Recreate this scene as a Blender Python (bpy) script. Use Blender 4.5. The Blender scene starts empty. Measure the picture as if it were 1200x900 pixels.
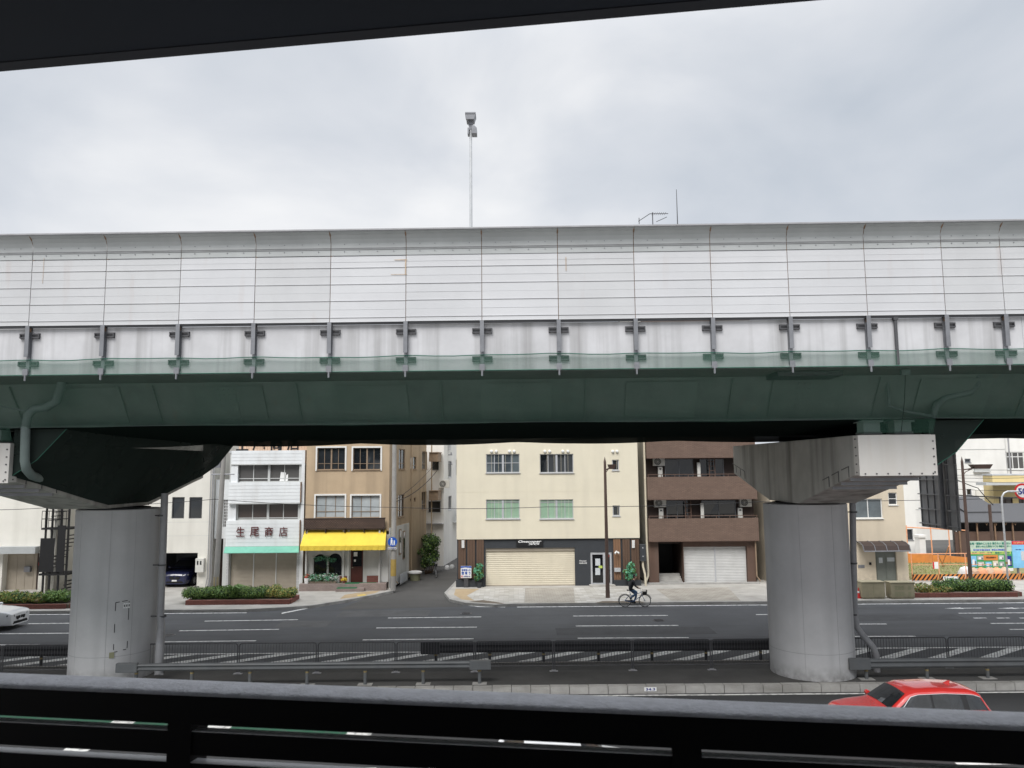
import bpy, bmesh, math, random
from mathutils import Vector, Matrix
random.seed(7)
sc = bpy.context.scene
COL = sc.collection
PI = math.pi
R_ = math.radians

# ---------------------------------------------------------------- camera
FPX, CAMH = 906.0, 7.6
PITCH, ROLL = math.atan(103/906), -0.0085
CR = Matrix.Rotation(PI/2+PITCH, 3, 'X') @ Matrix.Rotation(ROLL, 3, 'Z')
cd = bpy.data.cameras.new('camera'); cam = bpy.data.objects.new('camera', cd); COL.objects.link(cam)
cam.matrix_world = Matrix.Translation((0, 0, CAMH)) @ CR.to_4x4()
cd.sensor_width = 36; cd.lens = 36*FPX/1200; cd.clip_start = 0.05; cd.clip_end = 3000
cd.dof.use_dof = True; cd.dof.focus_distance = 40; cd.dof.aperture_fstop = 11.5
sc.camera = cam
def _d(px, py): return CR @ Vector(((px-600)/FPX, -(py-450)/FPX, -1))
def at(px, py, Y):
    v = _d(px, py); return v*(Y/v.y) + Vector((0, 0, CAMH))
def gr(px, py, z=0.0):
    v = _d(px, py); return v*((z-CAMH)/v.z) + Vector((0, 0, CAMH))

# ---------------------------------------------------------------- materials
def _n(nt, t, **kw):
    n = nt.nodes.new(t)
    for k, v in kw.items(): setattr(n, k, v)
    return n
def mat(name, col, rough=.7, var=.12, scale=2.0, metal=0.0, spec=.4, streak=0.0, sscale=(1.6, 1.6, .12), scol=(.12, .11, .10),
        bump=0.0, bscale=40, coat=0.0, rust=0.0, fine=0.0, grime=0.0, gh=1.2, wear=0.0):
    m = bpy.data.materials.new(name); m.use_nodes = True
    nt = m.node_tree; b = nt.nodes['Principled BSDF']; L = nt.links.new
    b.inputs['Roughness'].default_value = rough; b.inputs['Metallic'].default_value = metal
    b.inputs['Specular IOR Level'].default_value = spec; b.inputs['Coat Weight'].default_value = coat
    tc = _n(nt, 'ShaderNodeTexCoord')
    nz = _n(nt, 'ShaderNodeTexNoise'); nz.inputs['Scale'].default_value = scale; nz.inputs['Detail'].default_value = 8; nz.inputs['Roughness'].default_value = .65
    L(tc.outputs['Object'], nz.inputs['Vector'])
    mr = _n(nt, 'ShaderNodeMapRange'); mr.inputs['From Min'].default_value = .3; mr.inputs['From Max'].default_value = .7
    mr.inputs['To Min'].default_value = 1-var; mr.inputs['To Max'].default_value = 1+var
    L(nz.outputs['Fac'], mr.inputs['Value'])
    mx = _n(nt, 'ShaderNodeMix', data_type='RGBA', blend_type='MULTIPLY'); mx.inputs['Factor'].default_value = 1
    mx.inputs[6].default_value = (*col, 1); L(mr.outputs['Result'], mx.inputs[7])
    out = mx.outputs[2]
    def layer(out, sc3, color, amt, lo, hi, sc_=1.0):
        mp = _n(nt, 'ShaderNodeMapping'); mp.inputs['Scale'].default_value = sc3
        L(tc.outputs['Object'], mp.inputs['Vector'])
        n2 = _n(nt, 'ShaderNodeTexNoise'); n2.inputs['Scale'].default_value = sc_; n2.inputs['Detail'].default_value = 6
        L(mp.outputs['Vector'], n2.inputs['Vector'])
        r2 = _n(nt, 'ShaderNodeMapRange'); r2.inputs['From Min'].default_value = lo; r2.inputs['From Max'].default_value = hi
        r2.inputs['To Max'].default_value = amt; L(n2.outputs['Fac'], r2.inputs['Value'])
        m2 = _n(nt, 'ShaderNodeMix', data_type='RGBA'); L(r2.outputs['Result'], m2.inputs[0])
        L(out, m2.inputs[6]); m2.inputs[7].default_value = (*color, 1)
        return m2.outputs[2]
    if streak: out = layer(out, sscale, scol, streak, .48, .75)
    if rust: out = layer(out, (3, 3, .5), (.30, .13, .05), rust, .62, .8)
    if fine: out = layer(out, (1, 1, 1), (.01, .01, .01), fine, .45, .65, 90)
    if wear: out = layer(out, (1, 1, 1), (.085, .085, .088), wear, .50, .60, 5.5)
    if grime:
        sp = _n(nt, 'ShaderNodeSeparateXYZ'); L(tc.outputs['Object'], sp.inputs[0])
        g1 = _n(nt, 'ShaderNodeMapRange'); g1.inputs['From Min'].default_value = gh; g1.inputs['From Max'].default_value = 0; g1.inputs['To Max'].default_value = grime; L(sp.outputs[2], g1.inputs['Value'])
        g2 = _n(nt, 'ShaderNodeMath', operation='MULTIPLY'); L(g1.outputs['Result'], g2.inputs[0])
        g3 = _n(nt, 'ShaderNodeTexNoise'); g3.inputs['Scale'].default_value = 4.0; g3.inputs['Detail'].default_value = 7; L(tc.outputs['Object'], g3.inputs['Vector'])
        g4 = _n(nt, 'ShaderNodeMapRange'); g4.inputs['From Min'].default_value = .3; g4.inputs['From Max'].default_value = .65; L(g3.outputs['Fac'], g4.inputs['Value']); L(g4.outputs['Result'], g2.inputs[1])
        m3 = _n(nt, 'ShaderNodeMix', data_type='RGBA'); L(g2.outputs[0], m3.inputs[0]); L(out, m3.inputs[6]); m3.inputs[7].default_value = (.10, .095, .085, 1); out = m3.outputs[2]
    L(out, b.inputs['Base Color'])
    if bump:
        bn = _n(nt, 'ShaderNodeTexNoise'); bn.inputs['Scale'].default_value = bscale; bn.inputs['Detail'].default_value = 5
        L(tc.outputs['Object'], bn.inputs['Vector'])
        bp = _n(nt, 'ShaderNodeBump'); bp.inputs['Strength'].default_value = bump; bp.inputs['Distance'].default_value = .02
        L(bn.outputs['Fac'], bp.inputs['Height']); L(bp.outputs['Normal'], b.inputs['Normal'])
    return m
def brickmat(name, c1, c2, mortar, sx, sz, msize=.012, rough=.85, axis='XZ', var=.1):
    m = bpy.data.materials.new(name); m.use_nodes = True
    nt = m.node_tree; b = nt.nodes['Principled BSDF']; L = nt.links.new
    b.inputs['Roughness'].default_value = rough
    tc = _n(nt, 'ShaderNodeTexCoord'); out = tc.outputs['Object']
    if axis == 'XZ':
        sp = _n(nt, 'ShaderNodeSeparateXYZ'); L(out, sp.inputs[0]); cb = _n(nt, 'ShaderNodeCombineXYZ')
        ad = _n(nt, 'ShaderNodeMath', operation='ADD'); L(sp.outputs[0], ad.inputs[0]); L(sp.outputs[1], ad.inputs[1])
        L(ad.outputs[0], cb.inputs[0]); L(sp.outputs[2], cb.inputs[1]); out = cb.outputs[0]
    bk = _n(nt, 'ShaderNodeTexBrick'); L(out, bk.inputs['Vector'])
    bk.inputs['Color1'].default_value = (*c1, 1); bk.inputs['Color2'].default_value = (*c2, 1); bk.inputs['Mortar'].default_value = (*mortar, 1)
    bk.inputs['Scale'].default_value = 1; bk.inputs['Brick Width'].default_value = sx; bk.inputs['Row Height'].default_value = sz
    bk.inputs['Mortar Size'].default_value = msize; bk.inputs['Bias'].default_value = 0
    nz = _n(nt, 'ShaderNodeTexNoise'); nz.inputs['Scale'].default_value = 1.3; nz.inputs['Detail'].default_value = 7; L(tc.outputs['Object'], nz.inputs['Vector'])
    mr = _n(nt, 'ShaderNodeMapRange'); mr.inputs['From Min'].default_value = .3; mr.inputs['From Max'].default_value = .7
    mr.inputs['To Min'].default_value = 1-2*var; mr.inputs['To Max'].default_value = 1+var; L(nz.outputs['Fac'], mr.inputs['Value'])
    mx = _n(nt, 'ShaderNodeMix', data_type='RGBA', blend_type='MULTIPLY'); mx.inputs['Factor'].default_value = 1
    L(bk.outputs['Color'], mx.inputs[6]); L(mr.outputs['Result'], mx.inputs[7]); L(mx.outputs[2], b.inputs['Base Color'])
    return m
def stripes(name, c1, c2, scale, axis='X', rough=.6, dist=1.0, coat=0.0):
    m = bpy.data.materials.new(name); m.use_nodes = True
    nt = m.node_tree; b = nt.nodes['Principled BSDF']; L = nt.links.new
    b.inputs['Roughness'].default_value = rough; b.inputs['Coat Weight'].default_value = coat; b.inputs['Coat Roughness'].default_value = .03
    tc = _n(nt, 'ShaderNodeTexCoord'); w = _n(nt, 'ShaderNodeTexWave', bands_direction=axis)
    w.inputs['Scale'].default_value = scale; w.inputs['Distortion'].default_value = dist; w.inputs['Detail'].default_value = 3; L(tc.outputs['Object'], w.inputs['Vector'])
    mx = _n(nt, 'ShaderNodeMix', data_type='RGBA'); mx.inputs[6].default_value = (*c1, 1); mx.inputs[7].default_value = (*c2, 1)
    L(w.outputs['Fac'], mx.inputs[0]); L(mx.outputs[2], b.inputs['Base Color'])
    return m
def netmat(name, col, lo, hi):
    m = bpy.data.materials.new(name); m.use_nodes = True
    nt = m.node_tree; L = nt.links.new; nt.nodes.remove(nt.nodes['Principled BSDF'])
    o = nt.nodes['Material Output']; d = _n(nt, 'ShaderNodeBsdfDiffuse'); d.inputs[0].default_value = (*col, 1)
    t = _n(nt, 'ShaderNodeBsdfTransparent'); ms = _n(nt, 'ShaderNodeMixShader')
    tc = _n(nt, 'ShaderNodeTexCoord'); nz = _n(nt, 'ShaderNodeTexNoise'); nz.inputs['Scale'].default_value = .7; nz.inputs['Detail'].default_value = 6
    L(tc.outputs['Object'], nz.inputs['Vector'])
    mr = _n(nt, 'ShaderNodeMapRange'); mr.inputs['From Min'].default_value = .3; mr.inputs['From Max'].default_value = .7
    mr.inputs['To Min'].default_value = lo; mr.inputs['To Max'].default_value = hi; L(nz.outputs['Fac'], mr.inputs['Value'])
    L(mr.outputs['Result'], ms.inputs[0]); L(t.outputs[0], ms.inputs[1]); L(d.outputs[0], ms.inputs[2]); L(ms.outputs[0], o.inputs[0])
    return m
M = {}
random.seed(11)
def dm(key, *a, **k): M[key] = mat(key, *a, **k)
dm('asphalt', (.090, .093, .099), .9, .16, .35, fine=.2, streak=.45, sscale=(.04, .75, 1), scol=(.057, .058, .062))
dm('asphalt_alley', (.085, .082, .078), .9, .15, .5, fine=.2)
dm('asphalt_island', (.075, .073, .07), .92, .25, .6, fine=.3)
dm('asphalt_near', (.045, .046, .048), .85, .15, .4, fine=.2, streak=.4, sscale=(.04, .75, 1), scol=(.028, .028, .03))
dm('road_paint', (.74, .74, .72), .8, .14, 3, streak=.2, sscale=(3, 3, 3), scol=(.4, .4, .4), wear=.5)
dm('green_paint', (.025, .10, .06), .8, .15, 3, wear=.4)
dm('concrete_pavement', (.44, .42, .385), .9, .18, .7, streak=.45, sscale=(.8, .8, .8), scol=(.25, .23, .20), fine=.14)
dm('kerb', (.38, .37, .35), .9, .2, 1.5, streak=.5, sscale=(.8, 3, 3), scol=(.16, .15, .13), fine=.12)
dm('column', (.48, .48, .485), .75, .10, .45, streak=.4, sscale=(1.3, 1.3, .09), scol=(.30, .30, .30), fine=.05, grime=.65, gh=.55)
dm('beam', (.46, .45, .42), .85, .15, .7, streak=.8, sscale=(1.7, 1.7, .1), scol=(.14, .13, .115), rust=.18, fine=.08)
dm('beam_end', (.60, .58, .55), .6, .05, 1, streak=.25, sscale=(2.5, 2.5, .12), scol=(.42, .36, .28), rust=.1)
dm('barrier_white', (.51, .515, .53), .5, .05, .6, streak=.22, sscale=(.8, .8, .25), scol=(.5, .5, .52), rust=.10)
dm('barrier_white_dusty', (.485, .49, .50), .5, .06, .6, streak=.35, sscale=(.9, .9, .25), scol=(.40, .40, .41), rust=.18)
dm('barrier_white_new', (.53, .535, .55), .45, .05, .6, streak=.15, sscale=(.8, .8, .25), scol=(.45, .45, .46), rust=.05)
dm('barrier_cap', (.40, .415, .415), .4, .10, .8, streak=.3, sscale=(.7, .7, .5), scol=(.28, .295, .295))
dm('parapet', (.50, .50, .515), .8, .12, .8, streak=.75, sscale=(3.2, 3.2, .14), scol=(.24, .235, .235))
dm('steel_grey', (.20, .205, .22), .45, .15, 3, metal=.3, rust=.1)
dm('steel_dark', (.07, .07, .075), .5, .15, 3)
dm('steel_light', (.50, .51, .52), .4, .1, 3, metal=.2)
dm('girder', (.21, .255, .235), .6, .28, .3, streak=.45, sscale=(.9, .9, .1), scol=(.12, .16, .145), rust=.25)
dm('girder_panel', (.20, .248, .226), .6, .15, .4, streak=.3, sscale=(.9, .9, .1), scol=(.12, .17, .155))
dm('deck', (.20, .20, .19), .9, .15, .5)
dm('pipe_green', (.17, .215, .205), .6, .15, 1)
dm('pipe_grey', (.30, .30, .31), .55, .12, 2, streak=.3, sscale=(3, 3, .3))
dm('black_paint', (.006, .006, .007), .6, .1, 5, spec=.12)
dm('rail_painted_sheen', (.46, .47, .51), .5, .18, 30, bump=.3, bscale=120, streak=.3, sscale=(4, 30, 30), scol=(.3, .3, .33))  # pale grey puts the sky's sheen on black paint into the colour
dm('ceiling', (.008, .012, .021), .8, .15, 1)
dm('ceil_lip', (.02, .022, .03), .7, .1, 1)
dm('cream', (.70, .645, .51), .6, .05, .5, streak=.28, sscale=(1.3, 1.3, .10), scol=(.50, .46, .37))
dm('charcoal', (.040, .044, .050), .6, .1, 1.2)
dm('shutter_cream', (.66, .60, .47), .5, .06, 1, streak=.25, sscale=(1.5, 1.5, .5), scol=(.5, .44, .34))
dm('alu', (.52, .53, .55), .4, .05, 3, metal=.3)
dm('white_frame', (.72, .72, .70), .5, .06, 3)
dm('rust_frame', (.26, .19, .13), .7, .2, 4, rust=.4)
M['wood'] = stripes('wood', (.075, .042, .027), (.14, .085, .055), 9, 'X', .7, 6)
M['wood_warm'] = stripes('wood_warm', (.16, .085, .045), (.25, .14, .08), 9, 'X', .6, 6)
dm('glass', (.022, .026, .030), .06, .25, 1.5, spec=.6)
dm('glass_grey', (.10, .12, .13), .10, .3, 1.2, spec=.6)
dm('glass_frost', (.40, .43, .44), .25, .15, 1.5)
dm('glass_green', (.27, .41, .29), .25, .15, 2, coat=.3)
dm('glass_black', (.008, .009, .011), .05, .2, 2, spec=.6)
dm('glass_deep', (.012, .015, .018), .05, .25, 1.5, spec=.7)
dm('glass_mid', (.06, .075, .085), .08, .35, 1.2, spec=.6)
dm('glass_green2', (.20, .33, .23), .25, .2, 2, coat=.3)
dm('glass_frost2', (.33, .36, .37), .25, .2, 1.5)
M['curtain'] = stripes('curtain', (.035, .034, .032), (.11, .105, .10), 7, 'X', .4, 3, coat=.4)
M['curtain_brown'] = stripes('curtain_brown', (.03, .025, .022), (.075, .05, .04), 5, 'X', .4, 4, coat=.4)
dm('tan', (.46, .35, .235), .85, .10, .5, streak=.55, sscale=(1.3, 1.3, .10), scol=(.25, .19, .13), fine=.04, grime=.3, gh=4)
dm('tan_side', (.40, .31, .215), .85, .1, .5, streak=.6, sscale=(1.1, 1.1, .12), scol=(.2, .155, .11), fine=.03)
dm('whitewash', (.55, .55, .53), .8, .12, .8, streak=.5, sscale=(1.3, 1.3, .15), scol=(.28, .27, .25))
dm('siding_white', (.70, .72, .73), .5, .06, .8, streak=.4, sscale=(1.2, 1.2, .25), scol=(.46, .44, .42), rust=.15)
dm('siding_grey', (.50, .51, .50), .6, .08, .8)
dm('shutter_beige', (.36, .315, .255), .6, .1, .9, streak=.3, sscale=(.6, .6, .8), scol=(.24, .2, .16))
dm('shutter_silver', (.56, .56, .55), .5, .08, 1.2, streak=.3, sscale=(.6, .6, 2.5), scol=(.4, .4, .38))
dm('mint', (.17, .43, .33), .7, .1, 1.5, streak=.25, sscale=(4, 4, 1), scol=(.1, .3, .22))
dm('yellow', (.70, .515, .055), .7, .08, .8, streak=.3, sscale=(3, 3, .5), scol=(.55, .38, .05))
M['brown_tile'] = brickmat('brown_tile', (.150, .098, .074), (.178, .118, .09), (.10, .068, .052), .24, .075, .010, var=.05)
dm('brown_paint', (.115, .07, .052), .7, .12, 1, streak=.2)
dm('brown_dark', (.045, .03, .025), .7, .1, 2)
dm('beige', (.62, .54, .42), .85, .06, .6, streak=.4, sscale=(1.2, 1.2, .12), scol=(.42, .36, .28), grime=.4, gh=1)
dm('offwhite', (.70, .68, .62), .8, .06, .5, streak=.35, sscale=(1.3, 1.3, .12), scol=(.46, .44, .39), grime=.35, gh=1)
dm('white_wall', (.74, .73, .70), .8, .06, .4, streak=.35, sscale=(.7, .7, .1), scol=(.5, .49, .46))
dm('grey_wall', (.46, .47, .48), .8, .1, .5, streak=.4, sscale=(.9, .9, .1), scol=(.28, .28, .28))
dm('yellow_wall', (.60, .48, .24), .8, .08, .6)
M['rooftin'] = stripes('rooftin', (.045, .045, .048), (.085, .085, .09), 6, 'X', .6, .5)
dm('dark_tin', (.045, .042, .042), .8, .2, 1)
M['brick_red'] = brickmat('brick_red', (.20, .065, .05), (.25, .085, .065), (.10, .06, .05), .30, .07, .01)
M['tile_pinkgrey'] = brickmat('tile_pinkgrey', (.27, .21, .19), (.33, .26, .235), (.2, .17, .155), .10, .06, .006)
M['block_lattice'] = brickmat('block_lattice', (.10, .062, .045), (.135, .085, .065), (.03, .02, .018), .16, .08, .02)
M['tile_white'] = brickmat('tile_white', (.52, .53, .53), (.6, .6, .6), (.36, .36, .36), .1, .1, .01)
M['paver_grey'] = brickmat('paver_grey', (.36, .33, .285), (.39, .36, .31), (.27, .245, .21), .3, .3, .012, axis='XY')
M['paver_mix'] = brickmat('paver_mix', (.40, .375, .33), (.56, .545, .51), (.32, .30, .27), .6, .3, .01, axis='XY', var=.06)
dm('paver_tan', (.42, .32, .20), .9, .12, 2)
dm('dirt', (.16, .13, .10), .95, .2, 2)
dm('paver_yellow', (.62, .46, .12), .8, .12, 3)
dm('leaf', (.10, .19, .045), .55, .35, 6)
dm('leaf_light', (.20, .30, .07), .55, .3, 6)
dm('leaf_dark', (.035, .07, .024), .6, .3, 5)
dm('leaf_yellow', (.42, .36, .10), .6, .25, 6)
dm('leaf_jade', (.12, .36, .22), .5, .25, 6)
dm('grass_dry', (.22, .20, .085), .9, .25, 1.5, fine=.2)
dm('red_paint', (.46, .028, .024), .22, .03, 1, coat=1.0)
dm('white_car', (.70, .71, .72), .25, .02, 1, coat=.6)
dm('navy_car', (.012, .016, .06), .22, .05, 1, coat=.7)
dm('silver_car', (.5, .51, .52), .3, .02, 1, coat=.5)
dm('tyre', (.012, .012, .013), .8, .1, 8)
dm('chrome', (.6, .6, .62), .2, .05, 5, metal=.9)
dm('plate_white', (.75, .75, .75), .5, .03, 5)
dm('car_glass', (.02, .022, .024), .05, .5, 2.5, spec=.6, coat=.3)
dm('headlamp', (.09, .10, .11), .08, .5, 9, spec=.8, coat=.6)
dm('lamp_glass', (.55, .58, .6), .1, .1, 6, coat=.5)
dm('tail_red', (.4, .015, .012), .2, .1, 6, coat=.4)
dm('black', (.010, .010, .011), .6, .15, 4)
dm('pole_concrete', (.30, .29, .275), .85, .12, 2, streak=.3, sscale=(3, 3, .2), scol=(.2, .19, .18))
dm('pole_brown', (.085, .055, .045), .55, .15, 3, rust=.25)
dm('orange', (.62, .23, .055), .7, .15, 2, streak=.3, sscale=(2, 2, .5), scol=(.4, .2, .1))
dm('orange_pale', (.75, .36, .20), .7, .2, 3)
dm('sign_blue', (.012, .085, .42), .4, .05, 3)
dm('sign_white', (.78, .78, .77), .5, .04, 3)
dm('sign_red', (.60, .03, .03), .5, .05, 3)
dm('sign_navy', (.02, .03, .22), .5, .05, 3)
dm('letter_brown', (.10, .022, .022), .6, .12, 4)
dm('letter_black', (.012, .012, .014), .6, .1, 4)
dm('board_green', (.46, .58, .47), .6, .15, 2)
dm('board_green2', (.05, .30, .10), .6, .2, 2)
dm('board_lime', (.48, .60, .12), .6, .15, 3)
dm('board_blue', (.22, .52, .78), .5, .18, 1.2)
dm('board_teal', (.03, .22, .16), .6, .1, 3)
dm('peach', (.60, .42, .30), .8, .15, 2, rust=.3)
dm('skin', (.48, .29, .20), .55, .05, 6)
dm('hair', (.010, .009, .009), .5, .2, 12)
dm('cloth_black', (.014, .015, .019), .85, .2, 6)
dm('denim', (.075, .13, .23), .85, .15, 8)
dm('shoe', (.04, .035, .03), .7, .2, 8)
dm('bike_blue', (.05, .13, .30), .35, .05, 3)
dm('cabinet', (.34, .305, .205), .6, .12, 1.5, grime=.5, gh=.5)
dm('olive', (.26, .26, .16), .7, .1, 2)
dm('door_grey', (.17, .185, .165), .6, .08, 2)
dm('door_brown', (.085, .022, .016), .5, .12, 3)
dm('mat_green', (.015, .15, .06), .9, .15, 4)
dm('wire', (.02, .02, .022), .7, .1, 2)
dm('ac_white', (.60, .59, .55), .6, .08, 3)
dm('rusty', (.22, .14, .09), .85, .25, 4, rust=.5)
M['net'] = netmat('net', (.075, .165, .122), .27, .40)
M['net_under_shade'] = netmat('net_under_shade', (.012, .018, .016), .985, 1.0)  # near-black copy of the net: layered, with the underside's shade in its colour
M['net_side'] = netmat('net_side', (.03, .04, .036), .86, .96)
dm('net_cord', (.03, .13, .09), .8, .1, 3)

# ---------------------------------------------------------------- objects
PW = {}
def tag(o, label=None, cat=None, group=None, kind=None):
    if label: o['label'] = label
    if cat: o['category'] = cat
    if group: o['group'] = group
    if kind: o['kind'] = kind
    return o
def thing(name, label, cat, loc=(0, 0, 0), rotz=0, group=None):
    o = bpy.data.objects.new(name, None); COL.objects.link(o)
    o.location = loc; o.rotation_euler = (0, 0, rotz); o.empty_display_size = .2
    PW[o] = Matrix.Translation(Vector(loc)) @ Matrix.Rotation(rotz, 4, 'Z')
    return tag(o, label, cat, group)
def copy_tree(o, parent=None):
    c = o.copy(); COL.objects.link(c)
    if parent is not None: c.parent = parent
    for ch in list(o.children): copy_tree(ch, c)
    return c
class MB:
    def __init__(s, T=None): s.v = []; s.f = []; s.m = []; s.T = T
    def add(s, vs, fs, mi=0):
        b = len(s.v)
        for v in vs:
            v = Vector(v); s.v.append(s.T @ v if s.T is not None else v)
        for f in fs: s.f.append([b+i for i in f]); s.m.append(mi)
        return s
    def box(s, x0, x1, y0, y1, z0, z1, mi=0):
        if x0 > x1: x0, x1 = x1, x0
        if y0 > y1: y0, y1 = y1, y0
        if z0 > z1: z0, z1 = z1, z0
        return s.add([(x0,y0,z0),(x1,y0,z0),(x1,y1,z0),(x0,y1,z0),(x0,y0,z1),(x1,y0,z1),(x1,y1,z1),(x0,y1,z1)],
              [(0,3,2,1),(4,5,6,7),(0,1,5,4),(1,2,6,5),(2,3,7,6),(3,0,4,7)], mi)
    def quad(s, a, b, c, d, mi=0): return s.add([a, b, c, d], [(0, 1, 2, 3)], mi)
    def poly(s, pts, mi=0): return s.add(pts, [tuple(range(len(pts)))], mi)
    def prism(s, pts, vec, mi=0):
        n = len(pts); vec = Vector(vec); a = [Vector(p) for p in pts]; b = [p+vec for p in a]
        fs = [tuple(range(n))[::-1], tuple(range(n, 2*n))] + [(i, (i+1) % n, n+(i+1) % n, n+i) for i in range(n)]
        return s.add(a+b, fs, mi)
    def tube(s, pts, r, n=8, mi=0, caps=True):
        P = [Vector(p) for p in pts]; k = len(P); rs = r if isinstance(r, (list, tuple)) else [r]*k
        vs = []; prev = None
        for i in range(k):
            d = (P[min(i+1, k-1)]-P[max(i-1, 0)]).normalized()
            if prev is None:
                a = d.cross(Vector((0, 0, 1)))
                if a.length < .05: a = d.cross(Vector((0, 1, 0)))
            else: a = prev - d*prev.dot(d)
            a.normalize(); prev = a; b = d.cross(a)
            for j in range(n):
                t = 2*PI*j/n; vs.append(P[i]+(a*math.cos(t)+b*math.sin(t))*rs[i])
        fs = [(i*n+j, i*n+(j+1) % n, (i+1)*n+(j+1) % n, (i+1)*n+j) for i in range(k-1) for j in range(n)]
        if caps: fs += [tuple(range(n))[::-1], tuple(range((k-1)*n, k*n))]
        return s.add(vs, fs, mi)
    def lathe(s, prof, c=(0, 0, 0), n=24, mi=0, axis='Z'):
        vs = []
        for r, z in prof:
            for j in range(n):
                t = 2*PI*j/n; x, y = r*math.cos(t), r*math.sin(t)
                p = (x, y, z) if axis == 'Z' else ((x, z, y) if axis == 'Y' else (z, x, y))
                vs.append(Vector(p)+Vector(c))
        k = len(prof)
        fs = [(i*n+j, i*n+(j+1) % n, (i+1)*n+(j+1) % n, (i+1)*n+j) for i in range(k-1) for j in range(n)]
        return s.add(vs, fs, mi)
    def wall(s, x0, x1, z0, z1, ops=(), depth=.15, mi=0, y=0.0, rmi=None):
        ops = [(max(a, x0), min(b, x1), max(c, z0), min(d, z1)) for a, b, c, d in ops]
        xs = sorted({x0, x1, *[o[0] for o in ops], *[o[1] for o in ops]}); zs = sorted({z0, z1, *[o[2] for o in ops], *[o[3] for o in ops]})
        for i in range(len(xs)-1):
            for j in range(len(zs)-1):
                cx, cz = (xs[i]+xs[i+1])/2, (zs[j]+zs[j+1])/2
                if any(a < cx < b and c < cz < d for a, b, c, d in ops): continue
                s.quad((xs[i], y, zs[j]), (xs[i+1], y, zs[j]), (xs[i+1], y, zs[j+1]), (xs[i], y, zs[j+1]), mi)
        r = mi if rmi is None else rmi
        for a, b, c, d in ops:
            e = y+depth
            s.quad((a,y,c),(a,y,d),(a,e,d),(a,e,c), r); s.quad((b,y,c),(b,e,c),(b,e,d),(b,y,d), r)
            s.quad((a,y,d),(b,y,d),(b,e,d),(a,e,d), r); s.quad((a,y,c),(a,e,c),(b,e,c),(b,y,c), r)
        return s
    def build(s, name, mats, parent=None, smooth=False, local=False, bevel=0, weld=False):
        if not isinstance(mats, (list, tuple)): mats = [mats]
        me = bpy.data.meshes.new(name); vs = s.v
        if parent is not None and not local:
            inv = PW[parent].inverted(); vs = [inv @ v for v in vs]
        me.from_pydata([tuple(v) for v in vs], [], s.f)
        for m in mats: me.materials.append(M[m] if isinstance(m, str) else m)
        me.polygons.foreach_set('material_index', s.m)
        bm = bmesh.new(); bm.from_mesh(me)
        if weld: bmesh.ops.remove_doubles(bm, verts=bm.verts, dist=1e-4)
        bmesh.ops.recalc_face_normals(bm, faces=bm.faces) if weld else None
        bm.to_mesh(me); bm.free()
        if smooth:
            me.polygons.foreach_set('use_smooth', [True]*len(me.polygons))
            me.set_sharp_from_angle(angle=R_(40))
        me.update()
        o = bpy.data.objects.new(name, me); COL.objects.link(o)
        if parent is not None: o.parent = parent; PW[o] = PW[parent]
        else: PW[o] = Matrix.Identity(4)
        if bevel:
            b = o.modifiers.new('bevel', 'BEVEL'); b.width = bevel; b.segments = 2; b.limit_method = 'ANGLE'
        return o
def rebase(o):
    """move a lone mesh's origin to the middle of its base"""
    vs = [v.co for v in o.data.vertices]
    c = Vector(((min(v.x for v in vs)+max(v.x for v in vs))/2, (min(v.y for v in vs)+max(v.y for v in vs))/2, min(v.z for v in vs)))
    o.data.transform(Matrix.Translation(-c)); o.location = c; return o
def struct(name, mb, m): return tag(mb.build(name, m), kind='structure')
def solo(name, mb, m, label, cat, group=None, **k): return tag(rebase(mb.build(name, m, **k)), label, cat, group)
def text(s, parent, x0, x1, z0, z1, y, m, name='lettering', T=None, bold=0.0, stretch=True, shear=0.0):
    """lettering filling a box on a face looking towards -y (T as in MB)"""
    c = bpy.data.curves.new('lettering', 'FONT'); c.body = s; c.extrude = .004; c.offset = bold; c.shear = shear
    c.align_x = 'LEFT'; c.resolution_u = 3
    o = bpy.data.objects.new('lettering', c); COL.objects.link(o)
    dg = bpy.context.evaluated_depsgraph_get(); me = bpy.data.meshes.new_from_object(o.evaluated_get(dg))
    bpy.data.objects.remove(o); bpy.data.curves.remove(c)
    xs = [v.co.x for v in me.vertices]; ys = [v.co.y for v in me.vertices]
    ax, bx_, ay, by = min(xs), max(xs), min(ys), max(ys)
    sx, sy = (x1-x0)/(bx_-ax), (z1-z0)/(by-ay)
    if not stretch: sx = sy = min(sx, sy)
    ox = (x0+x1)/2-(ax+bx_)/2*sx; oz = (z0+z1)/2-(ay+by)/2*sy
    mb = MB(T); mb.add([(v.co.x*sx+ox, y-v.co.z, v.co.y*sy+oz) for v in me.vertices], [tuple(p.vertices) for p in me.polygons])
    bpy.data.meshes.remove(me)
    return mb.build(name, m, parent)
def TY(y): return Matrix.Translation((0, y, 0))
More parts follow.
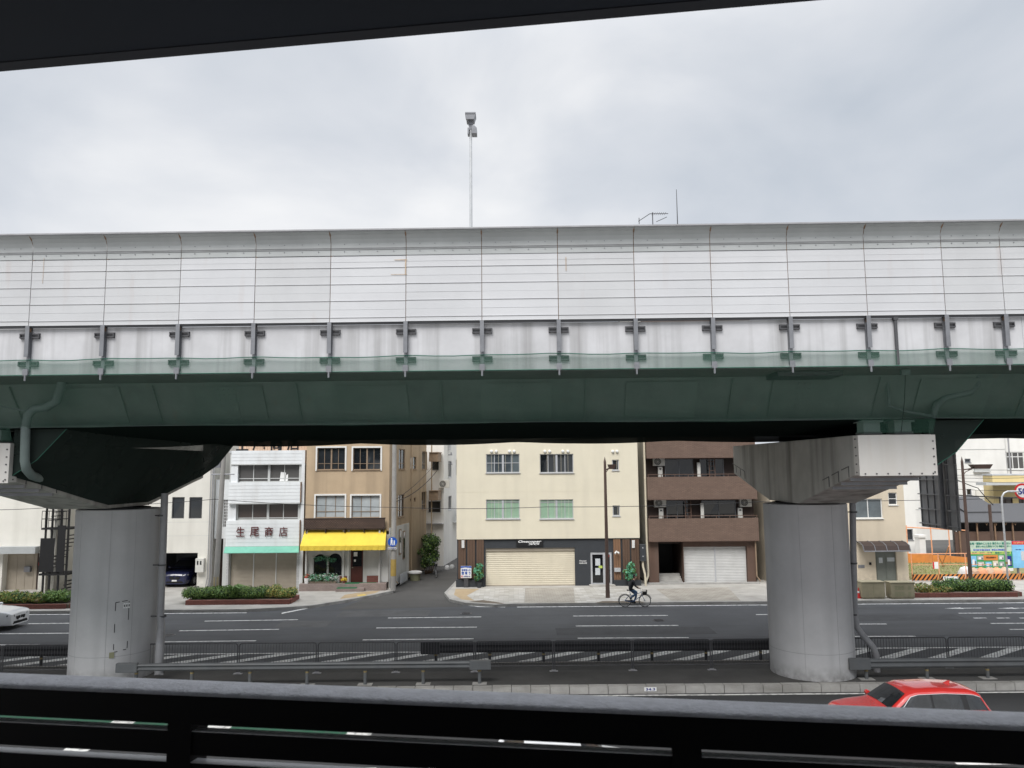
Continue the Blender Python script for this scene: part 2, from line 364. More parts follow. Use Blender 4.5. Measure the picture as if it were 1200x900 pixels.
def win(parent, T, r, cols=2, rows=1, fm='alu', pm='glass', depth=.12, fw=.05, sill=.06, name='window', heavy=None, rowfr=None, sillm=None):
    a, b, c, d = r
    f = MB(T); y0, y1 = depth-.05, depth+.02
    f.box(a, b, y0, y1, c, c+fw); f.box(a, b, y0, y1, d-fw, d)
    f.box(a, a+fw, y0, y1, c+fw, d-fw); f.box(b-fw, b, y0, y1, c+fw, d-fw)
    for i in range(1, cols):
        x = a+(b-a)*i/cols; w = fw*(1.3 if heavy and i == heavy else .42)
        f.box(x-w, x+w, y0+(.0 if i == heavy else .012), y1, c+fw, d-fw)
    for fr in (rowfr or [j/rows for j in range(1, rows)]):
        z = c+(d-c)*fr; f.box(a+fw, b-fw, y0+.016, y1-.003, z-fw*.4, z+fw*.4)
    if sill: f.box(a-.04, b+.04, -sill, y0-.002, c-.05, c-.002)
    o = f.build(name, [fm], parent)
    p = MB(T); alt = {'glass': 'glass_deep', 'glass_grey': 'glass_mid', 'glass_green': 'glass_green2', 'glass_frost': 'glass_frost2'}.get(pm, pm)
    for i in range(cols):
        x0, x1 = a+fw*.5+(b-a-fw)*i/cols, a+fw*.5+(b-a-fw)*(i+1)/cols; e = [depth+random.uniform(-.007, .007) for _ in range(2)]
        p.quad((x0, e[0], c+fw*.5), (x1, e[1], c+fw*.5), (x1, e[1]+random.uniform(-.01, .01), d-fw*.5), (x0, e[0]+random.uniform(-.01, .01), d-fw*.5), random.choice((0, 0, 1)))
    p.build('pane', [pm, alt], o)
    return o
def shutter_mb(mb, a, b, c, d, y, pitch=.09, amp=.02, mi=0):
    n = max(2, int((d-c)/pitch)); h = (d-c)/n
    for i in range(n):
        z = c+i*h
        mb.quad((a, y, z), (b, y, z), (b, y-amp, z+h*.25), (a, y-amp, z+h*.25), mi)
        mb.quad((a, y-amp, z+h*.25), (b, y-amp, z+h*.25), (b, y-amp, z+h*.75), (a, y-amp, z+h*.75), mi)
        mb.quad((a, y-amp, z+h*.75), (b, y-amp, z+h*.75), (b, y, z+h), (a, y, z+h), mi)
def siding_mb(mb, a, b, c, d, y, pitch=.25, amp=.025, mi=0):
    n = max(1, round((d-c)/pitch)); h = (d-c)/n
    for i in range(n):
        z = c+i*h
        mb.quad((a, y-amp, z), (b, y-amp, z), (b, y, z+h), (a, y, z+h), mi)
        mb.quad((a, y-amp, z), (a, y+.0, z), (b, y+.0, z), (b, y-amp, z), mi)
def leaves(mb, blobs, n, size, mis=(0,), surf=.55):
    """small leaf faces through a set of ellipsoids (c, (rx,ry,rz))"""
    wts = [b[1][0]*b[1][1]*b[1][2] for b in blobs]
    for _ in range(n):
        c, r = random.choices(blobs, wts)[0]
        d = Vector((random.gauss(0, 1), random.gauss(0, 1), random.gauss(0, 1))).normalized()
        q = random.random()**(.33 if random.random() > surf else .08)*random.uniform(.85, 1.1)
        p = Vector((c[0]+d.x*r[0]*q, c[1]+d.y*r[1]*q, c[2]+d.z*r[2]*q))
        a = (d+Vector((random.gauss(0, .6), random.gauss(0, .6), random.gauss(0, .6)))).normalized()
        u = a.cross(Vector((random.random()-.5, random.random()-.5, random.random()-.5))).normalized(); w = a.cross(u)
        s = size*random.uniform(.6, 1.4)
        mb.quad(p-u*s, p-w*s*.5, p+u*s, p+w*s*.5, random.choice(mis))
# ---------------------------------------------------------------- world and sun
w = bpy.data.worlds.new('World'); sc.world = w; w.use_nodes = True
nt = w.node_tree; L = nt.links.new; bg = nt.nodes['Background']
SUN_EL, SUN_AZ = R_(52), R_(200)      # azimuth measured clockwise from +Y: behind the camera, a little left
sky = _n(nt, 'ShaderNodeTexSky', sky_type='NISHITA'); sky.sun_disc = False; sky.sun_elevation = SUN_EL; sky.sun_rotation = SUN_AZ
tc = _n(nt, 'ShaderNodeTexCoord'); mp = _n(nt, 'ShaderNodeMapping'); mp.inputs['Scale'].default_value = (1.15, 1.0, 1.9); mp.inputs['Location'].default_value = (.33, .1, .22)
L(tc.outputs['Generated'], mp.inputs['Vector'])
nz = _n(nt, 'ShaderNodeTexNoise'); nz.inputs['Scale'].default_value = 2.1; nz.inputs['Detail'].default_value = 6; nz.inputs['Roughness'].default_value = .47; nz.inputs['Distortion'].default_value = .25
L(mp.outputs['Vector'], nz.inputs['Vector'])
cr = _n(nt, 'ShaderNodeValToRGB'); e = cr.color_ramp.elements
e[0].position = .32; e[0].color = (.57, .62, .69, 1); e[1].position = .66; e[1].color = (.97, .975, .985, 1)
m_ = e.new(.5); m_.color = (.735, .765, .815, 1)
L(nz.outputs['Fac'], cr.inputs['Fac'])
sp = _n(nt, 'ShaderNodeSeparateXYZ'); L(tc.outputs['Generated'], sp.inputs[0])
mr = _n(nt, 'ShaderNodeMapRange', interpolation_type='SMOOTHSTEP'); mr.inputs['From Min'].default_value = .48; mr.inputs['From Max'].default_value = .95
mr.inputs['To Min'].default_value = 1.0; mr.inputs['To Max'].default_value = 3.0; L(sp.outputs[2], mr.inputs['Value'])
mu = _n(nt, 'ShaderNodeMix', data_type='RGBA', blend_type='MULTIPLY'); mu.inputs[0].default_value = 1; mu.clamp_result = False
L(cr.outputs['Color'], mu.inputs[6]); L(mr.outputs['Result'], mu.inputs[7])
dv = _n(nt, 'ShaderNodeVectorMath', operation='SCALE'); dv.inputs['Scale'].default_value = 10.0   # clouds are set against the sky at strength 0.1
L(mu.outputs[2], dv.inputs[0])
mx = _n(nt, 'ShaderNodeMix', data_type='RGBA'); mx.clamp_factor = True; mx.inputs[0].default_value = .94
L(sky.outputs['Color'], mx.inputs[6]); L(dv.outputs['Vector'], mx.inputs[7]); L(mx.outputs[2], bg.inputs['Color'])
bg.inputs['Strength'].default_value = .1
sd = bpy.data.lights.new('sun', 'SUN'); sd.energy = 3.1; sd.angle = R_(28); sd.color = (1, .975, .94)
so = bpy.data.objects.new('sun', sd); COL.objects.link(so)
sv = Vector((math.sin(SUN_AZ)*math.cos(SUN_EL), math.cos(SUN_AZ)*math.cos(SUN_EL), math.sin(SUN_EL)))
so.rotation_euler = sv.to_track_quat('Z', 'Y').to_euler()
sc.view_settings.view_transform = 'Standard'; sc.view_settings.look = 'None'; sc.view_settings.exposure = 0
sc.cycles.use_denoising = True; sc.cycles.max_bounces = 8; sc.cycles.transparent_max_bounces = 12

# ---------------------------------------------------------------- ground, roads, pavements
KL, KR = 44.05, 45.15                      # kerb line left and right of the side street
def sheet(pts, z): mb = MB(); mb.poly([(p[0], p[1], z) for p in pts]); return mb
struct('ground', sheet([(-700, -60), (700, -60), (700, 1500), (-700, 1500)], -.02), 'concrete_pavement')
struct('road', sheet([(-160, 27.56), (160, 27.56), (160, 52), (-160, 52)], 0), 'asphalt')
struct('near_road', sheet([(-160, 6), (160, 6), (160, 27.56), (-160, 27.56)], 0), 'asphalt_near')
C4 = gr(455, 690, .15); AU = Vector((.112, 1, 0)).normalized()
def alley(s, off=0.0, z=0.0): return Vector((C4.x, C4.y, 0)) + AU*s + Vector((AU.y, -AU.x, 0))*off + Vector((0, 0, z))
gl = [gr(x, y, .15) for x, y in [(300, 714.8), (362, 710), (407, 703), (440, 696.5), (461, 692)]]
gR_ = [gr(x, y, .15) for x, y in [(534, 681), (521, 694.5), (527, 702), (544.5, 706.3), (581, 708.6)]]
left_edge = [Vector((-90, KL, 0)), Vector((gl[0].x-.5, KL, 0))] + gl[1:]
left_poly = [(p.x, p.y) for p in left_edge] + [(C4.x+.1, 51.9), (C4.x+.1, 54), (-90, 54)]
right_edge = gR_ + [Vector((gR_[-1].x+1.2, KR, 0)), Vector((90, KR, 0))]
right_poly = [(p.x, p.y) for p in right_edge] + [(90, 54), (gR_[0].x, 54)]
def slab(poly, z0, z1): mb = MB(); mb.prism([(x, y, z0) for x, y in poly], (0, 0, z1-z0)); return mb
struct('pavement', slab(left_poly, -.01, .15), 'concrete_pavement')
struct('pavement', slab(right_poly, -.01, .15), 'concrete_pavement')
def ribbon(pts, wd, z0, z1, inward=1):
    mb = MB(); P = [Vector((p.x, p.y, 0)) for p in pts]
    for i in range(len(P)-1):
        a, b = P[i], P[i+1]; d = (b-a); n = Vector((-d.y, d.x, 0)).normalized()*wd; ln = d.length; k = max(1, int(ln/.6)); 
        for j in range(k):
            q0 = a+d*(j/k); q1 = a+d*((j+1)/k)-d.normalized()*.008
            mb.prism([q0-n*.06+Vector((0,0,z0)), q1-n*.06+Vector((0,0,z0)), q1+n+Vector((0,0,z0)), q0+n+Vector((0,0,z0))], (0, 0, z1-z0+random.uniform(-.002, .002)))
    return mb
struct('kerb', ribbon(left_edge, .16, -.005, .155), 'kerb')
struct('kerb', ribbon(right_edge, .16, -.005, .155), 'kerb')
struct('alley_road', sheet([(gl[2].x, KL+.4), (gR_[3].x, KR), (gR_[1].x, gR_[1].y), (gR_[0].x+.3, 52)] + [(alley(90, 8).x, alley(90, 8).y), (alley(90, -6).x, alley(90, -6).y), (alley(.2, -.3).x, alley(.2, -.3).y)], .004), 'asphalt_alley')
def px_patch(name, pts, m, z=.154): struct(name, sheet([(q.x, q.y) for q in (gr(x, y, .15) for x, y in pts)], z), m)
px_patch('pavement_tiles', [(563, 689.5), (615, 689.5), (614, 706.8), (560, 706), (548, 698)], 'paver_mix')
px_patch('pavement_tiles', [(615.5, 689), (672, 688.5), (674, 706.8), (614.6, 707)], 'paver_grey')
px_patch('pavement_tiles', [(672.6, 688.5), (752, 686.5), (758, 698), (752, 705.8), (674.6, 706.8)], 'paver_mix')
px_patch('pavement_tiles', [(534, 690), (562, 690), (547, 698), (556, 704), (541, 702.5), (532, 697)], 'paver_tan')
px_patch('pavement_tiles', [(404, 697), (432, 693), (446, 692), (440, 695), (415, 700), (398, 702)], 'paver_tan')
px_patch('pavement_tiles', [(418, 697.5), (427, 696.3), (430, 697.7), (420, 699)], 'paver_yellow', .158)
px_patch('pavement_tiles', [(550, 705.3), (566, 703.2), (586, 706.4), (592, 708)], 'dirt', .159)
px_patch('pavement_tiles', [(697, 706.6), (706, 704.6), (750, 704.4), (756, 706.3)], 'dirt', .159)
px_patch('pavement_tiles', [(768, 690), (853, 688), (868, 704), (787, 704)], 'paver_grey')
mb = MB()
def dash(x0, y0, x1, y1, wd=.16, z=.006):
    a, b = gr(x0, y0), gr(x1, y1); mb.quad((a.x, a.y-wd/2, z), (b.x, b.y-wd/2, z), (b.x, b.y+wd/2, z), (a.x, a.y+wd/2, z))
for d in [(-120,729.6,-20,729),(33,731,150,729.6),(240,728,349,726.3),(454.7,724.3,564,723),(671.7,722,782.7,721.3),(886,720.3,962,720),
          (-80,743.5,90,742),(210,739.3,327,737.6),(441,736,559,735),(674.7,733.7,795,733),(930,731.8,1039,731.3),
          (-90,756.5,46,755.5),(193,752.3,300,751),(425,750,555,748.7),(677,748,807,747.3),(930,746.2,1073,745.7),
          (1123,718.7,1330,717.4),(1161,730.7,1330,729.6),(1183,737.7,1330,737)]: dash(*d)
for x in range(1141, 1330, 27): dash(x, 724.4, x+15, 724.3)
for x0, x1 in ((1106, 1150), (1168, 1215)):      # arrow-like marks near the junction
    a, b = gr(x0, 713), gr(x1, 712.6); mb.poly([(a.x, a.y-.02, .006), (a.x+1, a.y-.22, .006), (a.x+1, a.y-.07, .006), (b.x, b.y-.07, .006), (b.x, b.y+.07, .006), (a.x+1, a.y+.07, .006), (a.x+1, a.y+.22, .006)])
a = gl[0].x-.5; mb.quad((-150, KL-.36, .006), (a, KL-.36, .006), (a, KL-.2, .006), (-150, KL-.2, .006))
q = [gr(x, y) for x, y in [(330, 719.5), (365, 712.5), (405, 706.3), (405, 705.5), (364, 711.6), (330, 718.3)]]; mb.poly([(p.x, p.y, .0075) for p in q])
mb.quad((gR_[-1].x+1.2, KR-.38, .006), (150, KR-.38, .006), (150, KR-.2, .006), (gR_[-1].x+1.2, KR-.2, .006))
q = [gr(x, y) for x, y in [(543, 707.8), (562, 710.2), (592, 711), (592, 711.9), (560, 711.4), (543, 709)]]; mb.poly([(p.x, p.y, .0075) for p in q])
mb.quad((-150, 33.95, .006), (150, 33.95, .006), (150, 34.1, .006), (-150, 34.1, .006))
mb.quad((-150, 32.0, .006), (150, 32.0, .006), (150, 32.14, .006), (-150, 32.14, .006))
for k in range(-24, 25):
    x = 2.15+2.07*k; mb.quad((x, 32.22, .006), (x+.75, 32.22, .006), (x+3.0, 33.88, .006), (x+2.25, 33.88, .006))
struct('road_markings', mb, 'road_paint')
mb = MB()
mb.quad((-150, 27.28, .006), (150, 27.28, .006), (150, 27.42, .006), (-150, 27.42, .006))
for x in (-18, -8.6, 1.4, 11.4, 17.2): mb.quad((x, 20.9, .006), (x+5, 20.9, .006), (x+5, 21.06, .006), (x, 21.06, .006))
for x in (-12.6, -9.4, -5.0): mb.quad((x, 22.4, .010), (x+.75, 22.4, .010), (x+.9, 26.2, .010), (x+.15, 26.2, .010))
for x in (13.35, 16.6, 19.8): mb.quad((x, 24.0, .006), (x+1.5, 24.0, .006), (x+1.5, 24.15, .006), (x, 24.15, .006))
struct('near_road_markings', mb, 'road_paint')
struct('bicycle_lane', sheet([(-40, 23.6), (-4.2, 23.6), (-4.2, 26.0), (-40, 26.0)], .006), 'green_paint')
dm('asphalt_patch', (.072, .074, .078), .92, .2, 1.2, fine=.25)
dm('asphalt_pale', (.105, .105, .106), .92, .2, 1.0, fine=.2)
for x0, x1, y0_, y1_, m_ in ((-9.5, -4.6, 42.3, 44.2, 'asphalt_pale'), (2.0, 9.5, 37.2, 38.9, 'asphalt_patch'), (-27, -16, 34.6, 36.2, 'asphalt_patch'), (-12, -9.4, 39.6, 41.3, 'asphalt_pale'), (14, 23, 40, 41.6, 'asphalt_patch'), (-40, 40, 36.42, 36.50, 'asphalt_patch'), (-40, 40, 39.12, 39.17, 'asphalt_patch')):
    struct('road_patch', sheet([(x0, y0_), (x1, y0_), (x1, y1_), (x0, y1_)], .003), m_)
mb = MB(); random.seed(5)
for x0, y0_, n_ in ((-6, 44.0, 16), (3, 43.2, 22), (-14, 40.3, 18), (8, 35.5, 14), (16, 43, 12)):
    x, y_ = x0, y0_
    for k in range(n_):
        x2, y2 = x+random.uniform(.15, .45), y_+random.uniform(-.16, .16); w_ = .012
        mb.quad((x, y_-w_, .0045), (x2, y2-w_, .0045), (x2, y2+w_, .0045), (x, y_+w_, .0045)); x, y_ = x2, y2
struct('road_cracks', mb, 'asphalt_near')
for k, (x, y_, z_, lb) in enumerate(((-2.6, 43.0, .0, 'round iron manhole cover on the carriageway before the alley'), (7.4, 40.6, .0, 'round iron manhole cover in the middle lane below the cyclist'), (-16.5, 38.0, .0, 'round iron manhole cover in the left lanes'), (18.2, 46.9, .15, 'small iron manhole cover on the pavement by the brown block'))):
    mb = MB(); mb.lathe([(0, .004), (.30, .004), (.30, .008), (.33, .008), (.33, -.001)], (x, y_, z_+.002), 28)
    for i in range(-3, 4): mb.box(x-.22, x+.22, y_+i*.07-.012, y_+i*.07+.012, z_+.0062, z_+.011)
    solo('manhole_cover', mb, 'steel_dark', lb, 'manhole cover', 'manhole covers')
# central island with kerb stones
struct('traffic_island', slab([(-150, 27.86), (150, 27.86), (150, 31.0), (-150, 31.0)], -.01, .25), 'asphalt_island')
mb = MB(); x = -40.0
while x < 40:
    mb.box(x, x+.645, 27.56, 27.852, -.005, .25+random.uniform(-.006, .006)); x += .665
struct('island_kerb', mb, 'kerb')
struct('island_kerb', MB().box(-150, 150, 31.002, 31.15, -.005, .24), 'kerb')
p_ = gr(762, 808, .13)
t = solo('kilometre_plate', MB().box(p_.x-.21, p_.x+.21, 27.545, 27.557, .085, .215), 'sign_white', 'small white kilometre plate with blue numerals on the island kerb', 'sign')
PW[t] = Matrix.Translation(t.location)
text('34.3', t, p_.x-.16, p_.x+.16, .11, .19, 27.542, 'sign_navy', bold=.02)

# ---------------------------------------------------------------- balcony the photograph is taken from
A, B = gr(0, 787, 7.2), gr(1200, 833, 7.2)
yaw = math.atan2(B.y-A.y, B.x-A.x); mid = (A+B)/2
T = thing('balcony_railing', 'black balcony railing with sky sheen painted grey on its top rail and horizontal slats close to the viewer', 'railing', (mid.x, mid.y, 6.1), yaw)
mb = MB(); mb.box(-3, 3, -.0782, -.001, 1.04, 1.0905); mb.build('handrail', 'black_paint', T, local=True)
dm('slat_painted_glint', (.85, .85, .87), .35, .1, 20)  # bright slat tops: edge highlight painted in as a pale colour
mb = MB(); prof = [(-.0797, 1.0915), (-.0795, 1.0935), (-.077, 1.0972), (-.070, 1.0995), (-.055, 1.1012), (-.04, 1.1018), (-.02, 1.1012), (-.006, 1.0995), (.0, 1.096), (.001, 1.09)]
mb.add([(x, y, z) for x in (-3, 3) for y, z in prof], [(i, i+1, len(prof)+i+1, len(prof)+i) for i in range(len(prof)-1)]); o = mb.build('rail_sheen_cap', 'rail_painted_sheen', T, local=True, smooth=True)
zz = 1.04
for k in range(8):
    z1 = zz-.0125; z0 = z1-.043; zz = z0
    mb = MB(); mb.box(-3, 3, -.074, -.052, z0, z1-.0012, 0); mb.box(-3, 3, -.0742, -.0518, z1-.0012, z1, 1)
    mb.build('slat', ['black_paint', 'slat_painted_glint'], T, local=True)
def railx(px, py):
    v = _d(px, py); n = Vector((-math.sin(yaw), math.cos(yaw), 0)); o_ = Vector((mid.x, mid.y, 0))+n*-.08
    P = v*((n.dot(o_))/n.dot(v)); return (P-Vector((mid.x, mid.y, 0))).dot(Vector((math.cos(yaw), math.sin(yaw), 0)))
xp = [(railx(193, 850)+railx(225, 850))/2, (railx(794, 880)+railx(816, 880))/2]; st = xp[1]-xp[0]
for x in [xp[0]-2*st, xp[0]-st, xp[0], xp[1], xp[1]+st, xp[1]+2*st]:
    mb = MB(); mb.box(x-.024, x+.024, -.0765, -.02, 0, 1.04); mb.box(x-.05, x+.05, -.1, .0, -.002, .012); mb.build('post', 'black_paint', T, local=True)
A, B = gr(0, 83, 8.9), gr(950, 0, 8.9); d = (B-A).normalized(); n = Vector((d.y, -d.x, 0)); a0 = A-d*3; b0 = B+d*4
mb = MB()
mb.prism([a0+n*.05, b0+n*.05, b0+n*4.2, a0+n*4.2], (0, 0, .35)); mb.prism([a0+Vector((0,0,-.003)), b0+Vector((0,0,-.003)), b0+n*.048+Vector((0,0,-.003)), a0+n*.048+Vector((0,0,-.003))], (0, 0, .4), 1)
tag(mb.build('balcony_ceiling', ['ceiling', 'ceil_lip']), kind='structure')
mb = MB(); f0 = Vector((mid.x, mid.y, 6.1)); dx = Vector((math.cos(yaw), math.sin(yaw), 0)); dn = Vector((dx.y, -dx.x, 0))
mb.prism([f0-dx*4-dn*.15, f0+dx*4-dn*.15, f0+dx*4+dn*3.6, f0-dx*4+dn*3.6], (0, 0, -.25)); struct('balcony_floor', mb, 'deck')
mb = MB(); mb.prism([f0-dx*4+dn*3.4, f0+dx*4+dn*3.4, f0+dx*4+dn*3.6, f0-dx*4+dn*3.6], (0, 0, 2.78)); struct('balcony_back_wall', mb, 'charcoal')

# ---------------------------------------------------------------- elevated expressway (local frame: x along, -y towards the viewer)
VY, VR = 29.55, R_(-1.1); YF = -8.95
V = thing('elevated_expressway', 'long elevated expressway with white noise barrier and green steel girder crossing the whole view', 'expressway', (0, VY, 0), VR)
X0, X1 = -46.0, 46.0
mb = MB(); mb.box(X0, X1, -8.63, 8.63, 10.32, 10.70); mb.build('deck', 'deck', V, local=True)
mb = MB()      # box girder with inclined webs, stiffener seams and lower flange
mb.prism([(X0, -6.9, 10.318), (X0, -6.05, 9.12), (X0, 6.05, 9.12), (X0, 6.9, 10.318)], (X1-X0, 0, 0))
mb.box(X0, X1, -6.2, -5.7, 9.06, 9.115)
x = X0+1
while x < X1:
    for q in (0,):
        mb.prism([(x, -6.95, 10.25), (x, -6.1, 9.14), (x, -6.04, 9.14), (x, -6.88, 10.25)], (.03, 0, 0), 1)
    x += 4.3
x = X0+3.2
while x < X1:
    mb.prism([(x-.28, -6.86, 10.17), (x-.28, -6.13, 9.16), (x-.28, -6.11, 9.16), (x-.28, -6.80, 10.17)], (.56, -.012, 0), 1)
    for i in range(7):
        for j in range(4): f_ = (i+.5)/7; mb.box(x-.24+j*.16-.014, x-.24+j*.16+.014, -6.90+.74*f_, -6.84+.74*f_, 10.16-.99*f_, 10.185-.99*f_, 1)
    x += 8.6
x = X0+2.2
while x < X1:
    mb.prism([(x, -6.885, 10.2), (x, -6.15, 9.2), (x, -6.13, 9.2), (x, -6.86, 10.2)], (2.1, 0, 0), 1); x += 4.3
mb.build('girder', ['girder', 'girder_panel'], V, local=True)
mb = MB()
for sx in (-19, 7.5): mb.box(sx, sx+1.8, -8.2, -7.2, 10.17, 10.3)
mb.build('cable_tray', 'steel_dark', V, local=True)
mb = MB(); x = -.62-2.06*21
while x < X1: mb.box(x, x+2.052, YF, YF+.3, 10.33, 11.60+random.uniform(-.004, .004)); x += 2.06
mb.build('parapet', 'parapet', V, local=True)
mb = MB(); mb.box(X0, X1, -YF-.3, -YF, 10.33, 11.6); mb.build('parapet', 'parapet', V, local=True)
mb = MB(); mb.prism([(X0, -YF-.1, 11.62), (X0, -YF, 11.62), (X0, -YF, 13.5), (X0, -YF-.35, 14.25), (X0, -YF-.4, 14.22), (X0, -YF-.1, 13.5)], (X1-X0, 0, 0)); mb.build('far_noise_barrier', 'barrier_white', V, local=True)
PX = [-.62+2.06*i for i in range(-13, 7)]; PX += [PX[-1]+1.56+2.06*i for i in range(0, 9)]
yb = YF-.13
prof_cap = [(yb, 13.50), (yb-.002, 13.70), (yb-.012, 13.84), (yb-.045, 13.95), (yb-.11, 14.05), (yb-.20, 14.105), (yb-.27, 14.12)]
for i in range(len(PX)-1):
    a, b = PX[i]+.009, PX[i+1]-.009; dz = random.uniform(-.008, .008)
    mb = MB()
    zs = [11.66, 11.80, 12.03, 12.26, 12.50, 12.73, 12.96, 13.19, 13.37, 13.47]
    marks = {12.26-.23*2: 1}
    z = 11.66
    for k, (lo, hi) in enumerate([(11.66, 11.78), (11.78, 12.24), (12.24, 12.70), (12.70, 13.16), (13.16, 13.49)]):
        lo += dz; hi += dz; m2 = (lo+hi)/2; t_ = random.uniform(0, .005)
        mb.box(a, b, yb+t_, yb+.07, lo+.014, hi-.016)        # plank
        mb.box(a, b, yb-.010, yb+.07, lo, lo+.014)                           # bright lip
        mb.box(a, b, yb+.022, yb+.075, hi-.016, hi)                           # shadow groove
        if k: mb.box(a, b, yb-.0015, yb+.002, m2-.005, m2+.004)
    mb.box(a, b, yb+.085, yb+.11, 11.655, 14.04); mb.box(a, b, yb+.03, yb+.125, 11.605, 11.653, 1)  # second box: dark strip standing in for the shadow line under the panel
    o = mb.build('noise_panel', [random.choice(('barrier_white', 'barrier_white', 'barrier_white_dusty', 'barrier_white_new')), 'steel_dark'], V, local=True)  # steel_dark colours the strip standing in for the shadow line
    c = MB()
    for (y0, z0), (y1, z1) in zip(prof_cap[:-1], prof_cap[1:]):
        c.quad((a, y0, z0), (b, y0, z0), (b, y1, z1), (a, y1, z1))
    for z_, w_ in ((13.66, .014), (13.70, .010)): c.box(a, b, yb-.02, yb+.01, z_, z_+w_, 1)
    for fx_ in (.18, .38, .62, .84):
        for z_ in (13.60, 13.80): c.box(a+(b-a)*fx_-.012, a+(b-a)*fx_+.012, yb-.018, yb, z_, z_+.02, 2)
    c.box(a-.01, b+.01, yb-.30, yb-.22, 14.115, 14.155, 1)
    c.build('cap_panel', ['barrier_cap', 'pipe_grey', 'steel_grey'], o, local=True)
for i, x in enumerate(PX):
    mb = MB(); mb.box(x-.018, x+.018, yb+.03, yb+.12, 11.5, 13.86); mb.prism([(x-.018, yb+.03, 13.86), (x-.018, yb-.06, 13.99), (x-.018, yb-.2, 14.112), (x-.018, yb-.2, 14.14), (x-.018, yb+.03, 14.06), (x-.018, yb+.12, 13.86)], (.036, 0, 0)); mb.build('barrier_stanchion', 'rusty', V, local=True)
    mb = MB(); mb.box(x-.055, x+.055, YF-.17, YF-.155, 10.80, 11.655); mb.box(x-.012, x+.012, YF-.155, YF-.015, 10.80, 11.655); mb.box(x-.055, x+.055, YF-.015, YF-.002, 10.40, 11.655)
    mb.box(x-.05, x+.05, YF-.06, YF-.045, 10.36, 10.80)
    mb.box(x-.07, x+.07, YF-.155, YF-.125, 10.30, 10.47); mb.tube([(x, YF-.14, 10.30), (x, YF-.14, 10.15)], .028, 6)
    o = mb.build('barrier_post', 'steel_grey', V, local=True)
    for z_ in (11.33, 10.56):
        for s in (-1, 1):
            br = MB(); xa, xb = sorted((x+s*.06, x+s*.27))
            br.box(xa, xb, YF-.075, YF-.06, z_, z_+.03); br.box(xa, xb, YF-.075, YF-.06, z_+.10, z_+.13); br.box(xa, xb, YF-.03, YF-.003, z_-.01, z_+.14)
            xe = x+s*.255; br.box(xe-.012, xe+.012, YF-.077, YF-.004, z_, z_+.13)
            br.build('bracket', 'steel_dark', o, local=True)
p_ = at(1057, 400, 20.4); mb = MB(); mb.tube([(p_.x, YF-.06, 11.62), (p_.x, YF-.06, 10.35)], .045, 8); mb.box(p_.x-.06, p_.x+.06, YF-.11, YF-.003, 11.54, 11.64)
mb.build('downpipe', 'steel_dark', V, local=True)

dm('rust_stain', (.44, .34, .25), .8, .3, 6, streak=.8, sscale=(6, 6, 1), scol=(.5, .46, .42))
IV = PW[V].inverted(); mb = MB()
for x0, y0, x1, y1 in ((474.5, 303.5, 476, 321), (458, 321, 477, 321.8), (462, 303.8, 477, 304.8), (662.8, 302, 663.4, 318), (44.5, 300, 46, 330)):
    a = IV @ at(x0, y1, 20.5); b = IV @ at(x1, y0, 20.5); mb.box(a.x, b.x, yb-.013, yb-.0105, a.z, b.z)
mb.build('rust_stain', 'rust_stain', V, local=True)
# ---------------------------------------------------------------- safety net wrapped under the girder
N = thing('safety_net', 'dark green safety netting wrapped under the expressway girder', 'netting', (0, VY, 0), VR)
def sag(x, per, amp): return -amp*abs(math.sin(PI*x/per))
mb = MB(); xs = [X0+i*.5188 for i in range(int((X1-X0)/.5188)+1)]
yn = YF-.085
rows = []
for x in xs:
    sg = .02*math.sin(x*1.7)+.02*math.sin(x*.6+1)
    rows.append([(x, yn, 10.74+sg*.6+sag(x+.62, 2.06, .03)), (x, yn-.01, 10.50), (x, yn+.0, 10.31), (x, YF+.5, 9.98+sg), (x, YF+1.1, 9.48+sg*1.4), (x, YF+1.75, 9.01+sg)])
vs = [p for r in rows for p in r]; k = len(rows[0])
mb.add(vs, [(i*k+j, (i+1)*k+j, (i+1)*k+j+1, i*k+j+1) for i in range(len(rows)-1) for j in range(k-1)])
mb.build('front_net', 'net', N, local=True, smooth=True)
mb = MB(); mb.tube([r[0] for r in rows], .012, 5); mb.tube([(r[2][0], r[2][1]-.004, r[2][2]) for r in rows], .010, 5); mb.build('edge_cord', 'net_cord', N, local=True)
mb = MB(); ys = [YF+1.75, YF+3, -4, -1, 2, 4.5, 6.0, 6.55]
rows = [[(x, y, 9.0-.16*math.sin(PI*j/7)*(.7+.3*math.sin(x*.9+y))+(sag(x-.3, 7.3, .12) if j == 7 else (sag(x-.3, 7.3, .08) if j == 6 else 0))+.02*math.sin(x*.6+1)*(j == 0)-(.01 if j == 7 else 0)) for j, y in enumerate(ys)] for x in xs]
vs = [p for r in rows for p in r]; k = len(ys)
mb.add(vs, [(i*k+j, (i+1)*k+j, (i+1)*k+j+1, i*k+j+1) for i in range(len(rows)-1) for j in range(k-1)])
mb.build('under_net', 'net_under_shade', N, local=True, smooth=True)
PIERS = [(10.93, .23), (-15.0, -.7)]
def beam_z(y):
    y = abs(y); pts = [(0, 6.40), (1.6, 6.40), (2.6, 6.60), (4.2, 6.93), (5.6, 7.22), (7.1, 7.50)]
    for (a, za), (b, zb) in zip(pts[:-1], pts[1:]):
        if a <= y <= b: return za+(zb-za)*(y-a)/(b-a)
    return pts[-1][1]
BY0, BY1 = -7.05, 6.75
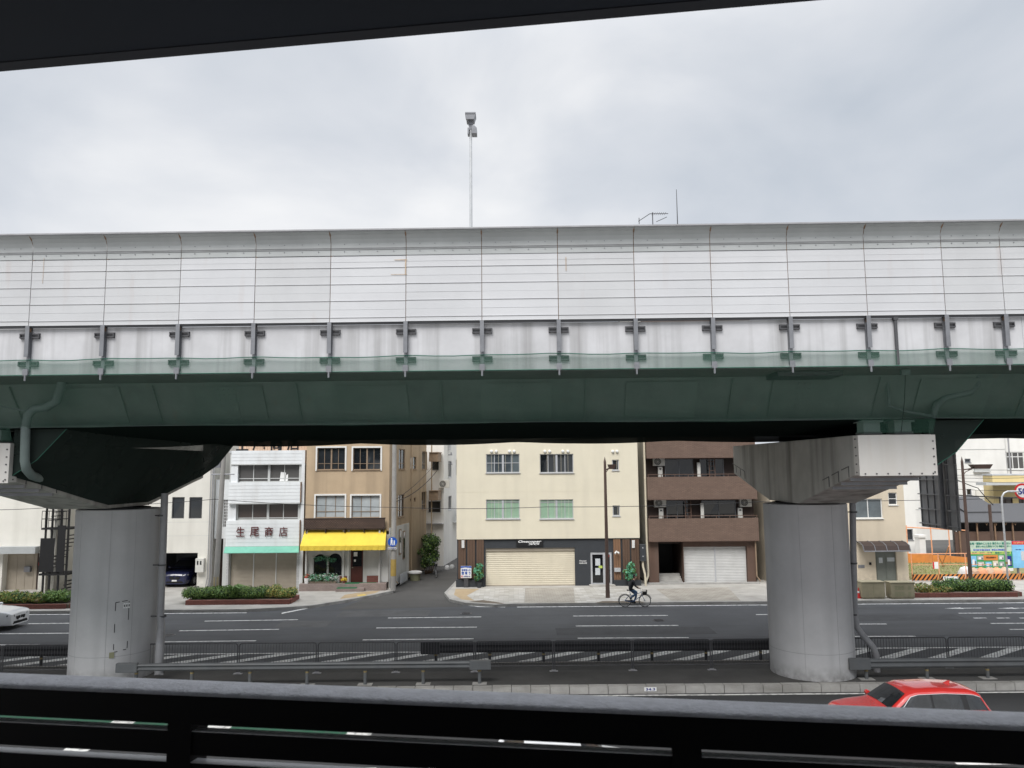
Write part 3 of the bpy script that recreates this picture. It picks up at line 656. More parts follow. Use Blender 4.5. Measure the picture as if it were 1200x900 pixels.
for pxl, off in PIERS:
    cx = pxl+off
    mb = MB(); xr = cx+1.03; yl = [-6.9, -5.6, -4.2, -2.8, -1.5, 1.5, 2.8, 4.2, 5.6, 6.55]
    A_ = [(xr+.02, y, beam_z(y)+.13) for y in yl]; Bq = [(xr+.75, y, (beam_z(y)+.13)*.55+9.0*.45-.16) for y in yl]; Cq = [(xr+1.6, y, 8.99+.13*(i_/9)) for i_, y in enumerate(yl)]
    n_ = len(yl); mb.add(A_+Bq+Cq, [(i, i+1, n_+i+1, n_+i) for i in range(n_-1)]+[(n_+i, n_+i+1, 2*n_+i+1, 2*n_+i) for i in range(n_-1)])
    mb.poly([A_[0], Bq[0], Cq[0], (xr+.02, yl[0], 8.98)]); mb.poly([A_[-1], Bq[-1], Cq[-1], (xr+.02, yl[-1], 9.12)])
    mb.build('pier_net', 'net_side', N, local=True)
    mb = MB(); mb.quad((cx-1.1, -7.02, 8.62), (cx+1.1, -7.02, 8.62), (cx+1.1, YF+1.75, 9.02), (cx-1.1, YF+1.75, 9.02)); mb.build('bearing_net', 'net', N, local=True)
    mb = MB(); mb.tube([A_[0], Bq[0], Cq[0]], .012, 5); mb.build('edge_cord', 'net_cord', N, local=True)

# ---------------------------------------------------------------- piers
def pier(xl, off, label):
    base = PW[V] @ Vector((xl, 0, .25)); t = thing('viaduct_pier', label, 'bridge pier', base, VR)
    D = Vector((xl, 0, .25)); t_in = Matrix.Translation(-D)
    def B(mb, name, m, par=t, **k):
        mb.v = [t_in @ v for v in mb.v]; return mb.build(name, m, par, local=True, **k)
    mb = MB(); mb.lathe([(1.48, .24), (1.48, 1.0), (1.48, 3), (1.48, 5), (1.48, 6.33), (1.45, 6.345), (0, 6.345)], (xl, 0, 0), 64); B(mb, 'column', 'column', smooth=True)
    mb = MB()
    for z_ in (1.15,): mb.lathe([(1.482, z_), (1.484, z_+.008), (1.482, z_+.016)], (xl, 0, 0), 64)
    for an in (-118, -72, -40): 
        c_, s_ = math.cos(R_(an)), math.sin(R_(an)); mb.tube([(xl+1.48*c_, 1.48*s_, .3), (xl+1.48*c_, 1.48*s_, 6.3)], .006, 4)
    B(mb, 'seam', 'pipe_grey')
    mb = MB(); yl = [BY0, -5.6, -4.2, -2.6, -1.6, 1.6, 2.6, 4.2, 5.6, BY1]
    top = [(xl+off-1.03, BY0, 8.58), (xl+off-1.03, BY1, 8.70)]
    pts = [(xl+off-1.03, y, beam_z(y)) for y in yl] + [top[1], top[0]]
    mb.prism(pts, (2.06, 0, 0)); 
    beam = B(mb, 'cap_beam', 'beam', bevel=.03)
    mb = MB(); mb.lathe([(1.2, 6.335), (1.2, 6.402)], (xl+off*.2, 0, 0), 32); B(mb, 'bearing_joint', 'black')
    cx = xl+off
    mb = MB(); mb.box(cx-1.10, cx+1.10, BY0-.06, BY0-.003, 7.40, 8.56)
    for i in range(7):
        for z_ in (7.46,): mb.tube([(cx-.95+i*.32, BY0-.06, z_), (cx-.95+i*.32, BY0-.085, z_)], .022, 6, 1)
    for i in range(5): mb.tube([(cx+1.02, BY0-.06, 7.5+i*.22), (cx+1.02, BY0-.085, 7.5+i*.22)], .022, 6, 1)
    for s in (-1, 1):
        mb.box(cx+s*1.032, cx+s*1.075, BY0-.003, BY0+.35, 7.42, 8.56)
        for i in range(5): mb.tube([(cx+s*1.075, BY0+.18, 7.5+i*.24), (cx+s*1.10, BY0+.18, 7.5+i*.24)], .022, 6, 1)
    B(mb, 'end_plate', ['beam_end', 'steel_dark'])
    mb = MB()
    for i in range(3):
        for ya in (-6.2+i*.78, 6.3-i*.7):
            y0, y1 = ya, ya+.55; z0 = max(beam_z(y0), beam_z(y1))+.02
            for s in (-1, 1):
                mb.box(cx+s*1.032, cx+s*1.048, y0, y0+.025, z0, z0+.33); mb.prism([(cx+s*1.032, y0, z0+.31), (cx+s*1.032, y1, z0+.31+(beam_z(y1)-beam_z(y0))), (cx+s*1.032, y1, z0+.335+(beam_z(y1)-beam_z(y0))), (cx+s*1.032, y0, z0+.335)], (s*.016, 0, 0))
    B(mb, 'edge_bracket', 'steel_dark')
    mb = MB()
    for y in (-6.2, -5.5, -4.8):
        z0 = min(beam_z(y), beam_z(y+.1)); mb.box(cx-1.0, cx+1.0, y, y+.09, z0-.07, z0+.05)
    B(mb, 'under_rib', 'steel_grey')
    for x in (cx-.55, cx+.35):
        mb = MB(); mb.box(x-.27, x+.27, -6.85, -6.3, 8.60, 8.67, 1); mb.box(x-.24, x+.24, -6.8, -6.35, 8.67, 8.95); mb.box(x-.30, x+.30, -6.9, -6.25, 8.95, 9.04); B(mb, 'bearing', ['pipe_green', 'steel_dark'])
    return t, B, xl
t, B, xl = pier(10.93, .23, 'round concrete bridge pier with pale end board, on the right behind the red car')
I = PW[V].inverted()
def vloc(px, py, Y): return I @ at(px, py, Y)
mb = MB(); mb.tube([vloc(999, 588, 29.4), vloc(1000, 650, 29.4), vloc(1001.5, 718, 29.4), vloc(1004, 735, 29.4), vloc(1014, 748, 29.3), vloc(1023, 758, 29.2), vloc(1027, 768, 29.2), vloc(1028, 789, 29.2)], .115, 12)
dp = B(mb, 'drainpipe', 'pipe_grey', smooth=True)
mb = MB()
for py in (600, 660, 720): mb = MB(); q = vloc(1000, py, 29.4); mb.lathe([(.13, -.03), (.14, -.03), (.14, .03), (.13, .03)], q, 14); mb.box(q.x-.3, q.x-.1, q.y-.02, q.y+.02, q.z-.02, q.z+.02); B(mb, 'clamp', 'steel_dark', dp)
mb = MB(); mb.tube([vloc(1145, 428, 22.4), vloc(1145, 452, 22.6), vloc(1138, 459, 22.7), vloc(1108, 466, 22.8), vloc(1097, 475, 22.8), vloc(1093, 490, 22.8), vloc(1092, 545, 22.8)], .10, 10)
mb.tube([vloc(1040, 440, 22.6), vloc(1042, 476, 22.7), vloc(1060, 482, 22.7), vloc(1092, 488, 22.7)], .05, 8)
B(mb, 'deck_drain', 'pipe_green', smooth=True)
mb = MB(); q = vloc(1062, 436, 21.0); mb.box(q.x-.12, q.x+.12, q.y, q.y+.1, q.z-.07, q.z+.07); mb.tube([(q.x, q.y+.05, q.z), tuple(vloc(1060, 470, 22)), tuple(vloc(1056, 506, 22.3))], .012, 5, 1); B(mb, 'cable_box', ['pipe_green', 'black'])
q = vloc(992, 758, 28.4); mb = MB(); mb.box(q.x-.1, q.x+.1, q.y-.05, q.y, q.z-.13, q.z+.13); B(mb, 'name_plate', 'olive')
t, B, xl = pier(-15.0, -.7, 'round concrete bridge pier wrapped in dark netting at the left')
mb = MB(); mb.tube([vloc(193, 578, 29.6), vloc(191, 640, 29.6), vloc(188, 720, 29.6), vloc(189, 735, 29.4), vloc(187.5, 755, 29.0), vloc(186.5, 776, 28.9), vloc(186.3, 789, 28.9)], [.13]*4+[.15, .15, .15], 12)
dp = B(mb, 'drainpipe', 'pipe_grey', smooth=True)
mb = MB()
for py in (604, 662, 722): mb = MB(); q = vloc(190, py, 29.6); mb.lathe([(.145, -.03), (.155, -.03), (.155, .03), (.145, .03)], q, 14); mb.box(q.x-.5, q.x-.1, q.y-.02, q.y+.02, q.z-.02, q.z+.02); B(mb, 'clamp', 'steel_dark', dp)
mb = MB(); mb.tube([vloc(71, 428, 22.3), vloc(72, 452, 22.5), vloc(66, 470, 22.6), vloc(55, 477, 22.7), vloc(40, 479, 22.7), vloc(33, 486, 22.7), vloc(30, 500, 22.7), vloc(29, 540, 22.7), vloc(31, 550, 22.85), vloc(37, 557, 23.2), vloc(48, 561, 24.4)], .13, 10)
mb.tube([vloc(0, 476, 22.7), vloc(33, 482, 22.7)], .03, 6)
B(mb, 'deck_drain', 'pipe_green', smooth=True)
mb = MB()
def colp(an, z): return (xl+1.487*math.cos(R_(an)), 1.487*math.sin(R_(an)), z)
for a0, a1, z0, z1 in [(-62, -57, 3.05, 3.06), (-54, -47, 3.07, 3.085), (-62, -62, 2.75, 3.05), (-62, -62, 2.0, 2.3), (-62, -62, 1.4, 1.6), (-61, -57, 1.32, 1.33), (-50, -46, 1.36, 1.37), (-45, -44.9, 2.4, 3.05), (-45, -44.9, 1.4, 1.65)]:
    mb.tube([colp(a0, z0), colp((a0+a1)/2, (z0+z1)/2), colp(a1, z1)], .012, 4)
B(mb, 'hatch_outline', 'black')
mb = MB()
for an in (-51, -48, -45): mb.prism([colp(an-1.2, 2.82), colp(an+1.2, 2.82), colp(an+1.2, 3.0), colp(an-1.2, 3.0)], (.01, -.01, 0), 0); mb.prism([Vector(colp(an-.7, 2.87))+Vector((.012, -.012, 0)), Vector(colp(an+.7, 2.87))+Vector((.012, -.012, 0)), Vector(colp(an+.7, 2.95))+Vector((.012, -.012, 0)), Vector(colp(an-.7, 2.95))+Vector((.012, -.012, 0))], (.003, -.003, 0), 1)
B(mb, 'name_plate', ['plate_white', 'steel_dark'])
mb = MB(); mb.prism([colp(-67, 1.12), colp(-61, 1.12), colp(-61, 1.32), colp(-67, 1.32)], (.012, -.02, 0)); B(mb, 'stain_plate', 'olive')

# light mast on the expressway
bp = at(552, 300, VY); zt = at(552, 136, VY).z
t = thing('light_mast', 'tall thin grey mast with two floodlight heads above the noise barrier', 'light mast', (bp.x, VY, 10.70))
mb = MB(); mb.tube([(bp.x, VY, 10.7), (bp.x, VY, zt-.5)], [.075, .05], 10); mb.box(bp.x-.2, bp.x+.2, VY-.2, VY+.2, 10.701, 10.73); mb.build('pole', 'steel_light', t)
mb = MB(); mb.prism([(bp.x-.2, VY-.25, zt-.02), (bp.x+.2, VY-.25, zt-.02), (bp.x+.14, VY-.25, zt-.24), (bp.x-.16, VY-.25, zt-.24)], (0, .5, 0)); mb.box(bp.x-.21, bp.x+.21, VY-.27, VY+.27, zt-.02, zt+.04); mb.box(bp.x-.09, bp.x+.09, VY-.08, VY+.08, zt-.38, zt-.24); mb.build('lamp_head', 'steel_grey', t)
mb = MB(); mb.prism([(bp.x+.05, VY-.2, zt-.48), (bp.x+.16, VY-.2, zt-.48), (bp.x+.25, VY-.2, zt-.58), (bp.x+.25, VY-.2, zt-.80), (bp.x+.05, VY-.2, zt-.80)], (0, .4, 0)); mb.box(bp.x-.12, bp.x-.055, VY-.15, VY+.15, zt-.80, zt-.55); mb.prism([(bp.x-.08, VY-.06, zt-.38), (bp.x+.08, VY-.06, zt-.38), (bp.x+.12, VY-.06, zt-.5), (bp.x-.06, VY-.06, zt-.62)], (0, .12, 0)); mb.build('lamp_head', 'steel_grey', t)

# hanging road sign seen from the back
dm('sign_back', (.30, .30, .305), .6, .15, 1.5)
xs_ = 20.5; ya, yb2, za, zb = 36.0, 39.3, 4.72, 9.0
t = thing('road_sign', 'dark grey back of a large road sign hanging over the far carriageway', 'road sign', (xs_, (ya+yb2)/2, za))
mb = MB(); mb.box(xs_, xs_+.05, ya, yb2, za, zb)
for i in range(6): mb.box(xs_-.13, xs_-.002, ya-.03, yb2+.03, za+.15+i*.72, za+.20+i*.72)
for i in range(6): mb.box(xs_-.06, xs_-.002, ya+.1+i*.62, ya+.14+i*.62, za+.02, zb-.02)
mb.build('panel', 'sign_back', t)
mb = MB(); mb.tube([(xs_-.2, 37.0, za+.05), (xs_-.2, 37.0, 10.30)], .12, 10); mb.build('hanger_post', 'steel_grey', t)

# ---------------------------------------------------------------- pedestrian railing panels on the island
FY = 29.66
xp0 = at(838/3.0, 770, FY).x; plen = at(1115/3.0, 770, FY).x-xp0
def fence_panel():
    t = thing('pedestrian_railing', 'dark grey pedestrian railing panel standing along the traffic island', 'railing', (0, 0, .25), 0, 'railing panels along the traffic island')
    Lh = plen/2-.035; pts = [(-Lh, 0, 0)] + [(-Lh+.10-.10*math.cos(a), 0, 1.0+.10*math.sin(a)) for a in (0, .5, 1.0, PI/2)] + [(Lh-.10+.10*math.sin(a), 0, 1.0+.10*math.cos(a)) for a in (0, .5, 1.0, PI/2)] + [(Lh, 0, 0)]
    mb = MB(); mb.tube(pts, .024, 8); mb.tube([(-Lh, 0, .20), (Lh, 0, .20)], .016, 6); mb.build('frame', 'steel_dark', t, local=True, smooth=True)
    mb = MB(); n = 27
    for i in range(1, n): x = -Lh+2*Lh*i/n; mb.tube([(x, 0, .20), (x, 0, 1.09)], .0085, 5)
    mb.build('bars', 'steel_dark', t, local=True)
    for s in (-1, 1):
        mb = MB(); mb.box(s*Lh-.12, s*Lh+.12, -.07, .07, 0, .02); mb.box(s*Lh-.04, s*Lh+.04, -.035, .035, .02, .06); mb.build('foot', 'pipe_grey', t, local=True)
    return t
proto = fence_panel(); first = True
for k in range(-7, 11):
    xc = xp0+plen*(k+.5)
    q = proto if first else copy_tree(proto); first = False
    q.location = (xc, FY, .25)
# guard rails
def guardrail(name, x0, x1, Y, ztop, zb, label, posts, m, ends=(True, True), base=.25, group=None):
    t = thing(name, label, 'guard rail', ((x0+x1)/2, Y, base), 0, group)
    mb = MB(); h = ztop-zb
    pr = [(Y+.02, zb), (Y-.05, zb+h*.10), (Y-.08, zb+h*.25), (Y-.02, zb+h*.45), (Y-.02, zb+h*.55), (Y-.08, zb+h*.75), (Y-.05, zb+h*.92), (Y+.02, ztop), (Y+.035, ztop), (Y+.035, zb)]
    mb.prism([(x0, y, z) for y, z in pr], (x1-x0, 0, 0)); mb.build('beam', m, t)
    for e, x in zip(ends, (x0, x1)):
        if e: mb = MB(); s = -1 if x == x0 else 1; mb.box(min(x-s*.35, x+s*.4), max(x-s*.35, x+s*.4), Y-.10, Y+.06, zb-.03, ztop+.03); mb.build('end_block', m, t, bevel=.02)
    for x in posts:
        mb = MB(); mb.tube([(x, Y+.10, base+.012), (x, Y+.10, ztop-.04)], .06, 10); mb.box(x-.05, x+.05, Y+.036, Y+.1, zb+.05, ztop-.06); mb.box(x-.25, x+.25, Y-.05, Y+.28, base+.001, base+.015, 1); mb.lathe([(.063, zb-.12), (.063, zb-.06)], (x, Y+.1, 0), 10, 2)
        mb.build('post', [m, 'kerb', 'post_band'], t)
dm('post_band', (.26, .20, .09), .7, .3, 8)
dm('guard_grey', (.115, .122, .127), .5, .15, 1.5, streak=.3, sscale=(1, 1, 1))
dm('guard_dark', (.03, .03, .033), .55, .2, 1.5)
gx = lambda px, Y: at(px, 785, Y).x
guardrail('guard_rail', gx(150, 27.95), gx(562, 27.95), 27.95, 1.05, .79, 'grey steel guard rail on the island between the two piers', [gx(p, 28.05) for p in (160, 225, 293, 360, 428, 496, 562)], 'guard_grey')
guardrail('guard_rail', gx(1008, 28.1), gx(1008, 28.1)+14, 28.1, .97, .64, 'dark grey guard rail on the island right of the right pier', [gx(p, 28.2) for p in (1015, 1086, 1157, 1228, 1299)], 'guard_grey', (True, False))
guardrail('guard_rail', at(505, 760, 31.6).x, at(905, 760, 31.6).x+.3, 31.6, .92, .50, 'black guard rail behind the pedestrian railing, in the middle of the view', [at(p, 760, 31.7).x for p in (511, 574, 637, 701, 764, 827, 891)], 'guard_dark', (True, False), 0.0)
guardrail('guard_rail', -26, at(86, 760, 31.6).x+.6, 31.6, .92, .50, 'black guard rail behind the pedestrian railing at the left pier', [at(p, 760, 31.7).x for p in (49, -20, -90)], 'guard_dark', (False, False), 0.0)
# ---------------------------------------------------------------- buildings along the far pavement
GB = .15
def rect(x0, y0, x1, y1, Y):
    xm, ym = (x0+x1)/2, (y0+y1)/2
    return (at(x0, ym, Y).x, at(x1, ym, Y).x, at(xm, y1, Y).z, at(xm, y0, Y).z)
def building(name, label, xl, xr, yf, ztop, depth, m, ops=(), zb=GB, rd=.15, cat='building', rmi=None, roof=True):
    t = thing(name, label, cat, ((xl+xr)/2, yf, zb))
    mb = MB(TY(yf)); mb.wall(xl, xr, zb-.02, ztop, ops, rd, 0, 0, rmi)
    mb.quad((xl,0,zb-.02),(xl,0,ztop),(xl,depth,ztop),(xl,depth,zb-.02)); mb.quad((xr,0,zb-.02),(xr,depth,zb-.02),(xr,depth,ztop),(xr,0,ztop)); mb.quad((xl,depth,zb-.02),(xl,depth,ztop),(xr,depth,ztop),(xr,depth,zb-.02))
    mb.build('wall', m, t)
    if roof: mb = MB(TY(yf)); mb.box(xl-.05, xr+.05, -.05, depth+.05, ztop, ztop+.15); mb.build('roof', 'grey_wall', t)
    return t
def part(t, name, m, f, T=None, **k):
    mb = MB(T); f(mb); return mb.build(name, m, t, **k)

# --- cream building with dark ground floor
YC = 51.75
R = lambda a, b, c, d: rect(a, b, c, d, YC)
xl, xr = at(535, 640, YC).x, at(750, 640, YC).x; zs_ = at(640, 631, YC).z
ops = [R(569.6, 532, 609, 554), R(632.5, 532, 672, 554), R(569.6, 585.3, 609, 608), R(632.5, 585.3, 672, 608), R(717.3, 538.7, 725.3, 551.2), R(718, 592.3, 726.5, 604.6)]
t = building('cream_building', 'cream clad three storey building with charcoal ground floor and wide roller shutter', xl, xr, YC, 11.4, 12, 'cream', ops, zb=zs_)
t.location.z = GB; PW[t] = Matrix.Translation(t.location)
for c in t.children: c.location.z -= 0
# wall was built with its base at the second storey: rebuild children offsets
for c in t.children:
    c.data.transform(Matrix.Translation((0, 0, zs_-GB)))
for i, o in enumerate(ops):
    if i < 4: win(t, TY(YC), o, 4, 2 if i < 2 else 1, 'alu', ('glass_grey', 'glass', 'glass_green', 'glass_green')[i], .11, .05, .07, heavy=2, rowfr=([.52] if i == 0 else [1.1] if i == 1 else [.86]))
    else: win(t, TY(YC), o, 1, 1, 'alu', 'glass', .11, .06, .05)
def cladding(mb):
    for z_ in (at(640, 576, YC).z,): mb.box(xl, xr, -.006, -.002, z_, z_+.02)
    for x in [xl+.02+i*(xr-xl-.04)/26 for i in range(27)]: mb.box(x-.006, x+.006, -.005, -.001, zs_+.02, 11.3)
part(t, 'cladding_joint', 'cream', cladding, TY(YC))
for px in (576, 581.5, 597, 602.5, 638.5, 644, 659.5, 665.5, 718, 723):
    p = at(px, 529, YC); part(t, 'vent_cap', 'white_frame', lambda mb: (mb.lathe([(.0, -.14), (.07, -.13), (.10, -.08), (.10, 0)], (p.x, YC, p.z), 10, 0, 'Y')))
sh = R(569, 642.4, 674, 687.6); dr = R(692.4, 647.5, 717.3, 686.6); zb_ = at(640, 679, YC).z
def ground_floor(mb):
    y0 = .12; mb.wall(xl+.03, xr-.03, GB-.02, zs_, [(sh[0], sh[1], GB-.03, sh[3]), (dr[0], dr[1], GB-.03, dr[3])], .25, 0, y0)
    mb.quad((xl+.03, y0, GB), (xl+.03, y0, zs_), (xl+.03, 11.9, zs_), (xl+.03, 11.9, GB)); mb.quad((xr-.03, y0, GB), (xr-.03, 11.9, GB), (xr-.03, 11.9, zs_), (xr-.03, y0, zs_))
    a = at(567.5, 640, YC).x; b = at(718.5, 640, YC).x; zt_ = at(640, 678.5, YC).z
    mb.box(xl-.03, a, -.12, .118, GB-.01, zt_); mb.box(b, xr, -.12, .118, GB-.01, zt_-.1)
    mb.quad((xl, .0, zs_), (xr, 0, zs_), (xr, .13, zs_), (xl, .13, zs_))
part(t, 'ground_floor', 'charcoal', ground_floor, TY(YC))
for a, b, wm in ((537, 546, 'wood'), (547.6, 556.8, 'wood'), (558.4, 567.2, 'wood'), (719.3, 727.8, 'wood_warm'), (730, 738.6, 'wood'), (740.2, 749.6, 'wood')):
    r = R(a, 632, b, 678.4 if a < 600 else 680); part(t, 'wood_panel', wm, lambda mb: [mb.box(r[0]+k*(r[1]-r[0])/3, r[0]+(k+1)*(r[1]-r[0])/3-.012, .03, .116, r[2]+.002, r[3]) for k in range(3)], TY(YC))
def f(mb): shutter_mb(mb, sh[0], sh[1], GB+.02, sh[3]-.18, .30, .13, .016); mb.box(sh[0], sh[1], .2, .36, sh[3]-.19, sh[3]-.002, 1); mb.box(sh[0], sh[1], .22, .34, GB, GB+.06, 1)
part(t, 'roller_shutter', ['shutter_cream', 'shutter_beige'], f, TY(YC))
d0, d1, d2, d3 = dr; xm = d0+(d1-d0)*.66
def f(mb):
    for a, b in ((d0, d0+.12), (xm-.1, xm+.1), (d1-.12, d1)): mb.box(a, b, .14, .24, GB, d3)
    mb.box(d0+.121, xm-.101, .145, .235, d3-.14, d3); mb.box(xm+.101, d1-.121, .145, .235, d3-.14, d3); mb.box(d0+.121, xm-.101, .145, .235, GB, GB+.16); mb.box(xm+.101, d1-.121, .145, .235, GB, GB+.16)
door = part(t, 'door', 'alu', f, TY(YC))
part(door, 'pane', 'glass_black', lambda mb: (mb.quad((d0+.1, .2, GB+.1), (d1-.1, .2, GB+.1), (d1-.1, .2, d3-.1), (d0+.1, .2, d3-.1))), TY(YC))
for a, b, c, d, m_ in ((698, 655, 703.7, 663.2, 'lamp_glass'), (698, 666, 703.7, 674.2, 'lamp_glass'), (702, 663.3, 706.3, 666.3, 'board_lime'), (712.3, 650.3, 714.2, 653, 'sign_red')):
    r = R(a, b, c, d); part(door, 'notice', m_, lambda mb: mb.box(r[0], r[1], .185, .198, r[2], r[3]), TY(YC))
part(t, 'doorstep', 'concrete_pavement', lambda mb: mb.box(d0-.12, d1+.15, -.45, .11, GB+.001, GB+.09), TY(YC))
r = R(605, 631.6, 636.5, 640.3)
sg = part(t, 'shop_sign', 'black', lambda mb: mb.box(r[0], r[1], .04, .116, r[2], r[3]), TY(YC))
q = R(607.3, 633.2, 634.5, 636.8); text('Onecoper', sg, q[0], q[1], q[2], q[3], .035, 'sign_white', T=TY(YC), bold=.03, shear=.25)
q = R(619, 636.6, 632, 639.3); text('garage', sg, q[0], q[1], q[2], q[3], .035, 'sign_white', T=TY(YC), bold=.02, shear=.35)
q = R(679, 656.6, 687.6, 658.7); text('Onecoper', t, q[0], q[1], q[2], q[3], .112, 'sign_white', T=TY(YC), bold=.02)
q = R(679, 659.3, 688, 661); text('GARAGE', t, q[0], q[1], q[2], q[3], .112, 'sign_white', T=TY(YC), bold=.02)
for px in (542.7, 742): p = at(px, 637.5, YC); part(t, 'wall_lamp', 'sign_white', lambda mb: mb.prism([(p.x-.09, -.06, p.z-.25), (p.x+.09, -.06, p.z-.25), (p.x+.09, -.14, p.z+.25), (p.x-.09, -.14, p.z+.25)], (0, .08, 0)), TY(YC))
r = R(719.8, 665.4, 727, 669.8); part(t, 'letter_box', 'steel_light', lambda mb: (mb.box(r[0], r[1], -.12, .025, r[2], r[3]), mb.box(r[0]+.03, r[1]-.03, -.128, -.12, r[3]-.1, r[3]-.06)), TY(YC))
p = at(722, 646, YC); part(t, 'spot_lamp', 'white_frame', lambda mb: (mb.tube([(p.x, .02, p.z), (p.x, -.2, p.z+.03), (p.x-.12, -.3, p.z-.12)], [.03, .03, .07], 8), mb.tube([(p.x, -.1, p.z), (p.x+.16, -.28, p.z-.1)], [.03, .07], 8)), TY(YC))

# --- brown tiled apartment block
YB = 52.1
R = lambda a, b, c, d: rect(a, b, c, d, YB)
xl, xr = at(759.6, 600, YB).x, at(890, 640, YB).x
zB = at(800, 634, YB).z
YBr = YB+.9
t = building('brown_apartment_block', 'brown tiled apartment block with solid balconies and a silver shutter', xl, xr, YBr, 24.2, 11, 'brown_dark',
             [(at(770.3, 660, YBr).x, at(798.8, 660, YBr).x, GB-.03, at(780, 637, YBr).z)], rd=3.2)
bal = [at(800, y, YB).z for y in (634, 607.5, 585, 558.7, 536.3, 510)]
for (z0, z1) in ((bal[0], bal[1]), (bal[2], bal[3]), (bal[4], bal[5]), (bal[4]+2.95, bal[5]+2.95), (bal[4]+5.9, bal[5]+5.9), (bal[4]+8.85, bal[5]+8.85), (bal[4]+11.8, bal[5]+11.8)):
    if z1 > 24: continue
    o = part(t, 'balcony', 'brown_tile', lambda mb: (mb.box(xl, xr, 0, .14, z0, z1), mb.box(xl, xl+.14, .141, .88, z0, z1), mb.box(xr-.14, xr, .141, .88, z0, z1), mb.box(xl+.141, xr-.141, .141, .88, z0+.05, z0+.2)), TY(YB))
    def f(mb):
        mb.box(xl+.05, xr-.05, .04, .09, z1+.14, z1+.18)
        for i in range(9): x = xl+.08+i*(xr-xl-.16)/8; mb.box(x-.02, x+.02, .05, .08, z1+.001, z1+.139)
        mb.box(xl-.02, xr+.02, -.02, .14, z0-.04, z0-.002)
    part(o, 'balcony_rail', 'brown_paint', f, TY(YB))
for (y0, y1, wl) in ((538, 557, [(779, 812), (820, 848)]), (586.5, 606.5, [(781, 806), (822, 862)])):
    for a, b in wl: r = rect(a, y0, b, y1+7, YBr); win(t, TY(YBr-.16), r, 2, 1, 'steel_grey', 'glass_black', .12, .04, 0)
for px, y0, y1 in ((819.5, 542, 557), (823.5, 590, 606.5)): p = rect(px-2, y0, px+1.6, y1, YB+.4); part(t, 'partition', 'ac_white', lambda mb: mb.box(p[0], p[1], .45, .60, p[2]-.3, p[3]), TY(YB))
for px, y0, y1 in ((831, 538.5, 557), (803, 588.5, 606.5)):
    r = rect(px, y0, px+7.5, y1, YB+.5)
    part(t, 'escape_ladder', 'brown_paint', lambda mb: (mb.box(r[0], r[0]+.06, .55, .6, r[2]-.2, r[3]+.1), mb.box(r[1]-.06, r[1], .55, .6, r[2]-.2, r[3]+.1), [mb.box(r[0]+.061, r[1]-.061, .56, .59, r[2]+k*.3, r[2]+k*.3+.04) for k in range(4)]), TY(YB))
r1 = R(803, 641.5, 840.4, 684.4); r2 = R(841.2, 641.5, 878, 684.4)
def f(mb):
    for a, b in ((xl, at(770.3, 660, YBr).x), (at(798.8, 660, YBr).x, r1[0]), (r2[1], xr-.2)): mb.box(a+.004, b-.004, .35, .88, GB, zB-.06)
    mb.box(r1[0], r2[1], .35, .87, r1[3]+.01, zB-.06)
part(t, 'pillar', 'brown_paint', f, TY(YB))
for r in (r1, r2): part(t, 'roller_shutter', 'shutter_silver', lambda mb: shutter_mb(mb, r[0]+.02, r[1]-.02, GB+.02, r[3], .62, .10, .018), TY(YB))
part(t, 'side_wall', 'offwhite', lambda mb: (mb.box(xl-.03, xl-.004, .95, 11, GB, 24)), TY(YB))
part(t, 'entrance_back', 'black', lambda mb: mb.quad((at(768, 660, YBr).x, 3.9, GB), (at(801, 660, YBr).x, 3.9, GB), (at(801, 660, YBr).x, 3.9, zB), (at(768, 660, YBr).x, 3.9, zB)), TY(YB))
part(t, 'shutter_post', 'alu', lambda mb: mb.box(r1[1]-.02, r2[0]+.02, .57, .64, GB+.02, r1[3]), TY(YB))
part(t, 'doorstep', 'kerb', lambda mb: (mb.box(xl-.1, xr-.1, -.1, .34, GB+.001, GB+.08), [mb.box(at(771, 660, YBr).x, at(798, 660, YBr).x, .5+k*.3, .8+k*.3, GB, GB+.12+k*.13) for k in range(4)]), TY(YB))
p = at(761.5, 640, YB); part(t, 'drainpipe', 'shutter_cream', lambda mb: mb.tube([(p.x-.14, .3, 12), (p.x-.14, .3, zB), (p.x-.10, .3, 1.0), (p.x-.12, .3, .65), (p.x-.3, .2, .3)], .07, 8), TY(YB), smooth=True)
p = at(886.5, 640, YB); part(t, 'drainpipe', 'rust_frame', lambda mb: mb.tube([(p.x, .2, zB), (p.x, .2, .6), (p.x+.2, .1, .3)], .05, 8), TY(YB), smooth=True)

# --- tan building with the yellow awning
YT = C4.y
R = lambda a, b, c, d: rect(a, b, c, d, YT)
xl, xr = at(357, 640, YT).x, C4.x; zt_ = 11.6; zg = at(400, 621, YT).z
ops = [R(371.8, 524.8, 404.4, 550.4), R(413.8, 524.8, 446, 550.4), R(370, 580.7, 404, 606.6), R(412, 580.7, 445, 606.6)]
t = thing('tan_building', 'tan rendered building with white framed windows above the yellow awning at the alley corner', 'building', ((xl+xr)/2, YT, GB))
SL = 11.0; TS = Matrix(((AU.x, -AU.y, 0, C4.x), (AU.y, AU.x, 0, C4.y), (0, 0, 1, 0), (0, 0, 0, 1)))
def sidex(px):          # distance along the alley wall where the ray of a pixel column meets it
    v = _d(px, 600); return (C4.y*v.x/v.y-C4.x)/(AU.x-AU.y*v.x/v.y)
def srect(x0, y0, x1, y1):
    s0, s1 = sidex(x0), sidex(x1); Ym = C4.y+AU.y*(s0+s1)/2
    return (s0, s1, at((x0+x1)/2, y1, Ym).z, at((x0+x1)/2, y0, Ym).z)
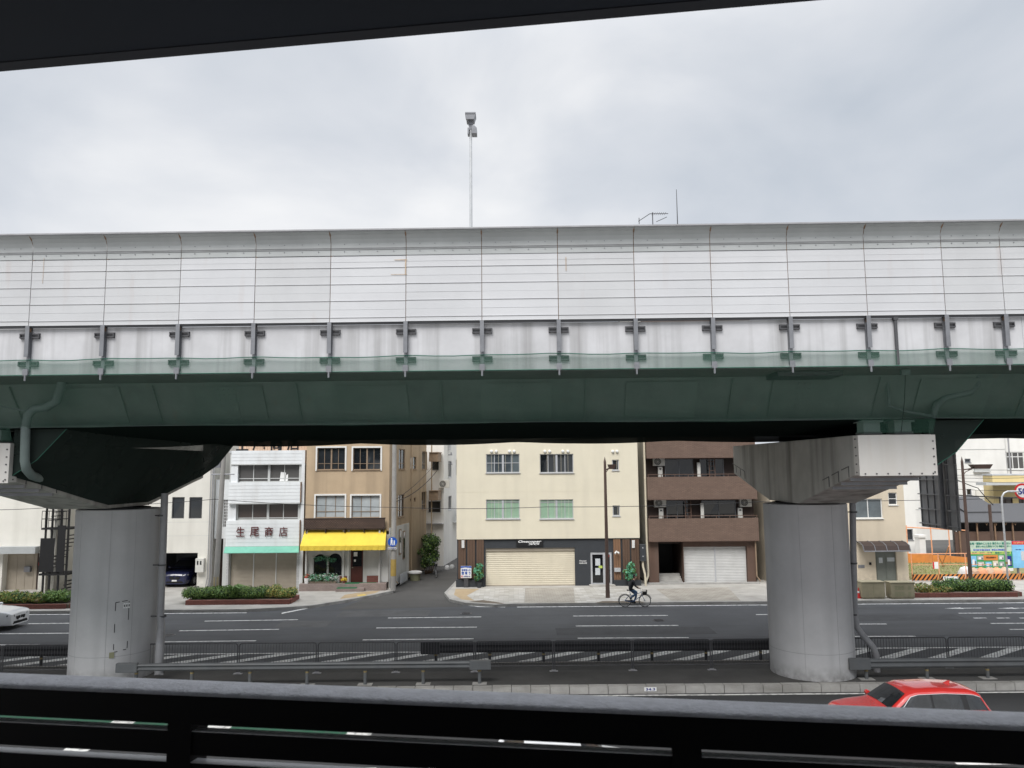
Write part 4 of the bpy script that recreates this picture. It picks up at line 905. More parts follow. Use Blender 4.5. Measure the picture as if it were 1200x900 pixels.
sops = [srect(467, 526.3, 474.3, 550), srect(481, 535, 487.7, 550), srect(494.3, 529, 501, 550), srect(466.5, 579.5, 473.5, 606), srect(494, 576, 500.5, 597.5), srect(480.5, 584, 482.5, 588), srect(485, 583, 487, 588)]
def f(mb):
    mb.T = TY(YT); mb.wall(xl, xr, zg-.1, zt_, ops, .16, 0)
    mb.T = TS; mb.wall(0, SL, GB-.02, zt_, sops, .16, 1)
    a, b = alley(SL), alley(SL, -6); mb.T = None
    mb.quad((a.x, a.y, GB), (xl, a.y, GB), (xl, a.y, zt_), (a.x, a.y, zt_)); mb.quad((xl, YT, GB), (xl, YT, zt_), (xl, a.y, zt_), (xl, a.y, GB))
part(t, 'wall', ['tan', 'tan_side'], f)
a = alley(SL); part(t, 'roof', 'grey_wall', lambda mb: mb.poly([(xl, YT, zt_), (xr, YT, zt_), (a.x, a.y, zt_), (xl, a.y, zt_)]))
for i, o in enumerate(ops):
    w_ = win(t, TY(YT), o, 4 if i < 2 else 3, 1, 'rust_frame', 'glass' if i < 2 else 'glass_frost', .12, .038, .06, rowfr=[.28], heavy=2 if i < 2 else None)
    part(w_, 'surround', 'white_frame', lambda mb: (mb.box(o[0]-.1, o[0], -.05, .02, o[2]-.08, o[3]+.1), mb.box(o[1], o[1]+.1, -.05, .02, o[2]-.08, o[3]+.1), mb.box(o[0], o[1], -.05, .02, o[3], o[3]+.1)), TY(YT))
for i, o in enumerate(sops): win(t, TS, o, 2 if i < 5 else 1, 1, 'rust_frame', 'glass_grey' if i in (0, 1, 2) else 'glass', .10, .05, .05 if i < 5 else 0, rowfr=[.3])
r = R(358.4, 607.6, 452, 618.6)
def f(mb):
    mb.box(r[0], r[1], -.35, -.25, r[2], r[3]); mb.box(r[0]-.03, r[1]+.03, -.37, -.22, r[3], r[3]+.05, 1); mb.box(r[0]-.03, r[1]+.03, -.36, -.0, r[2]-.05, r[2]-.002, 1)
    for k in range(5): x = r[0]+.1+(r[1]-r[0]-.2)*k/4; mb.box(x-.025, x+.025, -.34, -.02, r[2]-.28, r[2]-.051, 1)
part(t, 'parapet_screen', ['block_lattice', 'brown_dark'], f, TY(YT))
r = R(359, 645, 446, 681); wz0 = GB+.42
aw0, aw1 = R(367.5, 649.5, 383, 674.5), R(385, 648.5, 400.4, 674.5); dd = R(410.7, 640, 425.5, 681.5)
def f(mb):
    ops_ = [(q[0], q[1], q[2], q[3]) for q in (aw0, aw1)]+[(dd[0], dd[1], GB, dd[3])]
    mb.wall(xl+.12, r[1], GB, zg, ops_, .14, 0, .0)
    for q in (aw0, aw1):      # arched heads
        c_ = (q[0]+q[1])/2; ra = (q[1]-q[0])/2; n_ = 14; za = q[3]-ra
        for s in (0, 1):
            pts = [(c_+ra*math.cos(PI*(k/n_)), -.004, za+ra*math.sin(PI*(k/n_))) for k in range(n_//2+1)] if s == 0 else [(c_+ra*math.cos(PI*(k/n_)), -.004, za+ra*math.sin(PI*(k/n_))) for k in range(n_, n_//2-1, -1)]
            cx_ = q[1] if s == 0 else q[0]
            for p0, p1 in zip(pts[:-1], pts[1:]): mb.poly([(cx_, -.004, q[3]+.01), p0, p1])
    a0 = at(401.5, 660, YT).x; a1 = at(409.5, 660, YT).x; mb.box(a0, a0+.12, -.12, -.002, GB+.4, zg); mb.box(a1-.12, a1, -.12, -.002, GB+.4, zg)
    x0 = r[1]; mb.box(x0-.1, x0, -.25, .0, GB+.4, zg)
    x1 = xl+.12; mb.box(x1, x1+.1, -.25, -.002, GB+.4, zg)
part(t, 'shop_front', 'whitewash', f, TY(YT))
for q in (aw0, aw1): part(t, 'arched_window', 'glass_black', lambda mb: mb.quad((q[0]-.02, .12, q[2]-.02), (q[1]+.02, .12, q[2]-.02), (q[1]+.02, .12, q[3]+.02), (q[0]-.02, .12, q[3]+.02)), TY(YT))
def f(mb):
    mb.box(dd[0], dd[1], .10, .15, wz0, wz0+1.0); mb.box(dd[0], dd[0]+.1, .10, .15, wz0+1.0, dd[3]); mb.box(dd[1]-.1, dd[1], .10, .15, wz0+1.0, dd[3])
    for k in range(3): x = dd[0]+.1+(dd[1]-dd[0]-.2)*k/3; mb.box(x+.02, x+(dd[1]-dd[0]-.2)/3-.02, .085, .1, wz0+.1, wz0+.9)
dk = part(t, 'door', 'door_brown', f, TY(YT))
part(dk, 'pane', 'glass_black', lambda mb: mb.quad((dd[0]+.08, .13, wz0+.98), (dd[1]-.08, .13, wz0+.98), (dd[1]-.08, .13, dd[3]), (dd[0]+.08, .13, dd[3])), TY(YT))
part(dk, 'notice', 'sign_white', lambda mb: (mb.box(dd[0]+.18, dd[0]+.42, .11, .125, wz0+1.65, wz0+1.92), mb.box(dd[0]+.2, dd[0]+.33, .11, .125, wz0+1.3, wz0+1.45)), TY(YT))
part(dk, 'handle', 'chrome', lambda mb: mb.tube([(dd[0]+.08, .08, wz0+.95), (dd[0]+.08, .03, wz0+.95), (dd[0]+.2, .03, wz0+.95)], .015, 6), TY(YT))
q = R(430, 674.5, 445.6, 681.5); q2 = R(398, 675, 409.5, 681.5)
part(t, 'brick_dado', 'brick_red', lambda mb: (mb.box(q[0], q[1]-.1, -.06, -.003, GB+.4, q[3]), mb.box(q2[0], q2[1], -.06, -.003, GB+.4, q2[3])), TY(YT))
def f(mb):
    mb.box(xl-.1, xr-.03, -.75, -.26, GB+.001, GB+.44); mb.box(xl+.02, r[1], -.26, -.004, GB+.001, GB+.42); a0 = at(398, 680, YT).x; a1 = at(424, 680, YT).x; mb.box(a0, a1+.35, -1.15, -.752, GB+.001, GB+.2)
part(t, 'front_step', 'tile_pinkgrey', f, TY(YT))
a0 = at(398, 680, YT).x; a1 = at(422, 680, YT).x
part(t, 'door_mat', 'mat_green', lambda mb: (mb.box(a0+.05, a1-.02, -1.13, -.76, GB+.202, GB+.225), mb.box(a0+.5, a1+.05, -.745, -.27, GB+.442, GB+.465), mb.box(xl+.9, r[1]-.2, -.4, -.27, GB+.442, GB+.455)), TY(YT))
ya = [R(357.5, 621.5, 452.8, 621.5), ]
zA0 = at(400, 621.3, YT).z; zA1 = at(400, 639.5, YT-1.15).z; zA2 = at(400, 645, YT-1.15).z
ax0, ax1 = at(357.3, 630, YT).x, at(452.6, 630, YT).x; bx0, bx1 = at(351.6, 640, YT-1.15).x, at(451.4, 640, YT-1.15).x
def f(mb):
    n_ = 40
    for k in range(n_):
        t0, t1 = k/n_, (k+1)/n_; l = lambda u, v, q_: u+(v-u)*q_
        w0, w1 = .012*math.sin(k*1.9), .012*math.sin((k+1)*1.9)
        mb.quad((l(bx0,bx1,t0), -1.15+w0, zA1), (l(bx0,bx1,t1), -1.15+w1, zA1), (l(ax0,ax1,t1), -.01, zA0), (l(ax0,ax1,t0), -.01, zA0))
        mb.quad((l(bx0,bx1,t0), -1.15+w0*2, zA2), (l(bx0,bx1,t1), -1.15+w1*2, zA2), (l(bx0,bx1,t1), -1.15+w1, zA1), (l(bx0,bx1,t0), -1.15+w0, zA1))
    mb.poly([(bx0, -1.15, zA2), (bx0, -1.15, zA1), (ax0, -.01, zA0), (ax0, -.01, zA2)]); mb.poly([(bx1, -1.15, zA2), (ax1, -.01, zA2), (ax1, -.01, zA0), (bx1, -1.15, zA1)])
part(t, 'awning', 'yellow', f, TY(YT))
w0 = srect(455.4, 618, 477, 690)
def f(mb):
    mb.T = TS; mb.box(.05, 5.2, -.06, -.003, GB, at(465, 617, YT).z-.1); mb.T = TY(YT); mb.box(r[1]+.002, xr-.0, -.05, -.002, GB+.44, zg-.3)
part(t, 'whitewashed_wall', 'whitewash', f)
for px in (462, 480.5, 504): s_ = sidex(px); part(t, 'drainpipe', 'tan_side', lambda mb: mb.tube([(s_, -.12, zt_), (s_, -.12, .5), (s_+.1, -.25, .3)], .05, 8), TS, smooth=True)
for (a, b, c, d) in [(466.5, 620, 469, 650), (471, 622, 473.5, 655)]:
    q = srect(a, b, c, d); part(t, 'window', ['rust_frame', 'glass'], lambda mb: (mb.box(q[0], q[1], -.10, -.062, q[2], q[3]), mb.box(q[0]+.1, q[1]-.1, -.105, -.101, q[2]+.1, q[3]-.1, 1)), TS)
q = srect(465, 671, 473.5, 689); part(t, 'side_gate', 'steel_light', lambda mb: (mb.box(q[0], q[1], -.30, -.26, GB, q[3]), [mb.box(q[0]+.1+k*.25, q[0]+.14+k*.25, -.33, -.301, GB+.1, q[3]-.05) for k in range(int((q[1]-q[0])/.25))]), TS)
for y0, y1 in ((531, 540), (575.5, 585)):      # boxes around the end windows
    q = srect(502.5, y0, 506.5, y1+1); part(t, 'window_box', 'rust_frame', lambda mb: (mb.box(q[0], q[1], -.75, -.002, q[2], q[3]), mb.box(q[0]-.1, q[1]+.1, -.8, .0-.001, q[3]+.01, q[3]+.06)), TS)

# --- white shop building with siding bands
YS = 51.5
R = lambda a, b, c, d: rect(a, b, c, d, YS)
xl, xr = at(266.5, 640, YS).x, at(355.6, 640, YS).x
zz_ = {y: at(310, y, YS).z for y in (528, 543.5, 565, 589, 609.5, 639.4, 648, 688)}
w1 = R(278, 543.5, 350.7, 565); w2 = R(276.8, 590, 349.3, 609.5); shr = R(268.5, 648, 347.6, 688)
t = building('white_shop_building', 'narrow white shop building with lapped siding bands, mint awning and dark red characters', xl, xr, YS, zz_[528]-.15, 11, 'siding_grey', [w1, w2, (shr[0], shr[1], GB-.03, shr[3])], rd=.3)
for (z0, z1, dx0, dx1, pj) in ((zz_[543.5], zz_[528], .1, .0, .10), (zz_[589], zz_[565], .05, .22, .28), (zz_[639.4], zz_[609.5], -.03, .22, .28)):
    def f(mb):
        siding_mb(mb, xl+dx0, xr-dx1, z0, z1, -pj+.03, .235, .012)
        mb.quad((xl+dx0, -pj+.03, z0), (xl+dx0, -pj+.03, z1), (xl+dx0, 0, z1), (xl+dx0, 0, z0)); mb.quad((xr-dx1, -pj+.03, z0), (xr-dx1, 0, z0), (xr-dx1, 0, z1), (xr-dx1, -pj+.03, z1))
        mb.quad((xl+dx0, -pj+.03, z1), (xr-dx1, -pj+.03, z1), (xr-dx1, 0, z1), (xl+dx0, 0, z1))
        mb.box(xl+dx0, xr-dx1, -pj-.01, -.002, z0-.07, z0-.005, 1); mb.box(xr-dx1, xr-dx1+.05, -pj, -.002, z0, z1, 2)
    part(t, 'siding_band', ['siding_white', 'siding_grey', 'rusty'], f, TY(YS))
part(t, 'corner_trim', 'siding_white', lambda mb: (mb.box(xr-.2, xr+.01, -.12, -.002, GB, zz_[528]), mb.box(xl-.01, xl+.5, -.05, -.003, zz_[609.5], zz_[589]-.08), mb.box(xl+.1, xl+.55, -.05, -.003, zz_[565], zz_[543.5]-.08)), TY(YS))
win(t, TY(YS), w1, 4, 1, 'siding_grey', 'curtain', .22, .06, 0, heavy=2, rowfr=[.2])
win(t, TY(YS), w2, 4, 1, 'siding_grey', 'curtain_brown', .22, .06, 0, heavy=2, rowfr=[.12])
q = R(326.5, 553, 336.5, 565); part(t, 'paper_sheet', 'sign_white', lambda mb: (mb.prism([(q[0], .2, q[2]), (q[0]+.35, .2, q[2]), (q[0]+.42, .2, q[3]-.05), (q[0]+.08, .2, q[3])], (0, .01, 0)), mb.prism([(q[0]+.37, .195, q[2]), (q[1], .195, q[2]+.1), (q[1], .195, q[3]-.15), (q[0]+.45, .195, q[3]-.2)], (0, .01, 0))), TY(YS))
chars = '生尾商店'
for ch, (a, b) in zip(chars, ((278.8, 288.6), (295, 305.4), (312, 321.8), (328.6, 338.6))):
    q = R(a, 617, b, 628.4); text(ch, t, q[0], q[1], q[2], q[3], -.33, 'letter_brown', T=TY(YS), bold=.012)
zA0, zA1 = at(310, 639.8, YS).z, at(310, 647.6, YS-.9).z; bx0, bx1 = at(262, 646, YS-.9).x, at(350, 646, YS-.9).x
part(t, 'awning', 'mint', lambda mb: (mb.prism([(xl-.05, -.3, zA0), (xr-.22, -.3, zA0), (bx1, -.9, zA1), (bx0, -.9, zA1)], (0, 0, -.03)),), TY(YS))
for k in range(3):
    a = shr[0]+(shr[1]-shr[0])*(0, .345, .68, 1)[k]; b = shr[0]+(shr[1]-shr[0])*(0, .345, .68, 1)[k+1]
    o = part(t, 'roller_shutter', 'shutter_beige', lambda mb: shutter_mb(mb, a+.03, b-.03, GB+.01, shr[3], .25, .085, .014), TY(YS))
    if k: part(o, 'post', 'shutter_silver', lambda mb: mb.box(a-.03, a+.03, .2, .26, GB, shr[3]), TY(YS))
part(t, 'tiled_pier', 'tile_white', lambda mb: (mb.box(shr[1]+.02, xr-.2, -.10, -.003, GB, shr[3]+.2), mb.box(xl+.0, shr[0]-.02, -.10, -.003, GB, shr[3]+.2)), TY(YS))
r = (xl+.35, xr-.05, zz_[528]+.004, zz_[528]+1.9)
bb = thing('rooftop_sign', 'weathered peach rooftop sign with black characters above the white shop building', 'sign', ((r[0]+r[1])/2, YS+.6, zz_[528]))
def f(mb):
    n_ = 26
    for k in range(n_): mb.box(r[0]+(r[1]-r[0])*k/n_, r[0]+(r[1]-r[0])*(k+1)/n_-.012, .55+.01*(k % 2), .6+.01*(k % 2), r[2], r[3])
part(bb, 'board', 'peach', f, TY(YS))
part(bb, 'sign_frame', 'rusty', lambda mb: [mb.tube([(x, .68, r[2]), (x, .68, r[3]), (x, 1.8, r[2])], .03, 6) for x in (r[0]+.2, (r[0]+r[1])/2, r[1]-.2)], TY(YS))
for k, ch in enumerate(chars):
    x = at((283.5, 303, 323.5, 343.5)[k], 527, YS+.5).x; text(ch, bb, x-.42, x+.42, r[2]+.01, r[2]+.95, .53, 'letter_black', T=TY(YS), bold=.02)
# lattice stair bay beside it
a0, a1 = at(250.5, 640, YS+.6).x, at(267, 640, YS+.6).x
q = rect(261.5, 585.5, 266.5, 618, YS+.6)
part(t, 'stair_bay', ['siding_white', 'tile_white', 'brown_dark'], lambda mb: (mb.wall(a0, a1+.1, at(260, 632, YS).z, at(260, 562, YS).z, [q], .1, 0, .6), [mb.box(q[0], q[1], .64, .68, q[2]+i*(q[3]-q[2])/9, q[2]+i*(q[3]-q[2])/9+.05, 1) for i in range(10)], [mb.box(q[0]+i*(q[1]-q[0])/3, q[0]+i*(q[1]-q[0])/3+.04, .635, .645, q[2], q[3], 1) for i in range(4)], mb.quad((q[0], .72, q[2]), (q[1], .72, q[2]), (q[1], .72, q[3]), (q[0], .72, q[3]), 2)), TY(YS))
part(t, 'side_passage', ['brown_dark', 'siding_grey'], lambda mb: (mb.quad((a0, 1.5, GB), (a1+.2, 1.5, GB), (a1+.2, 1.5, 5), (a0, 1.5, 5), 0), mb.box(a1-.2, a1+.1, .3, .5, GB, 3.4, 1)), TY(YS))

# --- white panelled building with open garage
YW = 51.7
R = lambda a, b, c, d: rect(a, b, c, d, YW)
xl, xr = at(110, 640, YW).x, at(246.5, 640, YW).x; g = R(196, 648, 231, 690); g = (g[0]-2.2, g[1], GB-.03, g[3])
ops = [R(201.4, 582.6, 216, 607.6), R(221.6, 582.6, 236.8, 607.6)]
t = building('garage_building', 'off-white panelled building with two dark windows over an open garage', xl, xr, YW, 11.2, 12, 'offwhite', ops+[g], rd=.25)
for o in ops: win(t, TY(YW), o, 1, 1, 'steel_dark', 'glass', .1, .05, 0)
part(t, 'garage_interior', 'steel_grey', lambda mb: (mb.quad((g[0], 6.5, GB), (g[1], 6.5, GB), (g[1], 6.5, g[3]+.1), (g[0], 6.5, g[3]+.1)), mb.quad((g[0], .26, GB), (g[0], 6.5, GB), (g[0], 6.5, g[3]+.1), (g[0], .26, g[3]+.1)), mb.quad((g[1]+.01, .26, GB), (g[1]+.01, 6.5, GB), (g[1]+.01, 6.5, g[3]+.1), (g[1]+.01, .26, g[3]+.1)), mb.quad((g[0], .26, g[3]+.05), (g[1], .26, g[3]+.05), (g[1], 6.5, g[3]+.05), (g[0], 6.5, g[3]+.05))), TY(YW))
q = R(231, 654, 240.5, 670); part(t, 'meter_box', ['ac_white', 'black'], lambda mb: (mb.box(q[0], q[1], -.3, -.002, q[2], q[3]), mb.box(q[0]+.1, q[0]+.2, -.305, -.301, q[3]-.4, q[3]-.15, 1), mb.box(q[0]+.3, q[0]+.4, -.305, -.301, q[3]-.4, q[3]-.15, 1)), TY(YW))
part(t, 'panel_joint', 'siding_grey', lambda mb: [mb.box(xl, xr, -.004, -.001, at(220, y, YW).z, at(220, y, YW).z+.015) for y in (612, 628)], TY(YW))
for px, rr in ((245, .03), (247.6, .045), (249.5, .025)): p = at(px, 640, YW); part(t, 'drainpipe', 'pipe_grey', lambda mb: mb.tube([(p.x, -.12, 11), (p.x, -.12, .9), (p.x-.1, -.15, .2)], rr, 8), TY(YW), smooth=True)

# --- white workshop at the far left
YL = 51.7
R = lambda a, b, c, d: rect(a, b, c, d, YL)
xl, xr = at(-260, 640, YL).x, at(65.5, 640, YL).x
ops = [(at(-100, 660, YL).x, at(3, 660, YL).x-.3, GB-.03, at(20, 648.5, YL).z), (at(3, 660, YL).x, at(47, 660, YL).x, GB-.03, at(20, 648.5, YL).z)]
t = building('white_workshop', 'plain white workshop with a long grey canopy over a beige door at far left', xl, xr, YL, 11, 12, 'offwhite', ops, rd=.6)
part(t, 'canopy', 'barrier_cap', lambda mb: mb.box(xl, at(48, 640, YL).x, -.6, -.002, at(20, 648, YL).z, at(20, 640, YL).z), TY(YL))
q = R(4, 649, 37.5, 692); part(t, 'sliding_door', 'shutter_beige', lambda mb: (mb.box(ops[1][0], q[1], .5, .56, GB, ops[1][3]), [mb.box(q[0]+k*.55, q[0]+k*.55+.02, .48, .499, GB, ops[1][3]) for k in range(4)]), TY(YL))
part(t, 'sliding_door', 'shutter_beige', lambda mb: mb.box(ops[0][0], ops[0][1], .5, .56, GB, ops[0][3]), TY(YL))
q = R(38.5, 649, 47.5, 692); dk = part(t, 'door', 'brown_dark', lambda mb: mb.box(q[0], ops[1][1], .45, .5, GB, ops[1][3]), TY(YL))
q = R(40.5, 660, 44.5, 663.4); part(dk, 'notice', 'sign_red', lambda mb: mb.box(q[0], q[1], .43, .445, q[2], q[3]), TY(YL))
q = R(25, 664.5, 32, 671); part(t, 'letter_box', 'steel_grey', lambda mb: mb.box(q[0], q[1], .25, .499, q[2], q[3]), TY(YL))
part(t, 'pilaster', 'offwhite', lambda mb: (mb.box(at(48, 660, YL).x+.02, at(57, 660, YL).x, -.25, -.002, GB, at(20, 640, YL).z), mb.box(at(59.5, 620, YL).x, xr, -.05, -.002, GB, 10.9), mb.box(xl, xr, -.006, -.001, at(20, 622, YL).z, at(20, 622, YL).z+.02)), TY(YL))
# black steel outdoor staircase and what is behind it
q = R(61, 590, 88, 684)
t = thing('outdoor_staircase', 'black steel outdoor staircase between the white workshop and the left pier', 'staircase', ((q[0]+q[1])/2, YL-.3, GB))
def f(mb):
    for x in (q[0]+.05, q[0]+.45, q[1]-.5, q[1]): mb.box(x-.05, x+.05, -.9, -.8, GB, 9.5)
    for x in (q[0]+.05, q[1]): mb.box(x-.05, x+.05, .4, .5, GB, 9.5)
part(t, 'post', 'black', f, TY(YL))
for z0 in (1.35, 4.25, 7.3):
    def f(mb):
        mb.box(q[0]-.2, q[1]+.1, -.95, .55, z0-.12, z0)
        for z_ in (z0+.55, z0+1.05): mb.box(q[0]-.2, q[1]+.1, -.96, -.92, z_, z_+.05)
        for k in range(9): x = q[0]-.2+k*(q[1]-q[0]+.3)/8; mb.box(x-.015, x+.015, -.95, -.93, z0, z0+1.05)
    part(t, 'landing', 'black', f, TY(YL))
    part(t, 'flight', 'black', lambda mb: [mb.box(q[0]+.1+k*.17, q[0]+.1+k*.17+.22, -.75, .3, z0-2.6+k*.26, z0-2.56+k*.26) for k in range(9)], TY(YL))
part(t, 'screen_panel', 'black', lambda mb: (mb.box(q[0]-.18, q[0]+.75, -.99, -.965, 1.45, 3.6), mb.box(q[0]+.9, q[1]-.1, -.99, -.965, 1.45, 4.4)), TY(YL))
YQ = 56; t = building('white_house', 'white house wall with a dark window behind the black outdoor staircase', at(58, 640, YQ).x, at(112, 640, YQ).x, YQ, 9.5, 7, 'white_wall', [rect(70, 590, 84, 607, YQ)], cat='house')
win(t, TY(YQ), rect(70, 590, 84, 607, YQ), 1, 1, 'steel_grey', 'glass_grey', .1, .05, .05)
# --- beige building right of the right pier
YE = 51.7
R = lambda a, b, c, d: rect(a, b, c, d, YE)
xl, xr = at(905, 640, YE).x, at(1063, 640, YE).x
ops = [R(1001, 584.5, 1034, 607.5), R(1041, 577.3, 1051.3, 591.6), (R(1026.5, 644, 1051, 683)[0], R(1026.5, 644, 1051, 683)[1], GB-.03, R(1026.5, 645, 1051, 683)[3])]
t = building('beige_building', 'beige rendered two storey building with brown canopy over a grey door beside the right pier', xl, xr, YE, at(1050, 566, YE).z, 10, 'beige', ops, rd=.2)
o = win(t, TY(YE), ops[0], 2, 1, 'white_frame', 'glass_grey', .1, .06, .08); win(t, TY(YE), ops[1], 1, 2, 'white_frame', 'glass', .1, .05, .06, rowfr=[.5])
q = ops[2]; dk = part(t, 'door', 'door_grey', lambda mb: (mb.box(q[0], q[1], .12, .2, GB, q[3]), mb.box(q[0]+.12, (q[0]+q[1])/2-.04, .10, .118, GB+.1, q[3]-.25), mb.box((q[0]+q[1])/2+.04, q[1]-.12, .10, .118, GB+.1, q[3]-.25)), TY(YE))
part(dk, 'notice', 'lamp_glass', lambda mb: (mb.box(q[0]+.25, q[0]+.5, .085, .098, GB+1.3, GB+1.65), mb.box((q[0]+q[1])/2+.12, (q[0]+q[1])/2+.6, .085, .098, GB+1.4, GB+1.65)), TY(YE))
c = R(1003.5, 634, 1057, 644)
def f(mb):
    pts = [(0, c[3]), (-.55, c[3]-.06), (-.95, c[3]-.22), (-1.1, c[2])]
    for (ya_, za_), (yb_, zb_) in zip(pts[:-1], pts[1:]): mb.prism([(c[0], ya_, za_), (c[1], ya_, za_), (c[1], yb_, zb_), (c[0], yb_, zb_)], (0, 0, -.03))
    for k in range(5):
        x = c[0]+(c[1]-c[0])*k/4
        for (ya_, za_), (yb_, zb_) in zip(pts[:-1], pts[1:]): mb.tube([(x, ya_, za_+.02), (x, yb_, zb_+.02)], .025, 5, 1)
    mb.tube([(c[0], -1.1, c[2]), (c[1], -1.1, c[2])], .04, 6, 1)
part(t, 'canopy', ['brown_dark', 'steel_grey'], f, TY(YE))
q = R(1005.5, 662, 1013, 665.5); part(t, 'name_plate', 'steel_grey', lambda mb: mb.box(q[0], q[1], -.03, -.002, q[2], q[3]), TY(YE))
q = R(1018.5, 659, 1021, 662); part(t, 'intercom', 'black', lambda mb: mb.box(q[0], q[1], -.04, -.002, q[2], q[3]), TY(YE))

# --- alley: what stands farther in
def alley_building(name, label, s0, s1, off, ztop, m, wins, cat='building', wide=7):
    a = alley(s0, off); t = thing(name, label, cat, (a.x, a.y, .02))
    Tm = Matrix(((AU.x, -AU.y, 0, a.x), (AU.y, AU.x, 0, a.y), (0, 0, 1, 0), (0, 0, 0, 1)))
    mb = MB(Tm); mb.wall(0, s1-s0, 0, ztop, [w_ for w_ in wins], .12); mb.quad((0, 0, 0), (0, 0, ztop), (0, wide, ztop), (0, wide, 0)); mb.quad((s1-s0, 0, 0), (s1-s0, wide, 0), (s1-s0, wide, ztop), (s1-s0, 0, ztop)); mb.quad((0, 0, ztop), (s1-s0, 0, ztop), (s1-s0, wide, ztop), (0, wide, ztop))
    mb.build('wall', m, t)
    for w_ in wins: win(t, Tm, w_, 2, 1, 'alu', 'glass', .1, .05, .05)
    return t, Tm
t, Tm = alley_building('white_alley_house', 'white three storey house standing in the alley beyond the tan building', 13.5, 24, .9, 13.5, 'white_wall', [(2.0, 3.4, 7.2, 8.6), (5.5, 6.6, 7.4, 8.8), (2.0, 3.4, 4.4, 5.6), (6.2, 7.4, 4.0, 5.6)], 'house')
part(t, 'gable_wall', ['white_wall', 'glass', 'alu'], lambda mb: (mb.box(-.06, -.002, -.02, 3.4, 0, 13.4), mb.box(-.10, -.062, .35, 1.0, 7.75, 8.95, 2), mb.box(-.106, -.101, .42, .93, 7.82, 8.88, 1), mb.box(-.10, -.062, .2, 1.3, 4.3, 5.3, 2), mb.box(-.106, -.101, .27, 1.23, 4.37, 5.23, 1), mb.box(-.5, -.062, .0, 1.8, 3.4, 3.5, 2)), Tm)
part(t, 'balcony', 'siding_grey', lambda mb: (mb.box(4, 9, -.7, -.002, 3.2, 3.3), mb.box(4, 9, -.72, -.68, 3.3, 4.3)), Tm)
t, Tm = alley_building('grey_alley_building', 'grey weathered building at the back of the alley', 24.6, 40, .7, 12, 'white_wall', [(2, 3.4, 6.8, 8.4), (5, 6.5, 6.8, 8.4), (2, 3.4, 3.6, 5.2), (6, 8, 3.6, 5.2), (10, 12, 3.6, 5.2)])
part(t, 'balcony', 'grey_wall', lambda mb: (mb.box(4, 12, -.9, -.002, 6.0, 6.1), mb.box(4, 12, -.92, -.88, 6.1, 7.1)), Tm)
a, b = alley(64, -12), alley(64, 14)
t = building('alley_end_block', 'pale apartment block closing the far end of the alley', a.x, b.x, a.y, 17, 10, 'white_wall', [(a.x+3+3*i, a.x+4.6+3*i, 1.5+3*j, 3+3*j) for i in range(7) for j in range(5)], zb=.02)
for i in range(7):
    for j in range(5): win(t, TY(a.y), (a.x+3+3*i, a.x+4.6+3*i, 1.5+3*j, 3+3*j), 2, 1, 'alu', 'glass', .1, .06, .05)
t, Tm = alley_building('alley_shed', 'dark low shed on the far side of the grey alley building', 40.5, 52, 1.0, 5, 'dark_tin', [])

# --- background on the right: big white building, sheds, yellow building
YG = 84
R = lambda a, b, c, d: rect(a, b, c, d, YG)
xl, xr = at(1068, 600, YG).x, at(1184, 600, YG).x
ops = [R(1130.5, 537.5, 1137.5, 542), R(1133, 573, 1138.5, 580)]
t = building('white_factory', 'big plain white factory building with small windows behind the vacant lot', xl, xr, YG, 15, 20, 'white_wall', ops, zb=0)
for o in ops: win(t, TY(YG), o, 1, 1, 'steel_grey', 'glass', .1, .08, .06)
for q, m_ in ((R(1141, 545, 1158, 552), 'siding_grey'), (R(1143, 574, 1161, 588), 'offwhite')): part(t, 'hood', m_, lambda mb: (mb.box(q[0], q[1], -.25, -.002, q[2], q[3]), mb.box(q[0]-.1, q[1]+.1, -.3, -.002, q[2]-.12, q[2]-.002)), TY(YG))
for px in (1117, 1184): p = at(px, 560, YG); part(t, 'drainpipe', 'pipe_grey', lambda mb: mb.tube([(p.x, -.15, 15), (p.x, -.15, 0)], .09, 6), TY(YG))
part(t, 'floor_band', 'siding_grey', lambda mb: [mb.box(xl, xr, -.03, -.002, at(1120, y, YG).z, at(1120, y, YG).z+.06) for y in (527, 557, 597)], TY(YG))
YG2 = 86; xl, xr = at(1184.4, 600, YG2).x, at(1300, 600, YG2).x
q = R(1187, 529, 1215, 550)
t = building('white_annex', 'white annex with a shuttered window next to the white factory', xl, xr, YG2, 15.5, 15, 'white_wall', [q], zb=0)
win(t, TY(YG2), q, 4, 1, 'white_frame', 'curtain', .12, .1, .1, rowfr=[.72])
YY = 74; R = lambda a, b, c, d: rect(a, b, c, d, YY)
xl, xr = at(1166, 600, YY).x, at(1290, 600, YY).x
q = R(1171, 583, 1187, 595); q2 = R(1194, 583, 1204, 597)
t = building('yellow_building', 'pale yellow low building behind the signboards on the right', xl, xr, YY, at(1190, 557, YY).z, 1.5, 'yellow_wall', [q, q2], zb=0)
for o in (q, q2): win(t, TY(YY), o, 2, 1, 'brown_dark', 'curtain_brown', .1, .08, .08)
part(t, 'eave', 'siding_grey', lambda mb: mb.box(xl-1.6, xr, -1.6, -.002, at(1190, 568, YY).z, at(1190, 565, YY).z), TY(YY))
YD = 66; R = lambda a, b, c, d: rect(a, b, c, d, YD)
xl, xr = at(1121, 620, YD).x, at(1290, 620, YD).x; z0, z1, z2 = at(1150, 624, YD).z, at(1150, 611, YD).z, at(1180, 598, YD).z
t = building('dark_shed', 'long dark open shed with a grey corrugated lean-to roof behind the signboards', at(1121, 620, YD+4.4).x, xr, YD+4.2, z1-.05, .2, 'dark_tin', zb=0, roof=False, cat='shed')
